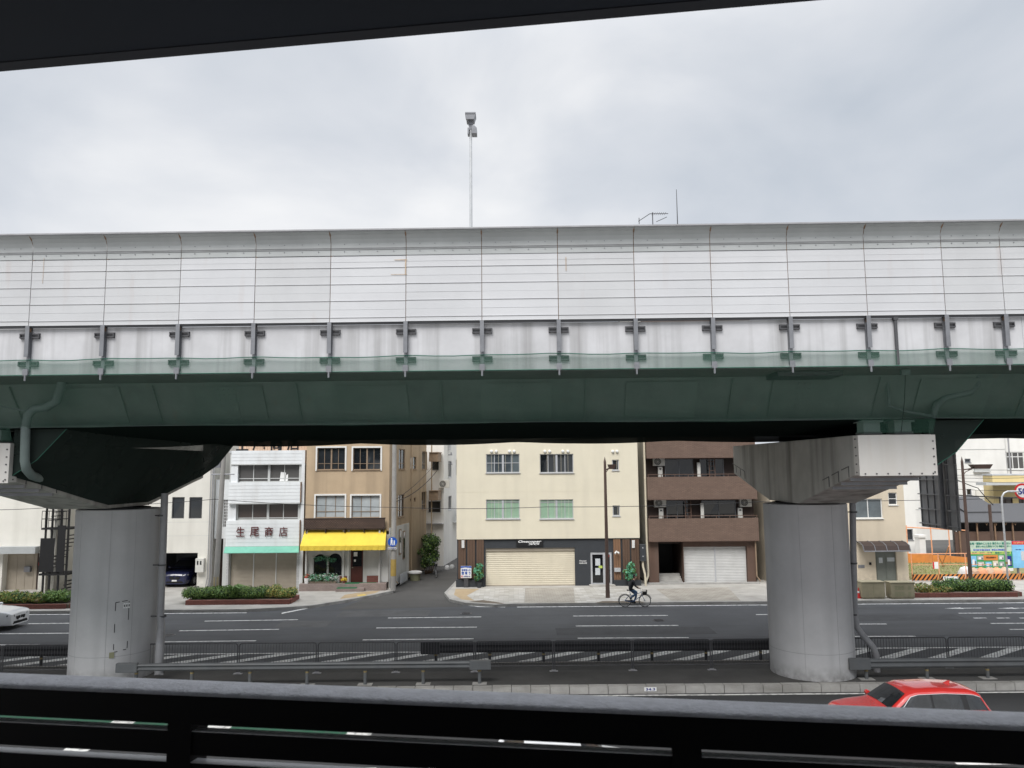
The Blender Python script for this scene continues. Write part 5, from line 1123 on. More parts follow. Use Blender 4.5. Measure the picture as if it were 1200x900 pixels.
def f(mb):
    mb.prism([(xl, -.2, z1-.1), (xr, -.2, z1-.1), (xr, 4.5, z2+.3), (xl, 4.5, z2+.3)], (0, 0, .08)); mb.prism([(xl+2, 2.0, z2-.3), (xl+5.2, 2.0, z2-.3), (xl+5.2, 5.5, z2+.9), (xl+2, 5.5, z2+.9)], (0, 0, .1))
part(t, 'roof', 'rooftin', f, TY(YD))
def f(mb):
    for k in range(9): x = xl+.2+k*1.5; mb.box(x, x+.1, 0, .1, 0, z1-.1)
    for k in range(8): x = xl+.8+k*.8; mb.tube([(x, -.05, z0+.9), (x+.1, -.1, z0+.6), (x+.25, -.05, z0+.9)], .03, 5)
part(t, 'shed_post', 'rusty', f, TY(YD))
part(t, 'screen_wall', 'brown_paint', lambda mb: mb.box(xl, xl+7.0, 0.3, .4, 0, z0+.05), TY(YD))
part(t, 'low_wall', 'yellow_wall', lambda mb: mb.box(xl+7.05, xr, 0.3, .4, 0, z0-.6), TY(YD))
# houses closing the gaps farther off
t = building('grey_warehouse', 'pale grey warehouse at the far back of the vacant lot', at(1040, 600, 110).x, at(1125, 600, 110).x, 110, 9, 12, 'grey_wall', [rect(1094+5*i, 620, 1097+5*i, 636, 110) for i in range(5)], zb=0)
for i in range(5): win(t, TY(110), rect(1094+5*i, 620, 1097+5*i, 636, 110), 1, 1, 'steel_grey', 'glass', .1, .1, 0)
t = building('plain_white_house', 'plain white house with one dark window behind the beige building', at(1050, 600, 68).x, at(1073, 600, 68).x, 68, 11, 9, 'white_wall', [rect(1063, 620, 1070, 633, 68)], zb=0, cat='house')
win(t, TY(68), rect(1063, 620, 1070, 633, 68), 1, 1, 'steel_grey', 'glass', .1, .06, .05)
# ---------------------------------------------------------------- plants and planters
def planter(px0, py0, px1, py1, dep, label):
    a, b = gr(px0, py0, .15), gr(px1, py1, .15); y = (a.y+b.y)/2
    t = thing('planter_bed', label, 'planter', ((a.x+b.x)/2, y, .15))
    mb = MB(); h = .25
    for k in range(int((b.x-a.x)/.4)):
        x = a.x+k*.4; mb.box(x, x+.392, y, y+.14, .151, .15+h+random.uniform(-.006, .006))
    mb.box(a.x, b.x, y+dep-.14, y+dep, .151, .15+h); mb.box(a.x, a.x+.14, y+.141, y+dep-.141, .151, .15+h); mb.box(b.x-.14, b.x, y+.141, y+dep-.141, .151, .15+h)
    mb.build('kerbing', 'brick_red', t); mb = MB(); mb.box(a.x+.14, b.x-.14, y+.14, y+dep-.14, .152, .38); mb.build('soil', 'dirt', t)
    return a.x, b.x, y
def hedge(name, label, xa, xb, y0, y1, z0, z1, n, size, mats, cat='hedge', group=None, ragged=.12, core=True):
    y0_ = y0
    mb = MB()
    nb = max(3, int((xb-xa)/.45)); blobs = []
    for k in range(nb*2):
        x = xa+(xb-xa)*(k+.5)/(nb*2); zt = z1+random.uniform(-ragged, ragged)
        blobs.append(((x, (y0+y1)/2+random.uniform(-.1, .1), (z0+zt)/2), ((xb-xa)/nb*.75, (y1-y0)/2*.95, (zt-z0)/2)))
    leaves(mb, blobs, n, size, tuple(range(len(mats))))
    if core:
        b = len(mats)
        for c, r in blobs: mb.lathe([(0, -r[2]*.8), (r[1]*.4, -r[2]*.6), (r[1]*.55, 0), (r[1]*.35, r[2]*.45), (0, r[2]*.6)], c, 8, b)
        mats = list(mats)+['leaf_dark']
    # short woody stems
    for k in range(nb): x = xa+(xb-xa)*(k+.5)/nb; mb.tube([(x, (y0+y1)/2, z0-.15), (x+.04, (y0+y1)/2, z0+.4)], .02, 5, len(mats)-1)
    return solo(name, mb, mats, label, cat, group)
xa, xb, y = planter(213, 710.8, 343, 706.5, 1.9, 'red brick planter bed along the kerb in front of the white shop building')
p0, p1 = at(218, 700, y+.9).x, at(311, 700, y+.9).x
hedge('hedge', 'neatly clipped green hedge in the red planter in front of the white shop building', p0, p1, y+.25, y+1.6, .36, 1.05, 11000, .05, ['leaf', 'leaf', 'leaf_light', 'leaf_dark'], ragged=.05)
hedge('shrub', 'yellowish loose shrub at the end of the clipped hedge', p1+.2, xb-.1, y+.3, y+1.6, .40, 1.0, 2600, .05, ['leaf_yellow', 'leaf_light', 'leaf', 'leaf_yellow'], 'shrub', ragged=.2)
mb = MB(); cx = at(274, 690, y+.6).x
for k in range(70):
    an = random.uniform(0, 2*PI); l = random.uniform(.5, 1.0); mb.tube([(cx, y+.6, .5), (cx+math.cos(an)*l*.3, y+.6+math.sin(an)*l*.3, .6+l*.6), (cx+math.cos(an)*l*.75, y+.6+math.sin(an)*l*.6, .55+l*.55)], [.012, .03, .004], 3)
solo('palm_shrub', mb, 'leaf', 'spiky dark green shrub growing out of the clipped hedge beside the concrete pole', 'shrub')
a, b = gr(-140, 714, .15), gr(82, 713, .15)
xa, xb, y = planter(-140, 715.3, 82, 713.5, 1.8, 'long red brick planter bed along the kerb at far left')
for k, (q0, q1, ms, lb) in enumerate([(-135, -6, ['leaf', 'leaf_light'], 'green shrub row at the far left end of the planter'), (-4, 20, ['leaf_light', 'leaf_yellow', 'leaf'], 'bright green round shrub above the white car'), (21, 45, ['leaf_yellow', 'leaf_light', 'leaf_dark', 'leaf'], 'yellow flowering shrub in front of the beige sliding door'), (44, 55, ['leaf_yellow', 'dirt', 'leaf_light'], 'low sparse dry shrub between two green shrubs at left'), (56, 82, ['leaf', 'leaf', 'leaf_light'], 'dense green shrub in front of the black staircase')]):
    hedge('shrub', lb, at(q0, 700, y+.8).x, at(q1, 700, y+.8).x, y+.25, y+1.5, .40, (.95, 1.0, .92, .7, 1.05)[k], 2600 if k else 5000, .055, ms, 'shrub', 'shrubs in the left planter', ragged=.12)
xa, xb, y = planter(1075, 701.5, 1196, 698.5, 1.8, 'low red brick planter bed along the kerb under the right street lamp')
hedge('hedge', 'uneven green hedge under the right street lamp', at(1098, 690, y+.9).x, at(1183, 690, y+.9).x, y+.4, y+1.5, .30, 1.02, 7000, .055, ['leaf', 'leaf_dark', 'leaf', 'leaf_light'], ragged=.16)
hedge('shrub', 'dry straggly grass clump at the left end of the right planter', at(1076, 690, y+.6).x, at(1112, 690, y+.6).x, y+.2, y+1.3, .32, .72, 2200, .05, ['grass_dry', 'leaf', 'leaf_yellow'], 'shrub', ragged=.2, core=False)
# big shrub in the alley
s_ = sidex(492); c = alley(s_, .72)
mb = MB(); blobs = [((c.x+random.uniform(-.5, .45), c.y+random.uniform(-1.4, 1.4), random.uniform(.8, 2.7)), (random.uniform(.25, .55), random.uniform(.4, .8), random.uniform(.25, .55))) for _ in range(16)]
leaves(mb, blobs, 5200, .075, (0, 1, 1, 1, 2)); 
t = thing('alley_shrub', 'big dark green shrub against the alley side of the tan building', 'shrub', (c.x, c.y, .01))
mb.build('crown', ['leaf', 'leaf_dark', 'leaf_light'], t)
mb = MB()
for k in range(6): mb.tube([(c.x+k*.08-.2, c.y+k*.1-.2, .0), (c.x+(k-2.5)*.25, c.y+(k-2.5)*.4, 2.0)], [.05, .02], 6)
mb.build('trunk', 'rusty', t)
# jade potted plants at the cream building
def pot_plant(px, py0, py1, Y, label, wd):
    a = gr(px, py1, .15); zt = at(px, py0, Y).z
    t = thing('potted_plant', label, 'potted plant', (a.x, Y, .15), 0, 'potted plants at the cream building')
    mb = MB(); mb.lathe([(.0, .151), (.13, .151), (.17, .50), (.15, .50), (.14, .45), (0, .45)], (a.x, Y, 0), 14); mb.build('pot', 'charcoal', t, smooth=True)
    mb = MB(); mb.tube([(a.x, Y, .45), (a.x+.03, Y, .9), (a.x-.02, Y, zt-.3)], .018, 6)
    blobs = [((a.x+random.uniform(-wd, wd)*.6, Y+random.uniform(-.15, .15), z), (wd*.6, .2, .2)) for z in [.75+(zt-.95)*k/5 for k in range(6)]]
    mb.build('stem', 'brown_dark', t)
    mb = MB(); leaves(mb, blobs, 520, .085, (0, 0, 1)); mb.build('foliage', ['leaf_jade', 'leaf'], t)
pot_plant(561.5, 659.5, 689, 51.35, 'jade green potted plant by the blue and white sign', .38)
pot_plant(738, 658.5, 686.5, 51.35, 'jade green potted plant behind the cyclist', .42)
# flowers in front of the arched windows
mb = MB(); x0, x1 = at(364.5, 675, C4.y).x, at(396, 675, C4.y).x; zf = .15+.46
leaves(mb, [((x0+(x1-x0)*(k+.5)/7, C4.y-.45, zf+.3), (.3, .16, .32)) for k in range(7)], 1500, .055, (0, 0, 1, 2, 2, 3))
mb.box(x0, x1, C4.y-.56, C4.y-.34, zf-.015, zf+.12, 4)
solo('flower_box', mb, ['leaf_dark', 'leaf', 'leaf_jade', 'plate_white', 'dirt'], 'flower box with dark leaves and white blossoms below the arched windows', 'flower box')
t = thing('flower_pot', 'white flower pot at the left corner of the tiled shop step', 'flower pot', (at(361.8, 676, C4.y).x, C4.y-.5, zf))
c = t.location; mb = MB(); mb.lathe([(0, 0), (.13, 0), (.17, .34), (.15, .34), (.14, .3), (0, .3)], (c.x, c.y, c.z-.012), 12); mb.build('pot', 'sign_white', t, smooth=True)
mb = MB(); leaves(mb, [((c.x, c.y, c.z+.45), (.2, .15, .15))], 160, .05, (0, 1)); mb.build('foliage', ['leaf_jade', 'sign_red'], t)
mb = MB(); a = at(381, 655, C4.y); leaves(mb, [((a.x+k*.22-.5, C4.y-.2, a.z+.1-.05*abs(k-2)), (.2, .08, .16)) for k in range(6)]+[((a.x+.2, C4.y-.2, a.z-.35), (.1, .06, .3))], 500, .05, (0, 0, 1)); mb.tube([(a.x-.8, C4.y-.1, a.z+.2), (a.x+.7, C4.y-.1, a.z+.2)], .012, 5, 2)
solo('hanging_plant', mb, ['leaf_jade', 'leaf_dark', 'wire'], 'trailing green hanging plant over the arched windows', 'plant')
p = at(403.5, 676.5, C4.y-.3); mb = MB(); leaves(mb, [((p.x, C4.y-.4, zf+.2), (.22, .14, .12))], 160, .05, (0,)); mb.lathe([(0, 0), (.10, 0), (.13, .14), (0, .13)], (p.x, C4.y-.4, zf-.012), 10, 1)
solo('yellow_flower_pot', mb, ['yellow', 'brick_red'], 'small pot of yellow flowers left of the dark red door', 'flower pot')

# ---------------------------------------------------------------- poles, lamps, signs, wires
a = gr(252, 704, .15)
t = thing('utility_pole', 'grey concrete utility pole rising from the clipped hedge at left', 'utility pole', (a.x, a.y, .15))
tp = at(261.5, 545, a.y); lean = (tp.x-a.x)/(tp.z-.15)
mb = MB(); mb.tube([(a.x, a.y, .14), (a.x+lean*12.85, a.y, 13)], [.17, .12], 14); mb.build('shaft', 'pole_concrete', t, smooth=True)
dm('pole_yellow', (.36, .25, .07), .7, .15, 2)
def band(mb, x, y, z0, z1, r):
    n = 12
    for k in range(n):
        if k % 2: continue
        a0, a1 = 2*PI*k/n, 2*PI*(k+1)/n; mb.quad((x+r*math.cos(a0), y+r*math.sin(a0), z0), (x+r*math.cos(a1), y+r*math.sin(a1), z0), (x+r*math.cos(a1), y+r*math.sin(a1), z1), (x+r*math.cos(a0), y+r*math.sin(a0), z1))
mb = MB(); band(mb, a.x+lean, a.y, .5, 1.55, .180); mb.lathe([(.176, .5), (.176, 1.55)], (a.x+lean, a.y, 0), 24, 1); mb.build('warning_band', ['pole_yellow', 'pole_concrete'], t)
mb = MB(); q_ = a.x+lean*8; mb.box(q_-.5, q_-.12, a.y-.12, a.y+.12, 8.0, 8.7); mb.tube([(q_-.7, a.y, 7.6), (q_+.7, a.y, 7.6)], .04, 6); mb.build('crossarm', 'steel_grey', t)
PL = Vector((a.x, a.y, 0))
a = gr(461, 691, .15); a.y = 50.55; a.x = at(460.8, 690, 50.55).x
t = thing('utility_pole', 'pale concrete pole at the alley corner carrying the round blue sign', 'utility pole', (a.x, a.y, .15))
mb = MB(); mb.tube([(a.x, a.y, .14), (a.x, a.y, 13.5)], [.175, .125], 14); mb.build('shaft', 'pole_concrete', t, smooth=True)
mb = MB(); mb.lathe([(.182, 1.05), (.182, 2.1)], (a.x, a.y, 0), 16); mb.build('warning_band', 'pole_yellow', t)
PM = Vector((a.x, a.y, 0))
sx, sz = at(460, 635, a.y-.24).x, at(460, 635, a.y-.24).z
t = thing('pedestrian_sign', 'round blue sign with white walking figures on the alley corner pole', 'traffic sign', (sx, a.y-.24, sz-.4))
mb = MB(); mb.lathe([(0, -.02), (.30, -.02), (.30, .0), (0, .0)], (sx, a.y-.24, sz), 32, 0, 'Y'); mb.box(sx-.04, sx+.04, a.y-.24, a.y-.12, sz-.1, sz+.1, 1); mb.build('disc', ['sign_blue', 'steel_grey'], t)
mb = MB(TY(a.y-.263))
def fig(mb, x, z, s):
    mb.lathe([(0, 0), (.045*s, 0)], (x, 0, z+.15*s), 10, 0, 'Y'); mb.poly([(x-.05*s, 0, z+.1*s), (x-.05*s, 0, z-.05*s), (x-.06*s, 0, z-.2*s), (x-.02*s, 0, z-.2*s), (x, 0, z-.05*s), (x+.03*s, 0, z-.2*s), (x+.07*s, 0, z-.2*s), (x+.05*s, 0, z-.05*s), (x+.06*s, 0, z+.1*s)])
fig(mb, sx-.06, sz+.02, 1.15); fig(mb, sx+.11, sz-.05, .8); mb.build('figures', 'sign_white', t)
mb = MB(TY(a.y-.25)); mb.box(sx-.3, sx+.25, -.01, .01, sz-.46, sz-.34); o = mb.build('plate', 'sign_white', t)
text('歩行者専用', o, sx-.27, sx+.22, sz-.44, sz-.36, a.y-.265, 'sign_navy', bold=.01)
# street lamps
def lamp(px, py, ptop, Y, head, label, arm):
    a = gr(px, py, .15); x = a.x; y = a.y; zt = at(px, ptop, y).z
    t = thing('street_lamp', label, 'street lamp', (x, y, .15), 0, 'brown street lamps on the far pavement')
    mb = MB(); mb.tube([(x, y, .14), (x, y, 2.0), (x, y, zt)], [.13, .11, .075], 12); mb.lathe([(.08, 0), (.05, .12), (.0, .34)], (x, y, zt), 8); mb.build('pole', 'pole_brown', t, smooth=True)
    zh = zt-head; x1 = x+arm
    mb = MB(); mb.tube([(x, y, zh-.05), (x+.15*arm, y, zh-.02), (x+arm*.45, y, zh+.06)], .04, 8); mb.tube([(x, y, zh-.4), (x+.1*arm, y, zh-.18), (x+arm*.35, y, zh+.02)], .025, 6); mb.build('arm', 'pole_brown', t, smooth=True)
    mb = MB(); a0, a1 = x+arm*.28, x1
    mb.add([(a0,y-.28,zh+.28),(a1,y-.28,zh+.28),(a1,y+.28,zh+.28),(a0,y+.28,zh+.28),(a0+.18*(a1-a0),y-.2,zh),(a1-.12*(a1-a0),y-.2,zh),(a1-.12*(a1-a0),y+.2,zh),(a0+.18*(a1-a0),y+.2,zh)], [(0,1,2,3),(0,4,5,1),(1,5,6,2),(2,6,7,3),(3,7,4,0)]); h = mb.build('lamp_head', 'pole_brown', t)
    mb = MB(); mb.add([(a0+.2*(a1-a0), y-.18, zh-.005), (a1-.14*(a1-a0), y-.18, zh-.005), (a1-.14*(a1-a0), y+.18, zh-.005), (a0+.2*(a1-a0), y+.18, zh-.005)], [(0,1,2,3)]); mb.build('lens', 'glass_frost', h)
    return x, y, zt
lamp(712.3, 700.6, 541.5, 0, .42, 'brown street lamp in front of the cream building', .62)
lamp(1138.5, 692, 541, 0, .45, 'brown street lamp with long arm rising from the right hedge', 1.75)
# speed limit sign on a bent pole
a = gr(1182.5, 696, .15); x, y = a.x, a.y; z1 = at(1173, 576, y).z; hx = at(1192, 576, y).x
t = thing('speed_limit_sign', 'speed limit sign reading 50 on a bent grey pole at the right', 'traffic sign', (x, y, .15))
mb = MB(); mb.tube([(x, y, .14), (x, y, z1-.6), (x+.04, y, z1-.3), (x+.18, y, z1-.09), (x+.4, y, z1), (hx+.1, y, z1)], .055, 10); mb.build('pole', 'steel_light', t, smooth=True)
mb = MB(); mb.lathe([(.058, 1.9), (.058, 2.02)], (x, y, 0), 12); mb.build('collar', 'pole_yellow', t)
Td = Matrix.Translation((hx+.28, y-.08, z1)) @ Matrix.Rotation(R_(-62), 4, 'Z'); 
mb = MB(Td); mb.lathe([(0, -.012), (.48, -.012), (.48, .012), (0, .012)], (0, 0, 0), 36, 0, 'Y'); d = mb.build('disc', 'sign_red', t)
mb = MB(Td); mb.lathe([(0, -.015), (.36, -.015)], (0, 0, 0), 36, 0, 'Y'); mb.build('face', 'sign_white', d)
text('50', d, -.25, .25, -.19, .19, -.02, 'sign_navy', T=Td, bold=.03)
# small blue and white sign at the cream building
q = rect(540, 663.4, 552.4, 677.2, 51.5)
t = thing('notice_sign', 'blue and white notice sign standing against the wooden wall of the cream building', 'sign', ((q[0]+q[1])/2, 51.45, .15))
mb = MB(TY(51.45)); mb.box(q[0], q[1], 0, .1, q[2], q[3]); mb.box(q[0]+.2, q[1]-.2, .03, .07, .151, q[2]-.001, 1); o = mb.build('panel', ['sign_white', 'steel_dark'], t)
w_ = q[1]-q[0]; h_ = q[3]-q[2]
mb = MB(TY(51.445)); mb.prism([(q[0], -.004, q[3]-.15*h_), (q[0]+.4*w_, -.004, q[3]-.1*h_), (q[1], -.004, q[3]-.15*h_), (q[1], -.004, q[3]), (q[0], -.004, q[3])], (0, .008, 0)); mb.build('band', 'sign_blue', t)
text('駐車場入口', t, q[0]+.08*w_, q[1]-.08*w_, q[2]+.60*h_, q[2]+.76*h_, 51.44, 'sign_blue', bold=.02)
text('空 有 り', t, q[0]+.08*w_, q[1]-.08*w_, q[2]+.28*h_, q[2]+.55*h_, 51.44, 'sign_blue', bold=.03)
text('お問合せ', t, q[0]+.25*w_, q[1]-.08*w_, q[2]+.08*h_, q[2]+.20*h_, 51.44, 'sign_navy', bold=.01)
mb = MB(TY(51.442)); mb.box(q[0]+.06*w_, q[0]+.17*w_, -.003, .003, q[2]+.07*h_, q[2]+.21*h_); mb.build('mark', 'sign_red', t)
# meter cabinet between cream and brown buildings
q = rect(750.2, 638, 756.7, 658, 51.4)
t = thing('meter_cabinet', 'dark grey meter cabinet with two holes hung in the gap beside the cream building', 'cabinet', ((q[0]+q[1])/2, 51.5, q[2]))
mb = MB(TY(51.4)); mb.box(q[0], q[1], 0, .3, q[2], q[3]); mb.build('box', 'charcoal', t, bevel=.02)
mb = MB(TY(51.4)); [mb.lathe([(0, -.005), (.04, -.005), (.04, 0)], ((q[0]+q[1])/2, 0, z), 10, 0, 'Y') for z in (q[2]+.3*(q[3]-q[2]), q[2]+.8*(q[3]-q[2]))]; mb.build('port', 'steel_light', t)
mb = MB(TY(51.4)); x = (q[0]+q[1])/2; mb.tube([(x, .15, q[2]), (x, .15, 1.4), (x+.12, .15, .9), (x+.15, .15, .16)], .07, 8); mb.build('conduit', 'shutter_cream', t, smooth=True)
# roadside cabinets
for q_, lb, vents in ((( 1010.6, 683, 1038.7, 702), 'plain beige roadside cabinet next to the right pier', False), ((1044.8, 683.5, 1073.3, 702), 'beige roadside cabinet with two rows of vents', True)):
    a, b = gr(q_[0], q_[3], .15), gr(q_[2], q_[3], .15); zt = at(q_[0], q_[1], a.y).z
    t = thing('roadside_cabinet', lb, 'cabinet', ((a.x+b.x)/2, a.y+.35, .15))
    mb = MB(); mb.box(a.x, b.x, a.y, a.y+.7, .22, zt); mb.box(a.x+.05, b.x-.05, a.y+.03, a.y+.67, .149, .219); mb.build('body', 'cabinet', t, bevel=.02)
    mb = MB(); mb.box(a.x-.03, b.x+.03, a.y-.03, a.y+.73, zt+.001, zt+.05); mb.build('lid', 'cabinet', t, bevel=.01)
    if vents:
        mb = MB()
        for i in range(5):
            for z0, z1 in ((zt-.38, zt-.12), (.3, .55)):
                x = a.x+.2+(b.x-a.x-.4)*(i+.5)/5
                if i == 3: continue
                for k in range(4): mb.box(x-.08, x+.08, a.y-.006, a.y-.001, z0+k*.065, z0+k*.065+.04)
        mb.build('vent', 'olive', t)
    else: mb = MB(); mb.box((a.x+b.x)/2-.01, (a.x+b.x)/2+.01, a.y-.006, a.y-.001, .3, zt-.05); mb.build('door_gap', 'olive', t)
mb = MB(); a = gr(1006.5, 701, .15); mb.lathe([(.14, .151), (.14, .18), (.10, .181), (.02, .75), (0, .75)], (a.x, a.y, 0), 12); mb.lathe([(.063, .45), (.05, .56)], (a.x, a.y, 0), 12, 1)
solo('traffic_cone', mb, ['sign_red', 'sign_white'], 'small red traffic cone between the right pier and the roadside cabinet', 'traffic cone')

# wires
def wire(pts, r, label, sagz=0.0, group='overhead wires'):
    P = []
    for p, q in zip(pts[:-1], pts[1:]):
        p, q = Vector(p), Vector(q)
        for k in range(13): f_ = k/12; v = p.lerp(q, f_); v.z -= sagz*4*f_*(1-f_); P.append(v)
    mb = MB(); mb.tube(P, r, 5); return solo('overhead_wire', mb, 'wire', label, 'wire', group)
YW_ = 49.4
def pw(px, py, Y): return tuple(at(px, py, Y))
wire([pw(-60, 596.5, YW_), pw(60, 594.6, YW_), pw(252, 585, YW_), pw(461, 594.5, YW_+.6), pw(640, 594.0, YW_), pw(890, 588, YW_), pw(1300, 580, YW_)], .018, 'long thin wire running across the fronts of the tan and cream buildings', .10)
for k, (a_, b_, Yq, lb) in enumerate([((1060, 548, 1300, 548), 0, 64, 'top wire in front of the white factory'), ((1118, 560, 1300, 553), 0, 60, 'second wire from the top in front of the white factory'), ((1118, 564, 1300, 560), 0, 60, 'third wire from the top in front of the white factory'), ((1118, 573, 1300, 571), 0, 60, 'thin wire at mid height in front of the white factory'), ((1118, 580, 1300, 581), 0, 62, 'thick cable crossing behind the speed limit sign')]):
    wire([pw(a_[0], a_[1], Yq), pw(a_[2], a_[3], Yq)], .016 if k < 4 else .05, lb, .2)
wire([pw(1117, 560, 62), pw(1146, 572, 62), pw(1164, 592, 62)], .035, 'slanting wire running down to the brown pole by the sheds', .05)
PA = gr(517.5, 660, 0)
wire([(PM.x, PM.y, at(461, 586.5, PM.y).z), (PA.x, PA.y, 9.1)], .018, 'upper bundle of cables running along the alley', .35)
wire([(PM.x, PM.y, at(461, 588.5, PM.y).z), (PA.x, PA.y, 8.3)], .026, 'lower bundle of cables running along the alley', .5)
wire([(PM.x, PM.y, 11.5), (PA.x, PA.y, 11.6)], .014, 'highest wire running along the alley', .4)
# alley pole with transformer boxes
a = PA.copy()
t = thing('utility_pole', 'grey pole with crossarms and dark lower half deep in the alley', 'utility pole', (a.x, a.y, .01))
zt = 13.5; mb = MB(); mb.tube([(a.x, a.y, 0), (a.x, a.y, zt)], [.19, .14], 12); mb.build('shaft', 'pole_concrete', t, smooth=True)
mb = MB(); mb.lathe([(.195, .01), (.185, 6.2)], (a.x, a.y, 0), 14); mb.build('dark_sleeve', 'charcoal', t)
for z in (8.3, 9.1, 11.6): mb = MB(); mb.tube([(a.x-.9, a.y, z), (a.x+.9, a.y, z)], .05, 6); [mb.lathe([(.05, 0), (.05, .2)], (a.x+x, a.y, z), 6) for x in (-.8, -.3, .4, .8)]; mb.build('crossarm', 'steel_grey', t)
mb = MB(); mb.lathe([(0, 0), (.28, 0), (.28, .9), (0, .9)], (a.x+.5, a.y, 9.5), 12); mb.build('transformer', 'steel_light', t)
# brown pole by the sheds
a = at(1164, 650, 62); a.z = 0
t = thing('brown_pole', 'short rusty brown pole in front of the dark shed', 'pole', (a.x, 62, 0)); mb = MB(); mb.tube([(a.x, 62, 0), (a.x, 62, at(1164, 591, 62).z)], .12, 8); mb.build('shaft', 'pole_brown', t)
a = at(1120, 650, 72)
t = thing('utility_pole', 'thin grey pole left of the dark shed behind the vacant lot', 'utility pole', (a.x, 72, 0)); mb = MB(); mb.tube([(a.x, 72, -.01), (a.x, 72, 13)], [.16, .12], 8); mb.build('shaft', 'pole_concrete', t); mb = MB(); mb.tube([(a.x-.8, 72, 9.3), (a.x+.8, 72, 9.3)], .05, 6); mb.build('crossarm', 'steel_grey', t)
# antennas on the brown apartment block roof
Yr = 54; zr = 24.35
b0 = at(765, 262, Yr)
t = thing('tv_antenna', 'thin television antenna showing above the noise barrier', 'antenna', (b0.x, Yr, zr))
zt = at(765, 250.5, Yr).z
mb = MB(); mb.tube([(b0.x, Yr, zr), (b0.x, Yr, zt+.1)], .035, 6); mb.build('mast', 'steel_dark', t)
mb = MB(); xa, xb = at(748, 255, Yr).x, at(783, 251, Yr).x
mb.tube([(b0.x-.2, Yr, zt), (xb, Yr, zt)], .03, 5); mb.tube([(xa, Yr, zt-.55), (b0.x-.2, Yr, zt)], .03, 5); mb.tube([(xa+.05, Yr, zt-.3), (xa+.05, Yr, zt-.75)], .03, 5); mb.tube([(b0.x+.25, Yr, zt-.6), (xb-.1, Yr, zt-.25)], .025, 5)
for k in range(7): mb.tube([(b0.x+k*.15, Yr-.3, zt), (b0.x+k*.15, Yr+.3, zt)], .015, 4)
mb.build('boom', 'steel_dark', t)
b0 = at(794, 262, Yr); t = thing('rod_antenna', 'thin upright rod antenna standing above the noise barrier', 'antenna', (b0.x, Yr, zr))
mb = MB(); mb.tube([(b0.x, Yr, zr), (b0.x, Yr, at(794, 222, Yr).z)], [.045, .02], 6); mb.build('rod', 'steel_dark', t); mb = MB(); mb.box(b0.x-.15, b0.x+.15, Yr-.15, Yr+.15, zr+.001, zr+.08); mb.build('base', 'steel_grey', t)

# air conditioners
def make_ac():
    t = thing('air_conditioner', 'air conditioner', 'air conditioner', (0, 0, 0), 0, 'outdoor air conditioner units')
    mb = MB(); mb.box(-.4, .4, -.15, .15, 0, .58); mb.build('casing', 'ac_white', t, local=True, bevel=.02)
    mb = MB(); mb.lathe([(0, -.005), (.235, -.005)], (-.1, -.15, .29), 24, 0, 'Y'); mb.build('fan_opening', 'black', t, local=True)
    mb = MB()
    for r_ in (.06, .12, .18, .24): mb.lathe([(r_-.006, -.018), (r_+.006, -.018)], (-.1, -.15, .29), 24, 0, 'Y')
    for k in range(6): c_, s_ = math.cos(PI*k/6), math.sin(PI*k/6); mb.quad((-.1-c_*.24-s_*.005, -.166, .29-s_*.24+c_*.005), (-.1-c_*.24+s_*.005, -.166, .29-s_*.24-c_*.005), (-.1+c_*.24+s_*.005, -.166, .29+s_*.24-c_*.005), (-.1+c_*.24-s_*.005, -.166, .29+s_*.24+c_*.005))
    mb.build('fan_guard', 'ac_white', t, local=True)
    return t
acp = make_ac(); first = True
for loc, lb, sc_ in [(pw(772, 546, YB+.75), 'white air conditioner at the left end of the upper brown balcony', 1.0), (pw(773.5, 594.3, YB+.75), 'white air conditioner at the left end of the middle brown balcony', 1.0), (pw(873.5, 593.8, YB+.75), 'white air conditioner at the right end of the middle brown balcony', 1.0), (tuple(alley(13.42-.2, 1.0+.0, 6.35)), 'air conditioner on the white house in the alley', 1.1)]:
    q = acp if first else copy_tree(acp); first = False
    q.location = loc; q['label'] = lb; q.scale = (sc_,)*3
for px, py in ((773.5, 556), (774.5, 604.5), (867, 604)):
    q = rect(px-2.6, py-9, px+2.6, py+8, YB+.8)
    lb = {773.5: 'white water heater below the air conditioner on the upper brown balcony', 774.5: 'white water heater below the left air conditioner on the middle brown balcony', 867: 'white water heater at the right end of the middle brown balcony'}[px]
    t = thing('water_heater', lb, 'water heater', ((q[0]+q[1])/2, YB+.78, q[2]), 0, 'water heaters on the brown balconies'); mb = MB(TY(YB+.65)); mb.box(q[0], q[1], 0, .22, q[2], q[3]); mb.build('casing', 'ac_white', t, bevel=.02); mb = MB(TY(YB+.65)); mb.box(q[0]+.08, q[1]-.08, -.01, -.002, q[3]-.2, q[3]-.1); mb.build('vent', 'steel_dark', t)

# ---------------------------------------------------------------- vacant lot, site fence and signboards
q = [gr(x, y, .15) for x, y in [(1068, 681), (1215, 681)]]; y0 = 53.2
lot = [(q[0].x, y0), (q[1].x+6, y0), (q[1].x+9, 63), (q[0].x+4.5, 63)]
tag(struct('lot_ground', sheet(lot, .16), 'grass_dry'))
mb = MB()
for _ in range(2600):
    u, v = random.random(), random.random(); x = lot[0][0]+u*8+v*4; y = y0+.3+v*9
    s = random.uniform(.05, .16); an = random.uniform(0, PI); mb.poly([(x-.02*math.cos(an), y-.02*math.sin(an), .16), (x+.02*math.cos(an), y+.02*math.sin(an), .16), (x+random.uniform(-.06, .06), y, .16+s)], random.choice((0, 0, 1)))
tag(mb.build('grass', ['grass_dry', 'leaf_light']), 'short dry grass on the vacant lot behind the orange fence', 'grass', kind='stuff')
struct('back_road', sheet([(gr(1080, 650).x-3, 64), (gr(1130, 650).x+14, 64), (40+22, 108), (40, 108)], -.012), 'asphalt_alley')
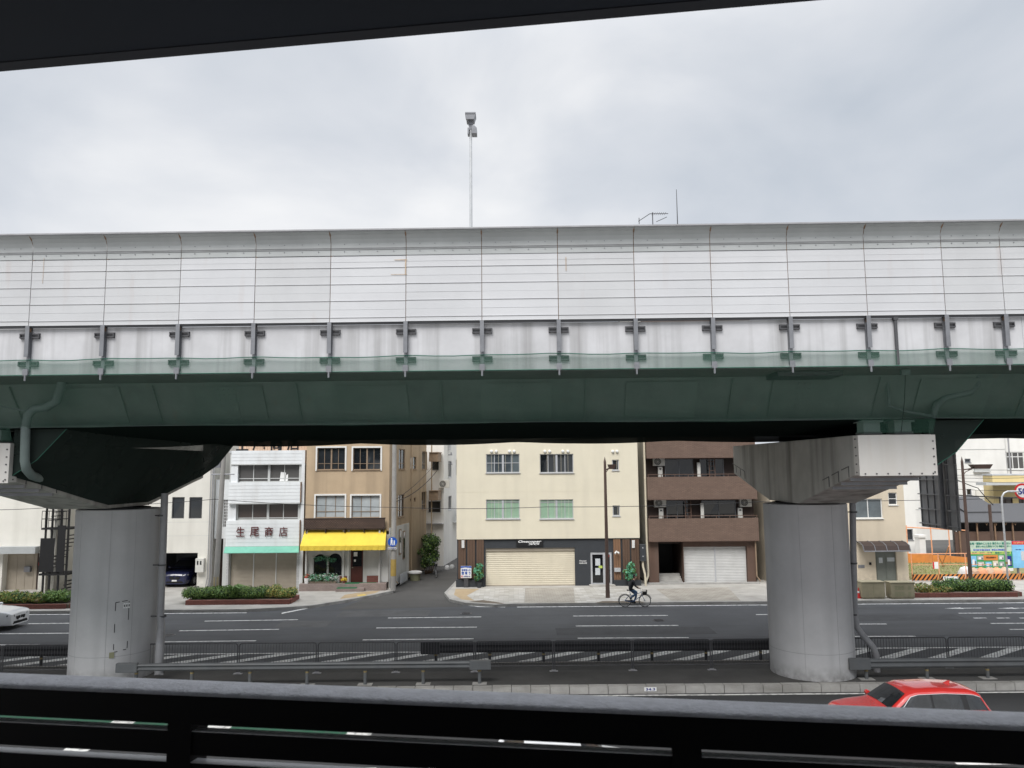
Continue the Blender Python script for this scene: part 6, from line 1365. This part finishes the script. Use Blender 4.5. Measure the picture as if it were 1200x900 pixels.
# striped barricades along the front
Yf = 52.6; xq = at(1069, 676, Yf).x; wB = 1.75
names = ['striped barricade board next to the beige building', 'striped barricade board with a small white notice', 'striped barricade board left of the street lamp foot', 'striped barricade board right of the street lamp foot', 'striped barricade board under the signboards', 'striped barricade board behind the speed limit sign pole', 'striped barricade board at the right edge']
zb0, zb1 = .20, at(1090, 673, Yf).z
for k in range(7):
    a = xq+k*(wB+.05); b = a+wB
    t = thing('site_barricade', names[k].replace('striped', 'orange and black striped'), 'barricade', ((a+b)/2, Yf, .15), 0, 'striped barricades round the vacant lot')
    mb = MB(); mb.box(a, b, Yf, Yf+.03, zb0, zb1)
    mb.build('board', 'orange', t)
    mb = MB(); h = zb1-zb0; n_ = 6; p_ = wB/n_
    for i in range(-1, n_+1):
        x0 = a+i*p_; pts = [(x0, zb0), (x0+p_*.45, zb0), (x0+p_*.45+h*.8, zb1), (x0+h*.8, zb1)]
        pts = [(min(max(x, a), b), z) for x, z in pts]
        if pts[2][0]-pts[3][0] > .01 or pts[1][0]-pts[0][0] > .01: mb.poly([(x, Yf-.004, z) for x, z in pts])
    mb.build('stripe', 'black', t)
    mb = MB(); [mb.tube([(x, Yf+.05, .149), (x, Yf+.05, (1.95 if k < 3 else zb1+.1))], .035, 6) for x in (a+.04,)]; mb.build('post', 'orange_pale', t)
    if k < 3: mb = MB(); mb.tube([(a, Yf+.05, 1.93), (b+.05, Yf+.05, 1.93)], .03, 6); mb.tube([(a, Yf+.05, 1.2), (b+.05, Yf+.05, 1.2)], .02, 6); mb.build('rail', 'orange_pale', t)
def flatsign(name, px0, py0, px1, py1, Y, m, label, s=None, sm='sign_navy', red=False):
    q = rect(px0, py0, px1, py1, Y); t = thing(name, label, 'sign', ((q[0]+q[1])/2, Y, q[2])); mb = MB(TY(Y)); mb.box(q[0], q[1], -.01, .01, q[2], q[3]); mb.build('board', m, t)
    if red: mb = MB(TY(Y)); mb.box(q[0], q[0]+.28*(q[1]-q[0]), -.016, -.011, q[2], q[3]); mb.build('band', 'sign_red', t)
    if s: text(s, t, q[0]+.12*(q[1]-q[0])*(3 if red else 1), q[1]-.1*(q[1]-q[0]), q[2]+.3*(q[3]-q[2]), q[3]-.3*(q[3]-q[2]), Y-.02, sm, bold=.01)
flatsign('white_notice', 1105.5, 675.5, 1123, 682.5, Yf-.03, 'sign_white', 'small white notice fixed to the striped barricade', '工事中', 'board_teal')
flatsign('hanging_notice', 1093, 658.5, 1099.5, 666.5, Yf+.0, 'sign_white', 'white notice with red band hanging on the orange fence rail', None, red=True)
Yo = 62.5
for k, (p0, p1, lb) in enumerate(((1064, 1092, 'plain orange sheet fence left of the two posts at the back of the lot'), (1092.5, 1113, 'plain orange sheet fence at the middle back of the lot'), (1113.5, 1136, 'plain orange sheet fence at the right back of the lot'))):
    a, b = at(p0, 650, Yo).x, at(p1, 650, Yo).x
    t = thing('orange_sheet_fence', lb, 'fence', ((a+b)/2, Yo, .0), 0, 'orange sheet fence at the back of the lot')
    mb = MB(); dz = (.0, .1, -.35)[k]; mb.prism([(a, Yo, .1), (b, Yo, .1), (b, Yo, at(1090, 648.5+2.6*k, Yo).z), (a, Yo, at(1090, 648.5+1.6*k, Yo).z)], (0, .04, 0)); mb.build('sheet', 'orange', t)
    mb = MB(); mb.tube([(a+.05, Yo+.08, -.01), (a+.05, Yo+.08, 3.1)], .05, 6); mb.tube([(a, Yo+.08, 2.95-.1*k), (b, Yo+.08, 2.85-.1*k)], .05, 6); mb.build('post', 'orange_pale', t)
mb = MB(); p = at(1106, 636, 60); q2 = at(1097, 660, 58)
t = thing('survey_tripod', 'leaning scaffold poles standing on the vacant lot', 'scaffold pole', (p.x, 59, .16)); 
for (u, v) in (((1099, 650), (1106, 664)), ((1112, 640), (1104, 662))): mb = MB(); a, b = at(u[0], u[1], 58.5), gr(v[0], v[1], .16); mb.tube([(b.x, b.y, .155), (a.x, a.y, a.z)], .045, 6); mb.build('pole', 'orange_pale', t)
mb = MB(); a = gr(1081, 655, .0)
solo('gate_post', MB().box(at(1078, 640, 66).x, at(1085, 640, 66).x, 66, 66.8, -.005, at(1080, 627, 66).z-.2).box(at(1077, 640, 66).x, at(1086, 640, 66).x, 65.9, 66.9, at(1080, 627, 66).z-.2, at(1080, 627, 66).z), 'white_wall', 'white gate pillar with a cap behind the vacant lot', 'gate pillar')
# rubble bags under the signboards
for k, px in enumerate((1140, 1150, 1159, 1168, 1177)):
    a = at(px, 671, Yf+.8); mb = MB(); r = .38
    mb.lathe([(0, 0), (r*.9, .0), (r, .25), (r*.85, .55), (r*.4, .72), (0, .75)], (a.x, Yf+.75, .16), 10)
    for i, v in enumerate(mb.v): v.x += random.uniform(-.04, .04); v.z += random.uniform(-.05, .05)*(v.z > .3); v.y += random.uniform(-.04, .04)
    solo('sand_bag', mb, 'orange_pale' if k % 2 else 'peach', 'crumpled pale orange sack in the row under the signboards', 'sack', 'sacks under the signboards', smooth=True)
mb = MB(); a = at(1131, 668, Yf+1); leaves(mb, [((a.x, Yf+.9, .55), (.5, .3, .35))], 10, .1); mb = MB(); mb.lathe([(0, 0), (.5, 0), (.55, .3), (.35, .7), (0, .85)], (a.x, Yf+.9, .16), 10)
solo('white_sack', mb, 'plate_white', 'large white sack left of the green signboard', 'sack', smooth=True)
# signboards
Yn = 53.9; r = rect(1136.3, 634, 1186.2, 669.3, Yn); W_, H_ = r[1]-r[0], r[3]-r[2]
t = thing('property_signboard', 'large green and white property signboard crowded with characters and small pictures', 'signboard', ((r[0]+r[1])/2, Yn, .15))
mb = MB(TY(Yn)); mb.box(r[0], r[1], 0, .06, r[2], r[3]); mb.build('board', 'board_green', t)
mb = MB(TY(Yn)); [mb.box(r[0]+x*W_-.06, r[0]+x*W_+.06, .07, .17, .15, r[3]-.1) for x in (.16, .84)]; mb.build('post', 'steel_grey', t)
def U(u0, v0, u1, v1): return (r[0]+u0*W_, r[0]+u1*W_, r[3]-v1*H_, r[3]-v0*H_)
def patch(u0, v0, u1, v1, m_, name='panel', dy=-.006):
    q = U(u0, v0, u1, v1); mb = MB(TY(Yn)); mb.box(q[0], q[1], dy, dy+.005, q[2], q[3]); return mb.build(name, m_, t)
def tx(s, u0, v0, u1, v1, m_, bold=.03): q = U(u0, v0, u1, v1); text(s, t, q[0], q[1], q[2], q[3], Yn-.012, m_, bold=bold)
patch(0, .35, 1, .94, 'board_green2', 'green_band', -.004); patch(.03, .345, .97, .44, 'board_lime')
tx('土地・建物のことなら 売りたい 買いたい', .02, .04, .98, .12, 'board_teal'); tx('住まいの人と街をつくる 相談センター', .16, .14, .98, .21, 'board_teal')
patch(.10, .27, .49, .325, 'sign_blue'); patch(.53, .27, .88, .325, 'sign_blue'); tx('無料査定 受付中', .12, .28, .47, .315, 'sign_white', .0); tx('お気軽にどうぞ', .55, .28, .86, .315, 'sign_white', .0)
tx('売買・賃貸・管理・建築のご相談', .06, .36, .95, .425, 'board_teal', .02)
for u0, v0, u1, v1, m_ in ((.03, .49, .155, .84, 'board_blue'), (.175, .49, .325, .62, 'glass_frost'), (.175, .69, .325, .83, 'siding_grey'), (.36, .69, .50, .84, 'board_blue'), (.53, .66, .66, .84, 'shutter_cream'), (.68, .69, .80, .84, 'glass_frost'), (.68, .48, .80, .62, 'siding_grey'), (.86, .50, .98, .84, 'sign_navy')):
    patch(u0, v0, u1, v1, m_, 'picture', -.008)
    du, dv_ = u1-u0, v1-v0; patch(u0+.2*du, v0+.35*dv_, u0+.6*du, v1-.12*dv_, 'sign_white', 'picture', -.012); patch(u0+.62*du, v0+.5*dv_, u0+.9*du, v1-.12*dv_, 'steel_grey', 'picture', -.012)
patch(.32, .46, .66, .64, 'orange', 'orange_plate', -.016); q = U(.38, .52, .61, .575); text('売主募集中', t, q[0], q[1], q[2], q[3], Yn-.022, 'brown_dark', bold=.02)
patch(0, .90, 1, 1.0, 'sign_white', 'foot_band', -.009); tx('お問い合わせ', .10, .915, .38, .965, 'sign_blue'); tx('宅地建物取引業', .42, .91, .80, .955, 'board_teal', .01)
r = rect(1186.6, 634, 1226, 665.5, Yn); W_, H_ = r[1]-r[0], r[3]-r[2]
t = thing('blue_signboard', 'pale blue signboard with a red heading at the right edge', 'signboard', ((r[0]+r[1])/2, Yn, .15))
mb = MB(TY(Yn)); mb.box(r[0], r[1], 0, .06, r[2], r[3]); mb.build('board', 'board_blue', t); mb = MB(TY(Yn)); [mb.box(r[0]+x*W_-.06, r[0]+x*W_+.06, .07, .17, .15, r[3]-.1) for x in (.16, .84)]; mb.build('post', 'steel_grey', t)
patch(0, 0, 1, .13, 'sign_red', 'heading'); q = U(.04, .03, .45, .10); text('分譲住宅', t, q[0], q[1], q[2], q[3], Yn-.012, 'orange_pale', bold=.02); q = U(.5, .03, .96, .10); text('好評販売中', t, q[0], q[1], q[2], q[3], Yn-.012, 'sign_white', bold=.02)
patch(.25, .38, .8, .72, 'lamp_glass', 'picture'); q = U(.1, .3, .6, .33); text('新築一戸建て', t, q[0], q[1], q[2], q[3], Yn-.012, 'sign_navy', bold=.0)
# ---------------------------------------------------------------- vehicles
def interp(tab, x):
    for a, b in zip(tab[:-1], tab[1:]):
        if a[0] >= x >= b[0]:
            f_ = (a[0]-x)/(a[0]-b[0]); f_ = f_
            return [p+(q-p)*f_ for p, q in zip(a, b)]
    return list(tab[0] if x > tab[0][0] else tab[-1])
def smooth_tab(tab, n=84):
    out = []; xs = [tab[0][0]+(tab[-1][0]-tab[0][0])*i/n for i in range(n+1)]
    for x in xs:
        acc = [0]*len(tab[0]); wt = 0
        for k, dx in enumerate((-.06, -.03, 0, .03, .06)):
            v = interp(tab, x+dx); w_ = (1, 2, 3, 2, 1)[k]; acc = [p+q*w_ for p, q in zip(acc, v)]; wt += w_
        v = [p/wt for p in acc]; v[0] = x; out.append(v)
    return out
# (x, halfwidth, z belt, halfwidth top, z top)
SUV = [(2.36,.60,.70,.44,.71),(2.33,.78,.84,.66,.88),(2.12,.87,.93,.76,1.0),(1.65,.91,1.0,.82,1.07),(1.02,.93,1.05,.84,1.13),(.36,.94,1.07,.68,1.58),(.05,.94,1.07,.69,1.67),(-.80,.94,1.08,.69,1.70),(-1.70,.93,1.10,.67,1.66),(-2.0,.92,1.11,.67,1.58),(-2.28,.88,1.08,.74,1.14),(-2.38,.83,.90,.75,.92),(-2.40,.75,.62,.66,.63)]
SEDAN = [(2.36,.66,.70,.50,.71),(2.33,.80,.80,.68,.82),(2.10,.87,.85,.76,.90),(1.55,.90,.89,.82,.97),(.95,.91,.92,.82,1.02),(.10,.91,.94,.62,1.36),(-.30,.91,.95,.62,1.44),(-.90,.91,.96,.62,1.44),(-1.35,.90,.97,.62,1.31),(-1.80,.89,.98,.72,1.08),(-2.20,.84,.96,.74,1.01),(-2.34,.78,.80,.70,.82),(-2.36,.70,.55,.6,.56)]
def build_car(name, label, loc, rz, paint, kind, cat='car', plate=True):
    tab = smooth_tab(SUV if kind == 'suv' else SEDAN); t = thing(name, label, cat, loc, rz)
    def ring(v):
        x, wb, zb, wt, zt = v
        h = [(0, .22), (wb*.86, .22), (wb*.97, .32), (wb, .5), (wb+.012, zb*.80), (wb, zb-.03), (wb-.015, zb), (wt+.04, zt-.10), (wt-.03, zt-.03), (wt*.7, zt), (0, zt+.025)]
        if zt-zb < .13: h[7] = (wt+(wb-wt)*.5, zb+(zt-zb)*.5); h[8] = (wt*.92, zt-.01)
        return [(x, y, z) for y, z in h]+[(x, -y, z) for y, z in h[-2:0:-1]]
    mb = MB(); rs = [ring(v) for v in tab]; k = len(rs[0]); vs = [p for r in rs for p in r]
    mb.add(vs, [(i*k+j, i*k+(j+1) % k, (i+1)*k+(j+1) % k, (i+1)*k+j) for i in range(len(rs)-1) for j in range(k)]+[tuple(range(k)), tuple(range((len(rs)-1)*k, len(rs)*k))[::-1]])
    body = mb.build('body', paint, t, local=True, smooth=True)
    def S(x, s, v, off=.008):
        _, wb, zb, wt, zt = interp([tuple(q) for q in tab], x); y0, z0, y1, z1 = wb-.015, zb, wt+.04, zt-.10
        return (x, s*(y0+(y1-y0)*v+off), z0+(z1-z0)*v+off*.5)
    def sidepane(xs_, nm='side_window', m_='car_glass', off=.012):
        for s in (-1, 1):
            mb = MB(); n_ = 8; (xa, xb), (xc, xd) = xs_
            for i in range(n_):
                f0, f1 = i/n_, (i+1)/n_; b0, b1 = xa+(xb-xa)*f0, xa+(xb-xa)*f1; t0, t1 = xc+(xd-xc)*f0, xc+(xd-xc)*f1
                q = [S(b0, s, .10, off), S(b1, s, .10, off), S(t1, s, .93, off), S(t0, s, .93, off)]; mb.quad(*(q if s < 0 else q[::-1]))
            mb.build(nm, m_, t, local=True)
    def cross(x, u, off=.012):
        _, wb, zb, wt, zt = interp([tuple(q) for q in tab], x); return (x, (wt-.06)*u, zt+.025-(abs(u)**2)*.035+off)
    def topane(xa, xb, nm):
        mb = MB(); n_, m2 = 8, 6
        for i in range(n_):
            for j in range(m2):
                x0, x1 = xa+(xb-xa)*i/n_, xa+(xb-xa)*(i+1)/n_; u0, u1 = -1+2*j/m2, -1+2*(j+1)/m2
                mb.quad(cross(x0, u0), cross(x0, u1), cross(x1, u1), cross(x1, u0))
        mb.build(nm, 'car_glass', t, local=True)
    g0, g1, h0, h1 = (.92, -2.14, .26, -1.97) if kind == 'suv' else (.76, -1.40, .08, -1.10)
    sidepane(((g0, g1), (h0, h1)), 'window_trim', 'black', .007)
    for s in (-1, 1):
        mb = MB(); mb.tube([S(g0+(h0-g0)*i/6, s, .05+.90*i/6, .016) for i in range(7)]+[S(h0+(h1-h0)*i/10, s, .96, .016) for i in range(1, 11)], .011, 5); mb.build('chrome_trim', 'steel_light', t, local=True, smooth=True)
        mb = MB()
        for xd in ((.95, -.39, -1.42) if kind == 'suv' else (.8, -.385, -1.38)):
            pts = []
            for i in range(7):
                z_ = .36+(.98-.36)*i/6; v_ = interp([tuple(q_) for q_ in tab], xd); zb = v_[2]; y_ = v_[1]*(.97+.03*min(1, (z_-.32)/.18))+.004 if z_ < .5 else v_[1]+.008
                if z_ < zb-.03: pts.append((xd, s*y_, z_))
            mb.tube(pts, .006, 4)
        mb.build('door_gap', 'black', t, local=True)
    if kind == 'suv':
        sidepane(((.86, -.35), (.30, -.35))); sidepane(((-.42, -1.35), (-.42, -1.32))); sidepane(((-1.52, -2.10), (-1.50, -1.94)), 'quarter_window')
        topane(.96, .38, 'windscreen'); topane(-2.02, -2.26, 'rear_window')
    else:
        sidepane(((.70, -.35), (.10, -.35))); sidepane(((-.42, -1.35), (-.42, -1.05))); topane(.88, .12, 'windscreen'); topane(-1.18, -1.72, 'rear_window')
    R0 = .35 if kind == 'suv' else .33
    for x in (1.42, -1.42):
        for s in (-1, 1):
            mb = MB(); w_ = .94 if kind == 'suv' else .915
            mb.lathe([(R0+.07, -.004), (R0+.07, .0), (R0, .0)], (x, s*(w_+.012), R0), 28, 0, 'Y'); mb.build('wheel_arch', 'black', t, local=True)
            mb = MB(); mb.lathe([(R0*.62, s*.03), (R0*.97, s*.03), (R0, 0), (R0, -s*.2), (R0*.6, -s*.22)], (x, s*w_, R0), 28, 0, 'Y'); wl = mb.build('wheel', 'tyre', t, local=True, smooth=True)
            mb = MB(); mb.lathe([(0, s*.02), (R0*.2, s*.03), (R0*.22, s*.015)], (x, s*w_, R0), 16, 0, 'Y')
            for q in range(5):
                a = 2*PI*q/5; c_, s_ = math.cos(a), math.sin(a); mb.tube([(x+c_*R0*.15, s*(w_+.02), R0+s_*R0*.15), (x+c_*R0*.62, s*(w_+.025), R0+s_*R0*.62)], .03, 5)
            mb.lathe([(R0*.60, s*.035), (R0*.66, s*.035), (R0*.66, s*.0)], (x, s*w_, R0), 24, 0, 'Y'); mb.build('rim', 'silver_car', wl, local=True)
    xf = 2.36
    for s in (-1, 1):
        z = .76 if kind == 'suv' else .66
        mb = MB(); mb.prism([(xf-.012, s*.47, z-.03), (xf-.012, s*.50, z+.08), (xf-.15, s*.875, z+.10), (xf-.16, s*.885, z+.02)], (.025, s*.01, 0)); mb.build('headlight', 'headlamp', t, local=True)
        mb = MB(); mb.prism([(-xf-.03, s*.55, z+.02), (-xf-.03, s*.55, z+.16), (-xf+.10, s*.86, z+.2), (-xf+.12, s*.86, z+.05)], (-.03, 0, 0)); mb.build('tail_light', 'tail_red', t, local=True)
        mb = MB(); x = .80 if kind == 'suv' else .66; zb = interp([tuple(q) for q in tab], x)[2]; mb.lathe([(0, -.10), (.07, -.09), (.09, 0), (.07, .09), (0, .10)], (x, s*1.03, zb+.10), 10, 0, 'Y'); mb.box(x-.03, x+.03, min(s*.90, s*.98), max(s*.90, s*.98), zb+.0, zb+.05); mb.build('mirror', paint, t, local=True, smooth=True)
        mb = MB(); zb = .86; mb.box(-.42, -.24, s*.955-.012, s*.955+.012, zb, zb+.03); mb.build('handle', paint, t, local=True)
    z = .62 if kind == 'suv' else .55
    mb = MB(); 
    for s in (-1, 1): mb.prism([(xf-.02, s*.03, z-.09), (xf-.02, s*.30, z-.08), (xf-.02, s*.36, z+.07), (xf-.02, s*.05, z+.09)], (.045, 0, 0))
    mb.build('grille', 'black', t, local=True)
    mb = MB(); mb.prism([(xf-.03, -.60, .28), (xf-.03, .60, .28), (xf-.02, .50, .40), (xf-.02, -.50, .40)], (.035, 0, 0)); mb.build('lower_intake', 'black', t, local=True)
    mb = MB(); mb.box(xf+.016, xf+.028, -.165, .165, .40, .50); mb.box(-xf-.075, -xf-.06, -.165, .165, .55, .65); mb.build('number_plate', 'plate_white', t, local=True)
    mb = MB(); zr = interp([tuple(q) for q in tab], -1.35 if kind == 'suv' else -.9)[4]; x = -1.35 if kind == 'suv' else -.9
    mb.prism([(x+.14, -.02, zr+.02), (x-.08, -.02, zr+.02), (x-.10, -.02, zr+.10), (x-.04, -.02, zr+.10)], (0, .04, 0)); mb.build('fin_antenna', paint, t, local=True)
    return t, tab
fx = at(974, 826, 22.6).x
t, tab = build_car('red_car', 'bright red estate car with dark windows driving left behind the railing', (fx+2.42*.86+.12, 22.75, .006), PI, 'red_paint', 'suv'); t.scale = (.86, .92, .91)
fx = gr(34, 728).x
build_car('white_car', 'white saloon car at the left edge driving right on the far carriageway', (at(33, 724, 40.1).x-2.75, 40.1, .006), 0, 'white_car', 'sedan')
build_car('navy_car', 'dark navy car parked nose out in the open garage', (at(211.5, 680, 53.5).x, 54.9, .152), -PI/2, 'navy_car', 'suv')
build_car('white_near_car', 'white saloon car driving left in the nearest lane, hidden by the balcony railing', (at(620, 860, 18.7).x, 18.7, .006), PI, 'white_car', 'sedan')
build_car('white_parked_car', 'small white car parked at the back road behind the vacant lot', (at(1092, 640, 92).x, 92, .0), -PI/2+.3, 'white_car', 'sedan')

# ---------------------------------------------------------------- bicycle and rider
def make_bike(name, label, loc, rz, paint, group=None):
    t = thing(name, label, 'bicycle', loc, rz, group); RW = .345
    for x in (-.56, .56):
        mb = MB(); n_ = 32
        vs = []
        for i in range(n_):
            a = 2*PI*i/n_
            for j in range(6): b = 2*PI*j/6; r_ = RW-.018+.018*math.cos(b); vs.append((x+r_*math.cos(a), .018*math.sin(b), RW+r_*math.sin(a)))
        mb.add(vs, [(i*6+j, i*6+(j+1) % 6, ((i+1) % n_)*6+(j+1) % 6, ((i+1) % n_)*6+j) for i in range(n_) for j in range(6)]); w_ = mb.build('wheel', 'tyre', t, local=True, smooth=True)
        mb = MB(); mb.lathe([(RW-.05, -.012), (RW-.036, -.012), (RW-.036, .012), (RW-.05, .012), (RW-.05, -.012)], (x, 0, RW), 32, 0, 'Y'); mb.lathe([(.0, -.04), (.025, -.04), (.025, .04), (0, .04)], (x, 0, RW), 10, 0, 'Y')
        for q in range(16): a = 2*PI*q/16; mb.tube([(x+.02*math.cos(a+.6), .02*(1 if q % 2 else -1), RW+.02*math.sin(a+.6)), (x+(RW-.045)*math.cos(a), 0, RW+(RW-.045)*math.sin(a))], .0022, 3)
        mb.build('rim', 'steel_light', w_, local=True)
    bb, st, hd, hb = (-.13, 0, .29), (-.27, 0, .80), (.36, 0, .86), (.41, 0, .62)
    mb = MB()
    for p, q, r_ in ((bb, st, .017), (bb, hb, .019), ((-.235, 0, .62), (.375, 0, .80), .016), (hb, hd, .02)): mb.tube([p, q], r_, 8)
    for s in (-.055, .055): mb.tube([bb, (-.56, s, RW)], .010, 6); mb.tube([(-.25, 0, .74), (-.56, s, RW)], .009, 6); mb.tube([hb, (.47, s, .52), (.56, s, RW)], .012, 6)
    mb.build('frame', paint, t, local=True, smooth=True)
    mb = MB(); mb.tube([st, (-.285, 0, .90)], .013, 6); mb.box(-.42, -.16, -.05, .05, .90, .945); mb.box(-.44, -.34, -.085, .085, .905, .95); mb.build('saddle', 'black', t, local=True, bevel=.015)
    mb = MB(); mb.tube([hd, (.33, 0, 1.00)], .013, 6); mb.tube([(.16, .27, 1.02), (.24, .25, 1.04), (.35, .10, 1.01), (.35, -.10, 1.01), (.24, -.25, 1.04), (.16, -.27, 1.02)], .012, 8); mb.build('handlebar', 'steel_light', t, local=True, smooth=True)
    mb = MB(); c_ = (.56, 0, .80)
    for z in (.70, .78, .86, .93): e_ = (z-.70)*.25+.11; mb.tube([(.43, -e_, z), (.60+e_*.5, -e_, z), (.60+e_*.5, e_, z), (.43, e_, z), (.43, -e_, z)], .006, 4)
    for k in range(7): y_ = -.11+.22*k/6; mb.tube([(.66, y_, .70), (.685, y_*1.45, .93)], .005, 4); mb.tube([(.43, y_, .70), (.66, y_, .70)], .005, 4)
    mb.box(.44, .645, -.12, .12, .705, .84, 0); mb.build('basket', 'black', t, local=True)
    mb = MB(); mb.lathe([(0, .05), (.09, .05), (.09, .054), (0, .054)], bb, 20, 0, 'Y'); mb.tube([bb, (-.13, .09, .29), (-.01, .10, .17)], .011, 6); mb.tube([bb, (-.13, -.09, .29), (-.25, -.10, .41)], .011, 6); mb.box(-.06, .04, .09, .18, .155, .175); mb.box(-.30, -.20, -.18, -.09, .40, .42); mb.prism([(-.05, .045, .36), (-.05, .045, .22), (-.56, .045, .31), (-.56, .045, .38)], (0, .006, 0)); mb.build('crank', 'steel_dark', t, local=True)
    mb = MB(); [mb.tube([(x+(RW+.03)*math.cos(a), 0, RW+(RW+.03)*math.sin(a)) for a in [R_(d_) for d_ in rg]], .017, 5) for x, rg in ((-.56, range(20, 190, 14)), (.56, range(15, 150, 14)))]; mb.build('mudguard', 'steel_dark', t, local=True)
    return t
by = 44.55; bx = at(744, 703, by).x
make_bike('bicycle', 'blue bicycle with black front basket ridden along the kerb', (bx, by, .006), 0, 'bike_blue')
def person(loc, rz, label):
    t = thing('person', label, 'person', loc, rz)
    J, E, Rr, tags = [], [], [], []
    def j(p, r, par=None, tg=0):
        J.append(p); Rr.append(r); tags.append(tg)
        if par is not None: E.append((par, len(J)-1))
        return len(J)-1
    pel = j((-.27, 0, 1.02), (.155, .12), None, 1); wa = j((-.21, 0, 1.17), (.165, .14), pel, 2); ch = j((-.10, 0, 1.36), (.185, .145), wa, 2); ne = j((-.03, 0, 1.485), (.08, .085), ch, 2); n2 = j((.0, 0, 1.53), (.062, .062), ne, 0)
    h1 = j((.028, 0, 1.585), (.095, .098), n2, 0); h2 = j((.03, 0, 1.69), (.105, .118), h1, 0)
    for s, foot in ((1, (-.01, .13, .20)), (-1, (-.25, -.13, .445))):
        sh = j((-.07, s*.17, 1.42), (.07, .07), ch, 2); el = j((.0, s*.27, 1.19), (.052, .052), sh, 2); wr = j((.15, s*.265, 1.075), (.036, .036), el, 2); pm = j((.195, s*.262, 1.07), (.034, .022), wr, 0)
        for f_, (dy, ln) in enumerate(((.03, .062), (.01, .07), (-.01, .066), (-.03, .052))):
            b1 = j((.225, s*.262+dy, 1.075), (.010, .010), pm, 0); b2 = j((.225+ln*.55, s*.262+dy, 1.060), (.009, .009), b1, 0); j((.225+ln*.30, s*.262+dy, 1.022), (.008, .008), b2, 0)
        th = j((.195, s*.262-s*.035, 1.055), (.011, .011), pm, 0); j((.225, s*.262-s*.045, 1.025), (.009, .009), th, 0)
        hp = j((-.24, s*.09, .98), (.11, .11), pel, 1); kn = j((.11 if s > 0 else .12, s*.12, .66 if s > 0 else .82), (.072, .072), hp, 1); ca = j(tuple(Vector((.11 if s > 0 else .12, s*.12, .66 if s > 0 else .82)).lerp(Vector(foot), .45)), (.058, .058), kn, 1)
        an = j((foot[0]-.04, foot[1], foot[2]+.07), (.045, .045), ca, 1); he = j((foot[0]-.07, foot[1], foot[2]+.015), (.04, .036), an, 3); j((foot[0]+.10, foot[1], foot[2]+.0), (.042, .026), an, 3)
    me = bpy.data.meshes.new('body'); me.from_pydata(J, E, []); o = bpy.data.objects.new('body', me); COL.objects.link(o)
    sk = o.modifiers.new('skin', 'SKIN'); 
    for v, r_ in zip(me.skin_vertices[0].data, Rr): v.radius = r_
    me.skin_vertices[0].data[0].use_root = True
    ss = o.modifiers.new('sub', 'SUBSURF'); ss.levels = ss.render_levels = 2
    dg = bpy.context.evaluated_depsgraph_get(); m2 = bpy.data.meshes.new_from_object(o.evaluated_get(dg)); bpy.data.objects.remove(o)
    m2.name = 'body'
    for m_ in ('skin', 'denim', 'cloth_black', 'shoe'): m2.materials.append(M[m_])
    segs = [(Vector(J[a]), Vector(J[b]), tags[b]) for a, b in E]
    for p in m2.polygons:
        c = p.center; best = None
        for a, b, tg in segs:
            d = b-a; f_ = max(0, min(1, (c-a).dot(d)/max(d.length_squared, 1e-9))); dist = (a+d*f_-c).length
            if best is None or dist < best[0]: best = (dist, tg)
        p.material_index = best[1]; p.use_smooth = True
        if p.material_index == 1 and c.z > .93+.25*max(0, c.x+.2): p.material_index = 2      # jacket down to the hem
    o = bpy.data.objects.new('body', m2); COL.objects.link(o); o.parent = t
    mb = MB(); n_ = 16      # hair: a cap over the crown and the back of the head
    mb.lathe([(.0, .104), (.045, .096), (.076, .064), (.094, .02), (.096, -.04), (.082, -.10)], (.016, 0, 1.70), n_)
    fs = []; keep = [f_ for f_ in mb.f if not (sum(mb.v[i].x for i in f_)/4 > .045 and sum(mb.v[i].z for i in f_)/4 < 1.765)]
    mb.f = keep; mb.m = [0]*len(keep); mb.build('hair', 'hair', t, local=True, smooth=True)
    mb = MB(); [mb.lathe([(0, .012), (.008, .006), (.010, 0)], (.106, s*.034, 1.665), 8, 0, 'X') for s in (-1, 1)]; mb.build('eyes', 'black', t, local=True)
    mb = MB(); mb.prism([(.108, -.012, 1.63), (.108, .012, 1.63), (.112, 0, 1.675)], (.022, 0, -.008)); [mb.tube([(.015, s*.093, 1.68), (.005, s*.108, 1.66), (.015, s*.094, 1.62)], .014, 6) for s in (-1, 1)]; mb.build('nose_and_ears', 'skin', t, local=True)
    mb = MB(); mb.tube([(.106, -.025, 1.597), (.114, 0, 1.595), (.106, .025, 1.597)], .006, 5); mb.build('mouth', 'tail_red', t, local=True)
    return t
person((bx, by, .006), 0, 'cyclist in a dark jacket and blue jeans riding right past the cream building')
b1 = alley(sidex(489), 1.55)
make_bike('bicycle', 'old dark bicycle parked beside the alley shrub', (b1.x, b1.y-1.0, .006), math.atan2(AU.y, AU.x)+.25, 'steel_dark')
# concrete planter with a pale lid at the alley mouth
a = alley(sidex(478), .55)
t = thing('planter_box', 'brown tub with a pale round lid at the mouth of the alley', 'tub', (a.x, a.y, .005)); mb = MB(); mb.lathe([(0, .0), (.35, 0), (.40, .5), (0, .5)], (a.x, a.y, .004), 14); mb.build('tub', 'olive', t); mb = MB(); mb.lathe([(0, .505), (.50, .505), (.50, .60), (.3, .66), (0, .66)], (a.x, a.y, .004), 18); mb.build('lid', 'white_wall', t, smooth=True)
a = alley(sidex(503), 1.35)
for k, (ds, c_) in enumerate(((0, 'plate_white'), (.5, 'siding_grey'))): b = alley(sidex(501)+ds, 1.6+.3*k); mb = MB(); mb.lathe([(0, 0), (.18, .0), (.2, .15), (.12, .28), (0, .3)], (b.x, b.y, .005), 8); solo('plastic_bag', mb, c_, ('white plastic bag on the alley ground next to the shrub', 'grey plastic bag farther along the alley wall')[k], 'bag', smooth=True)
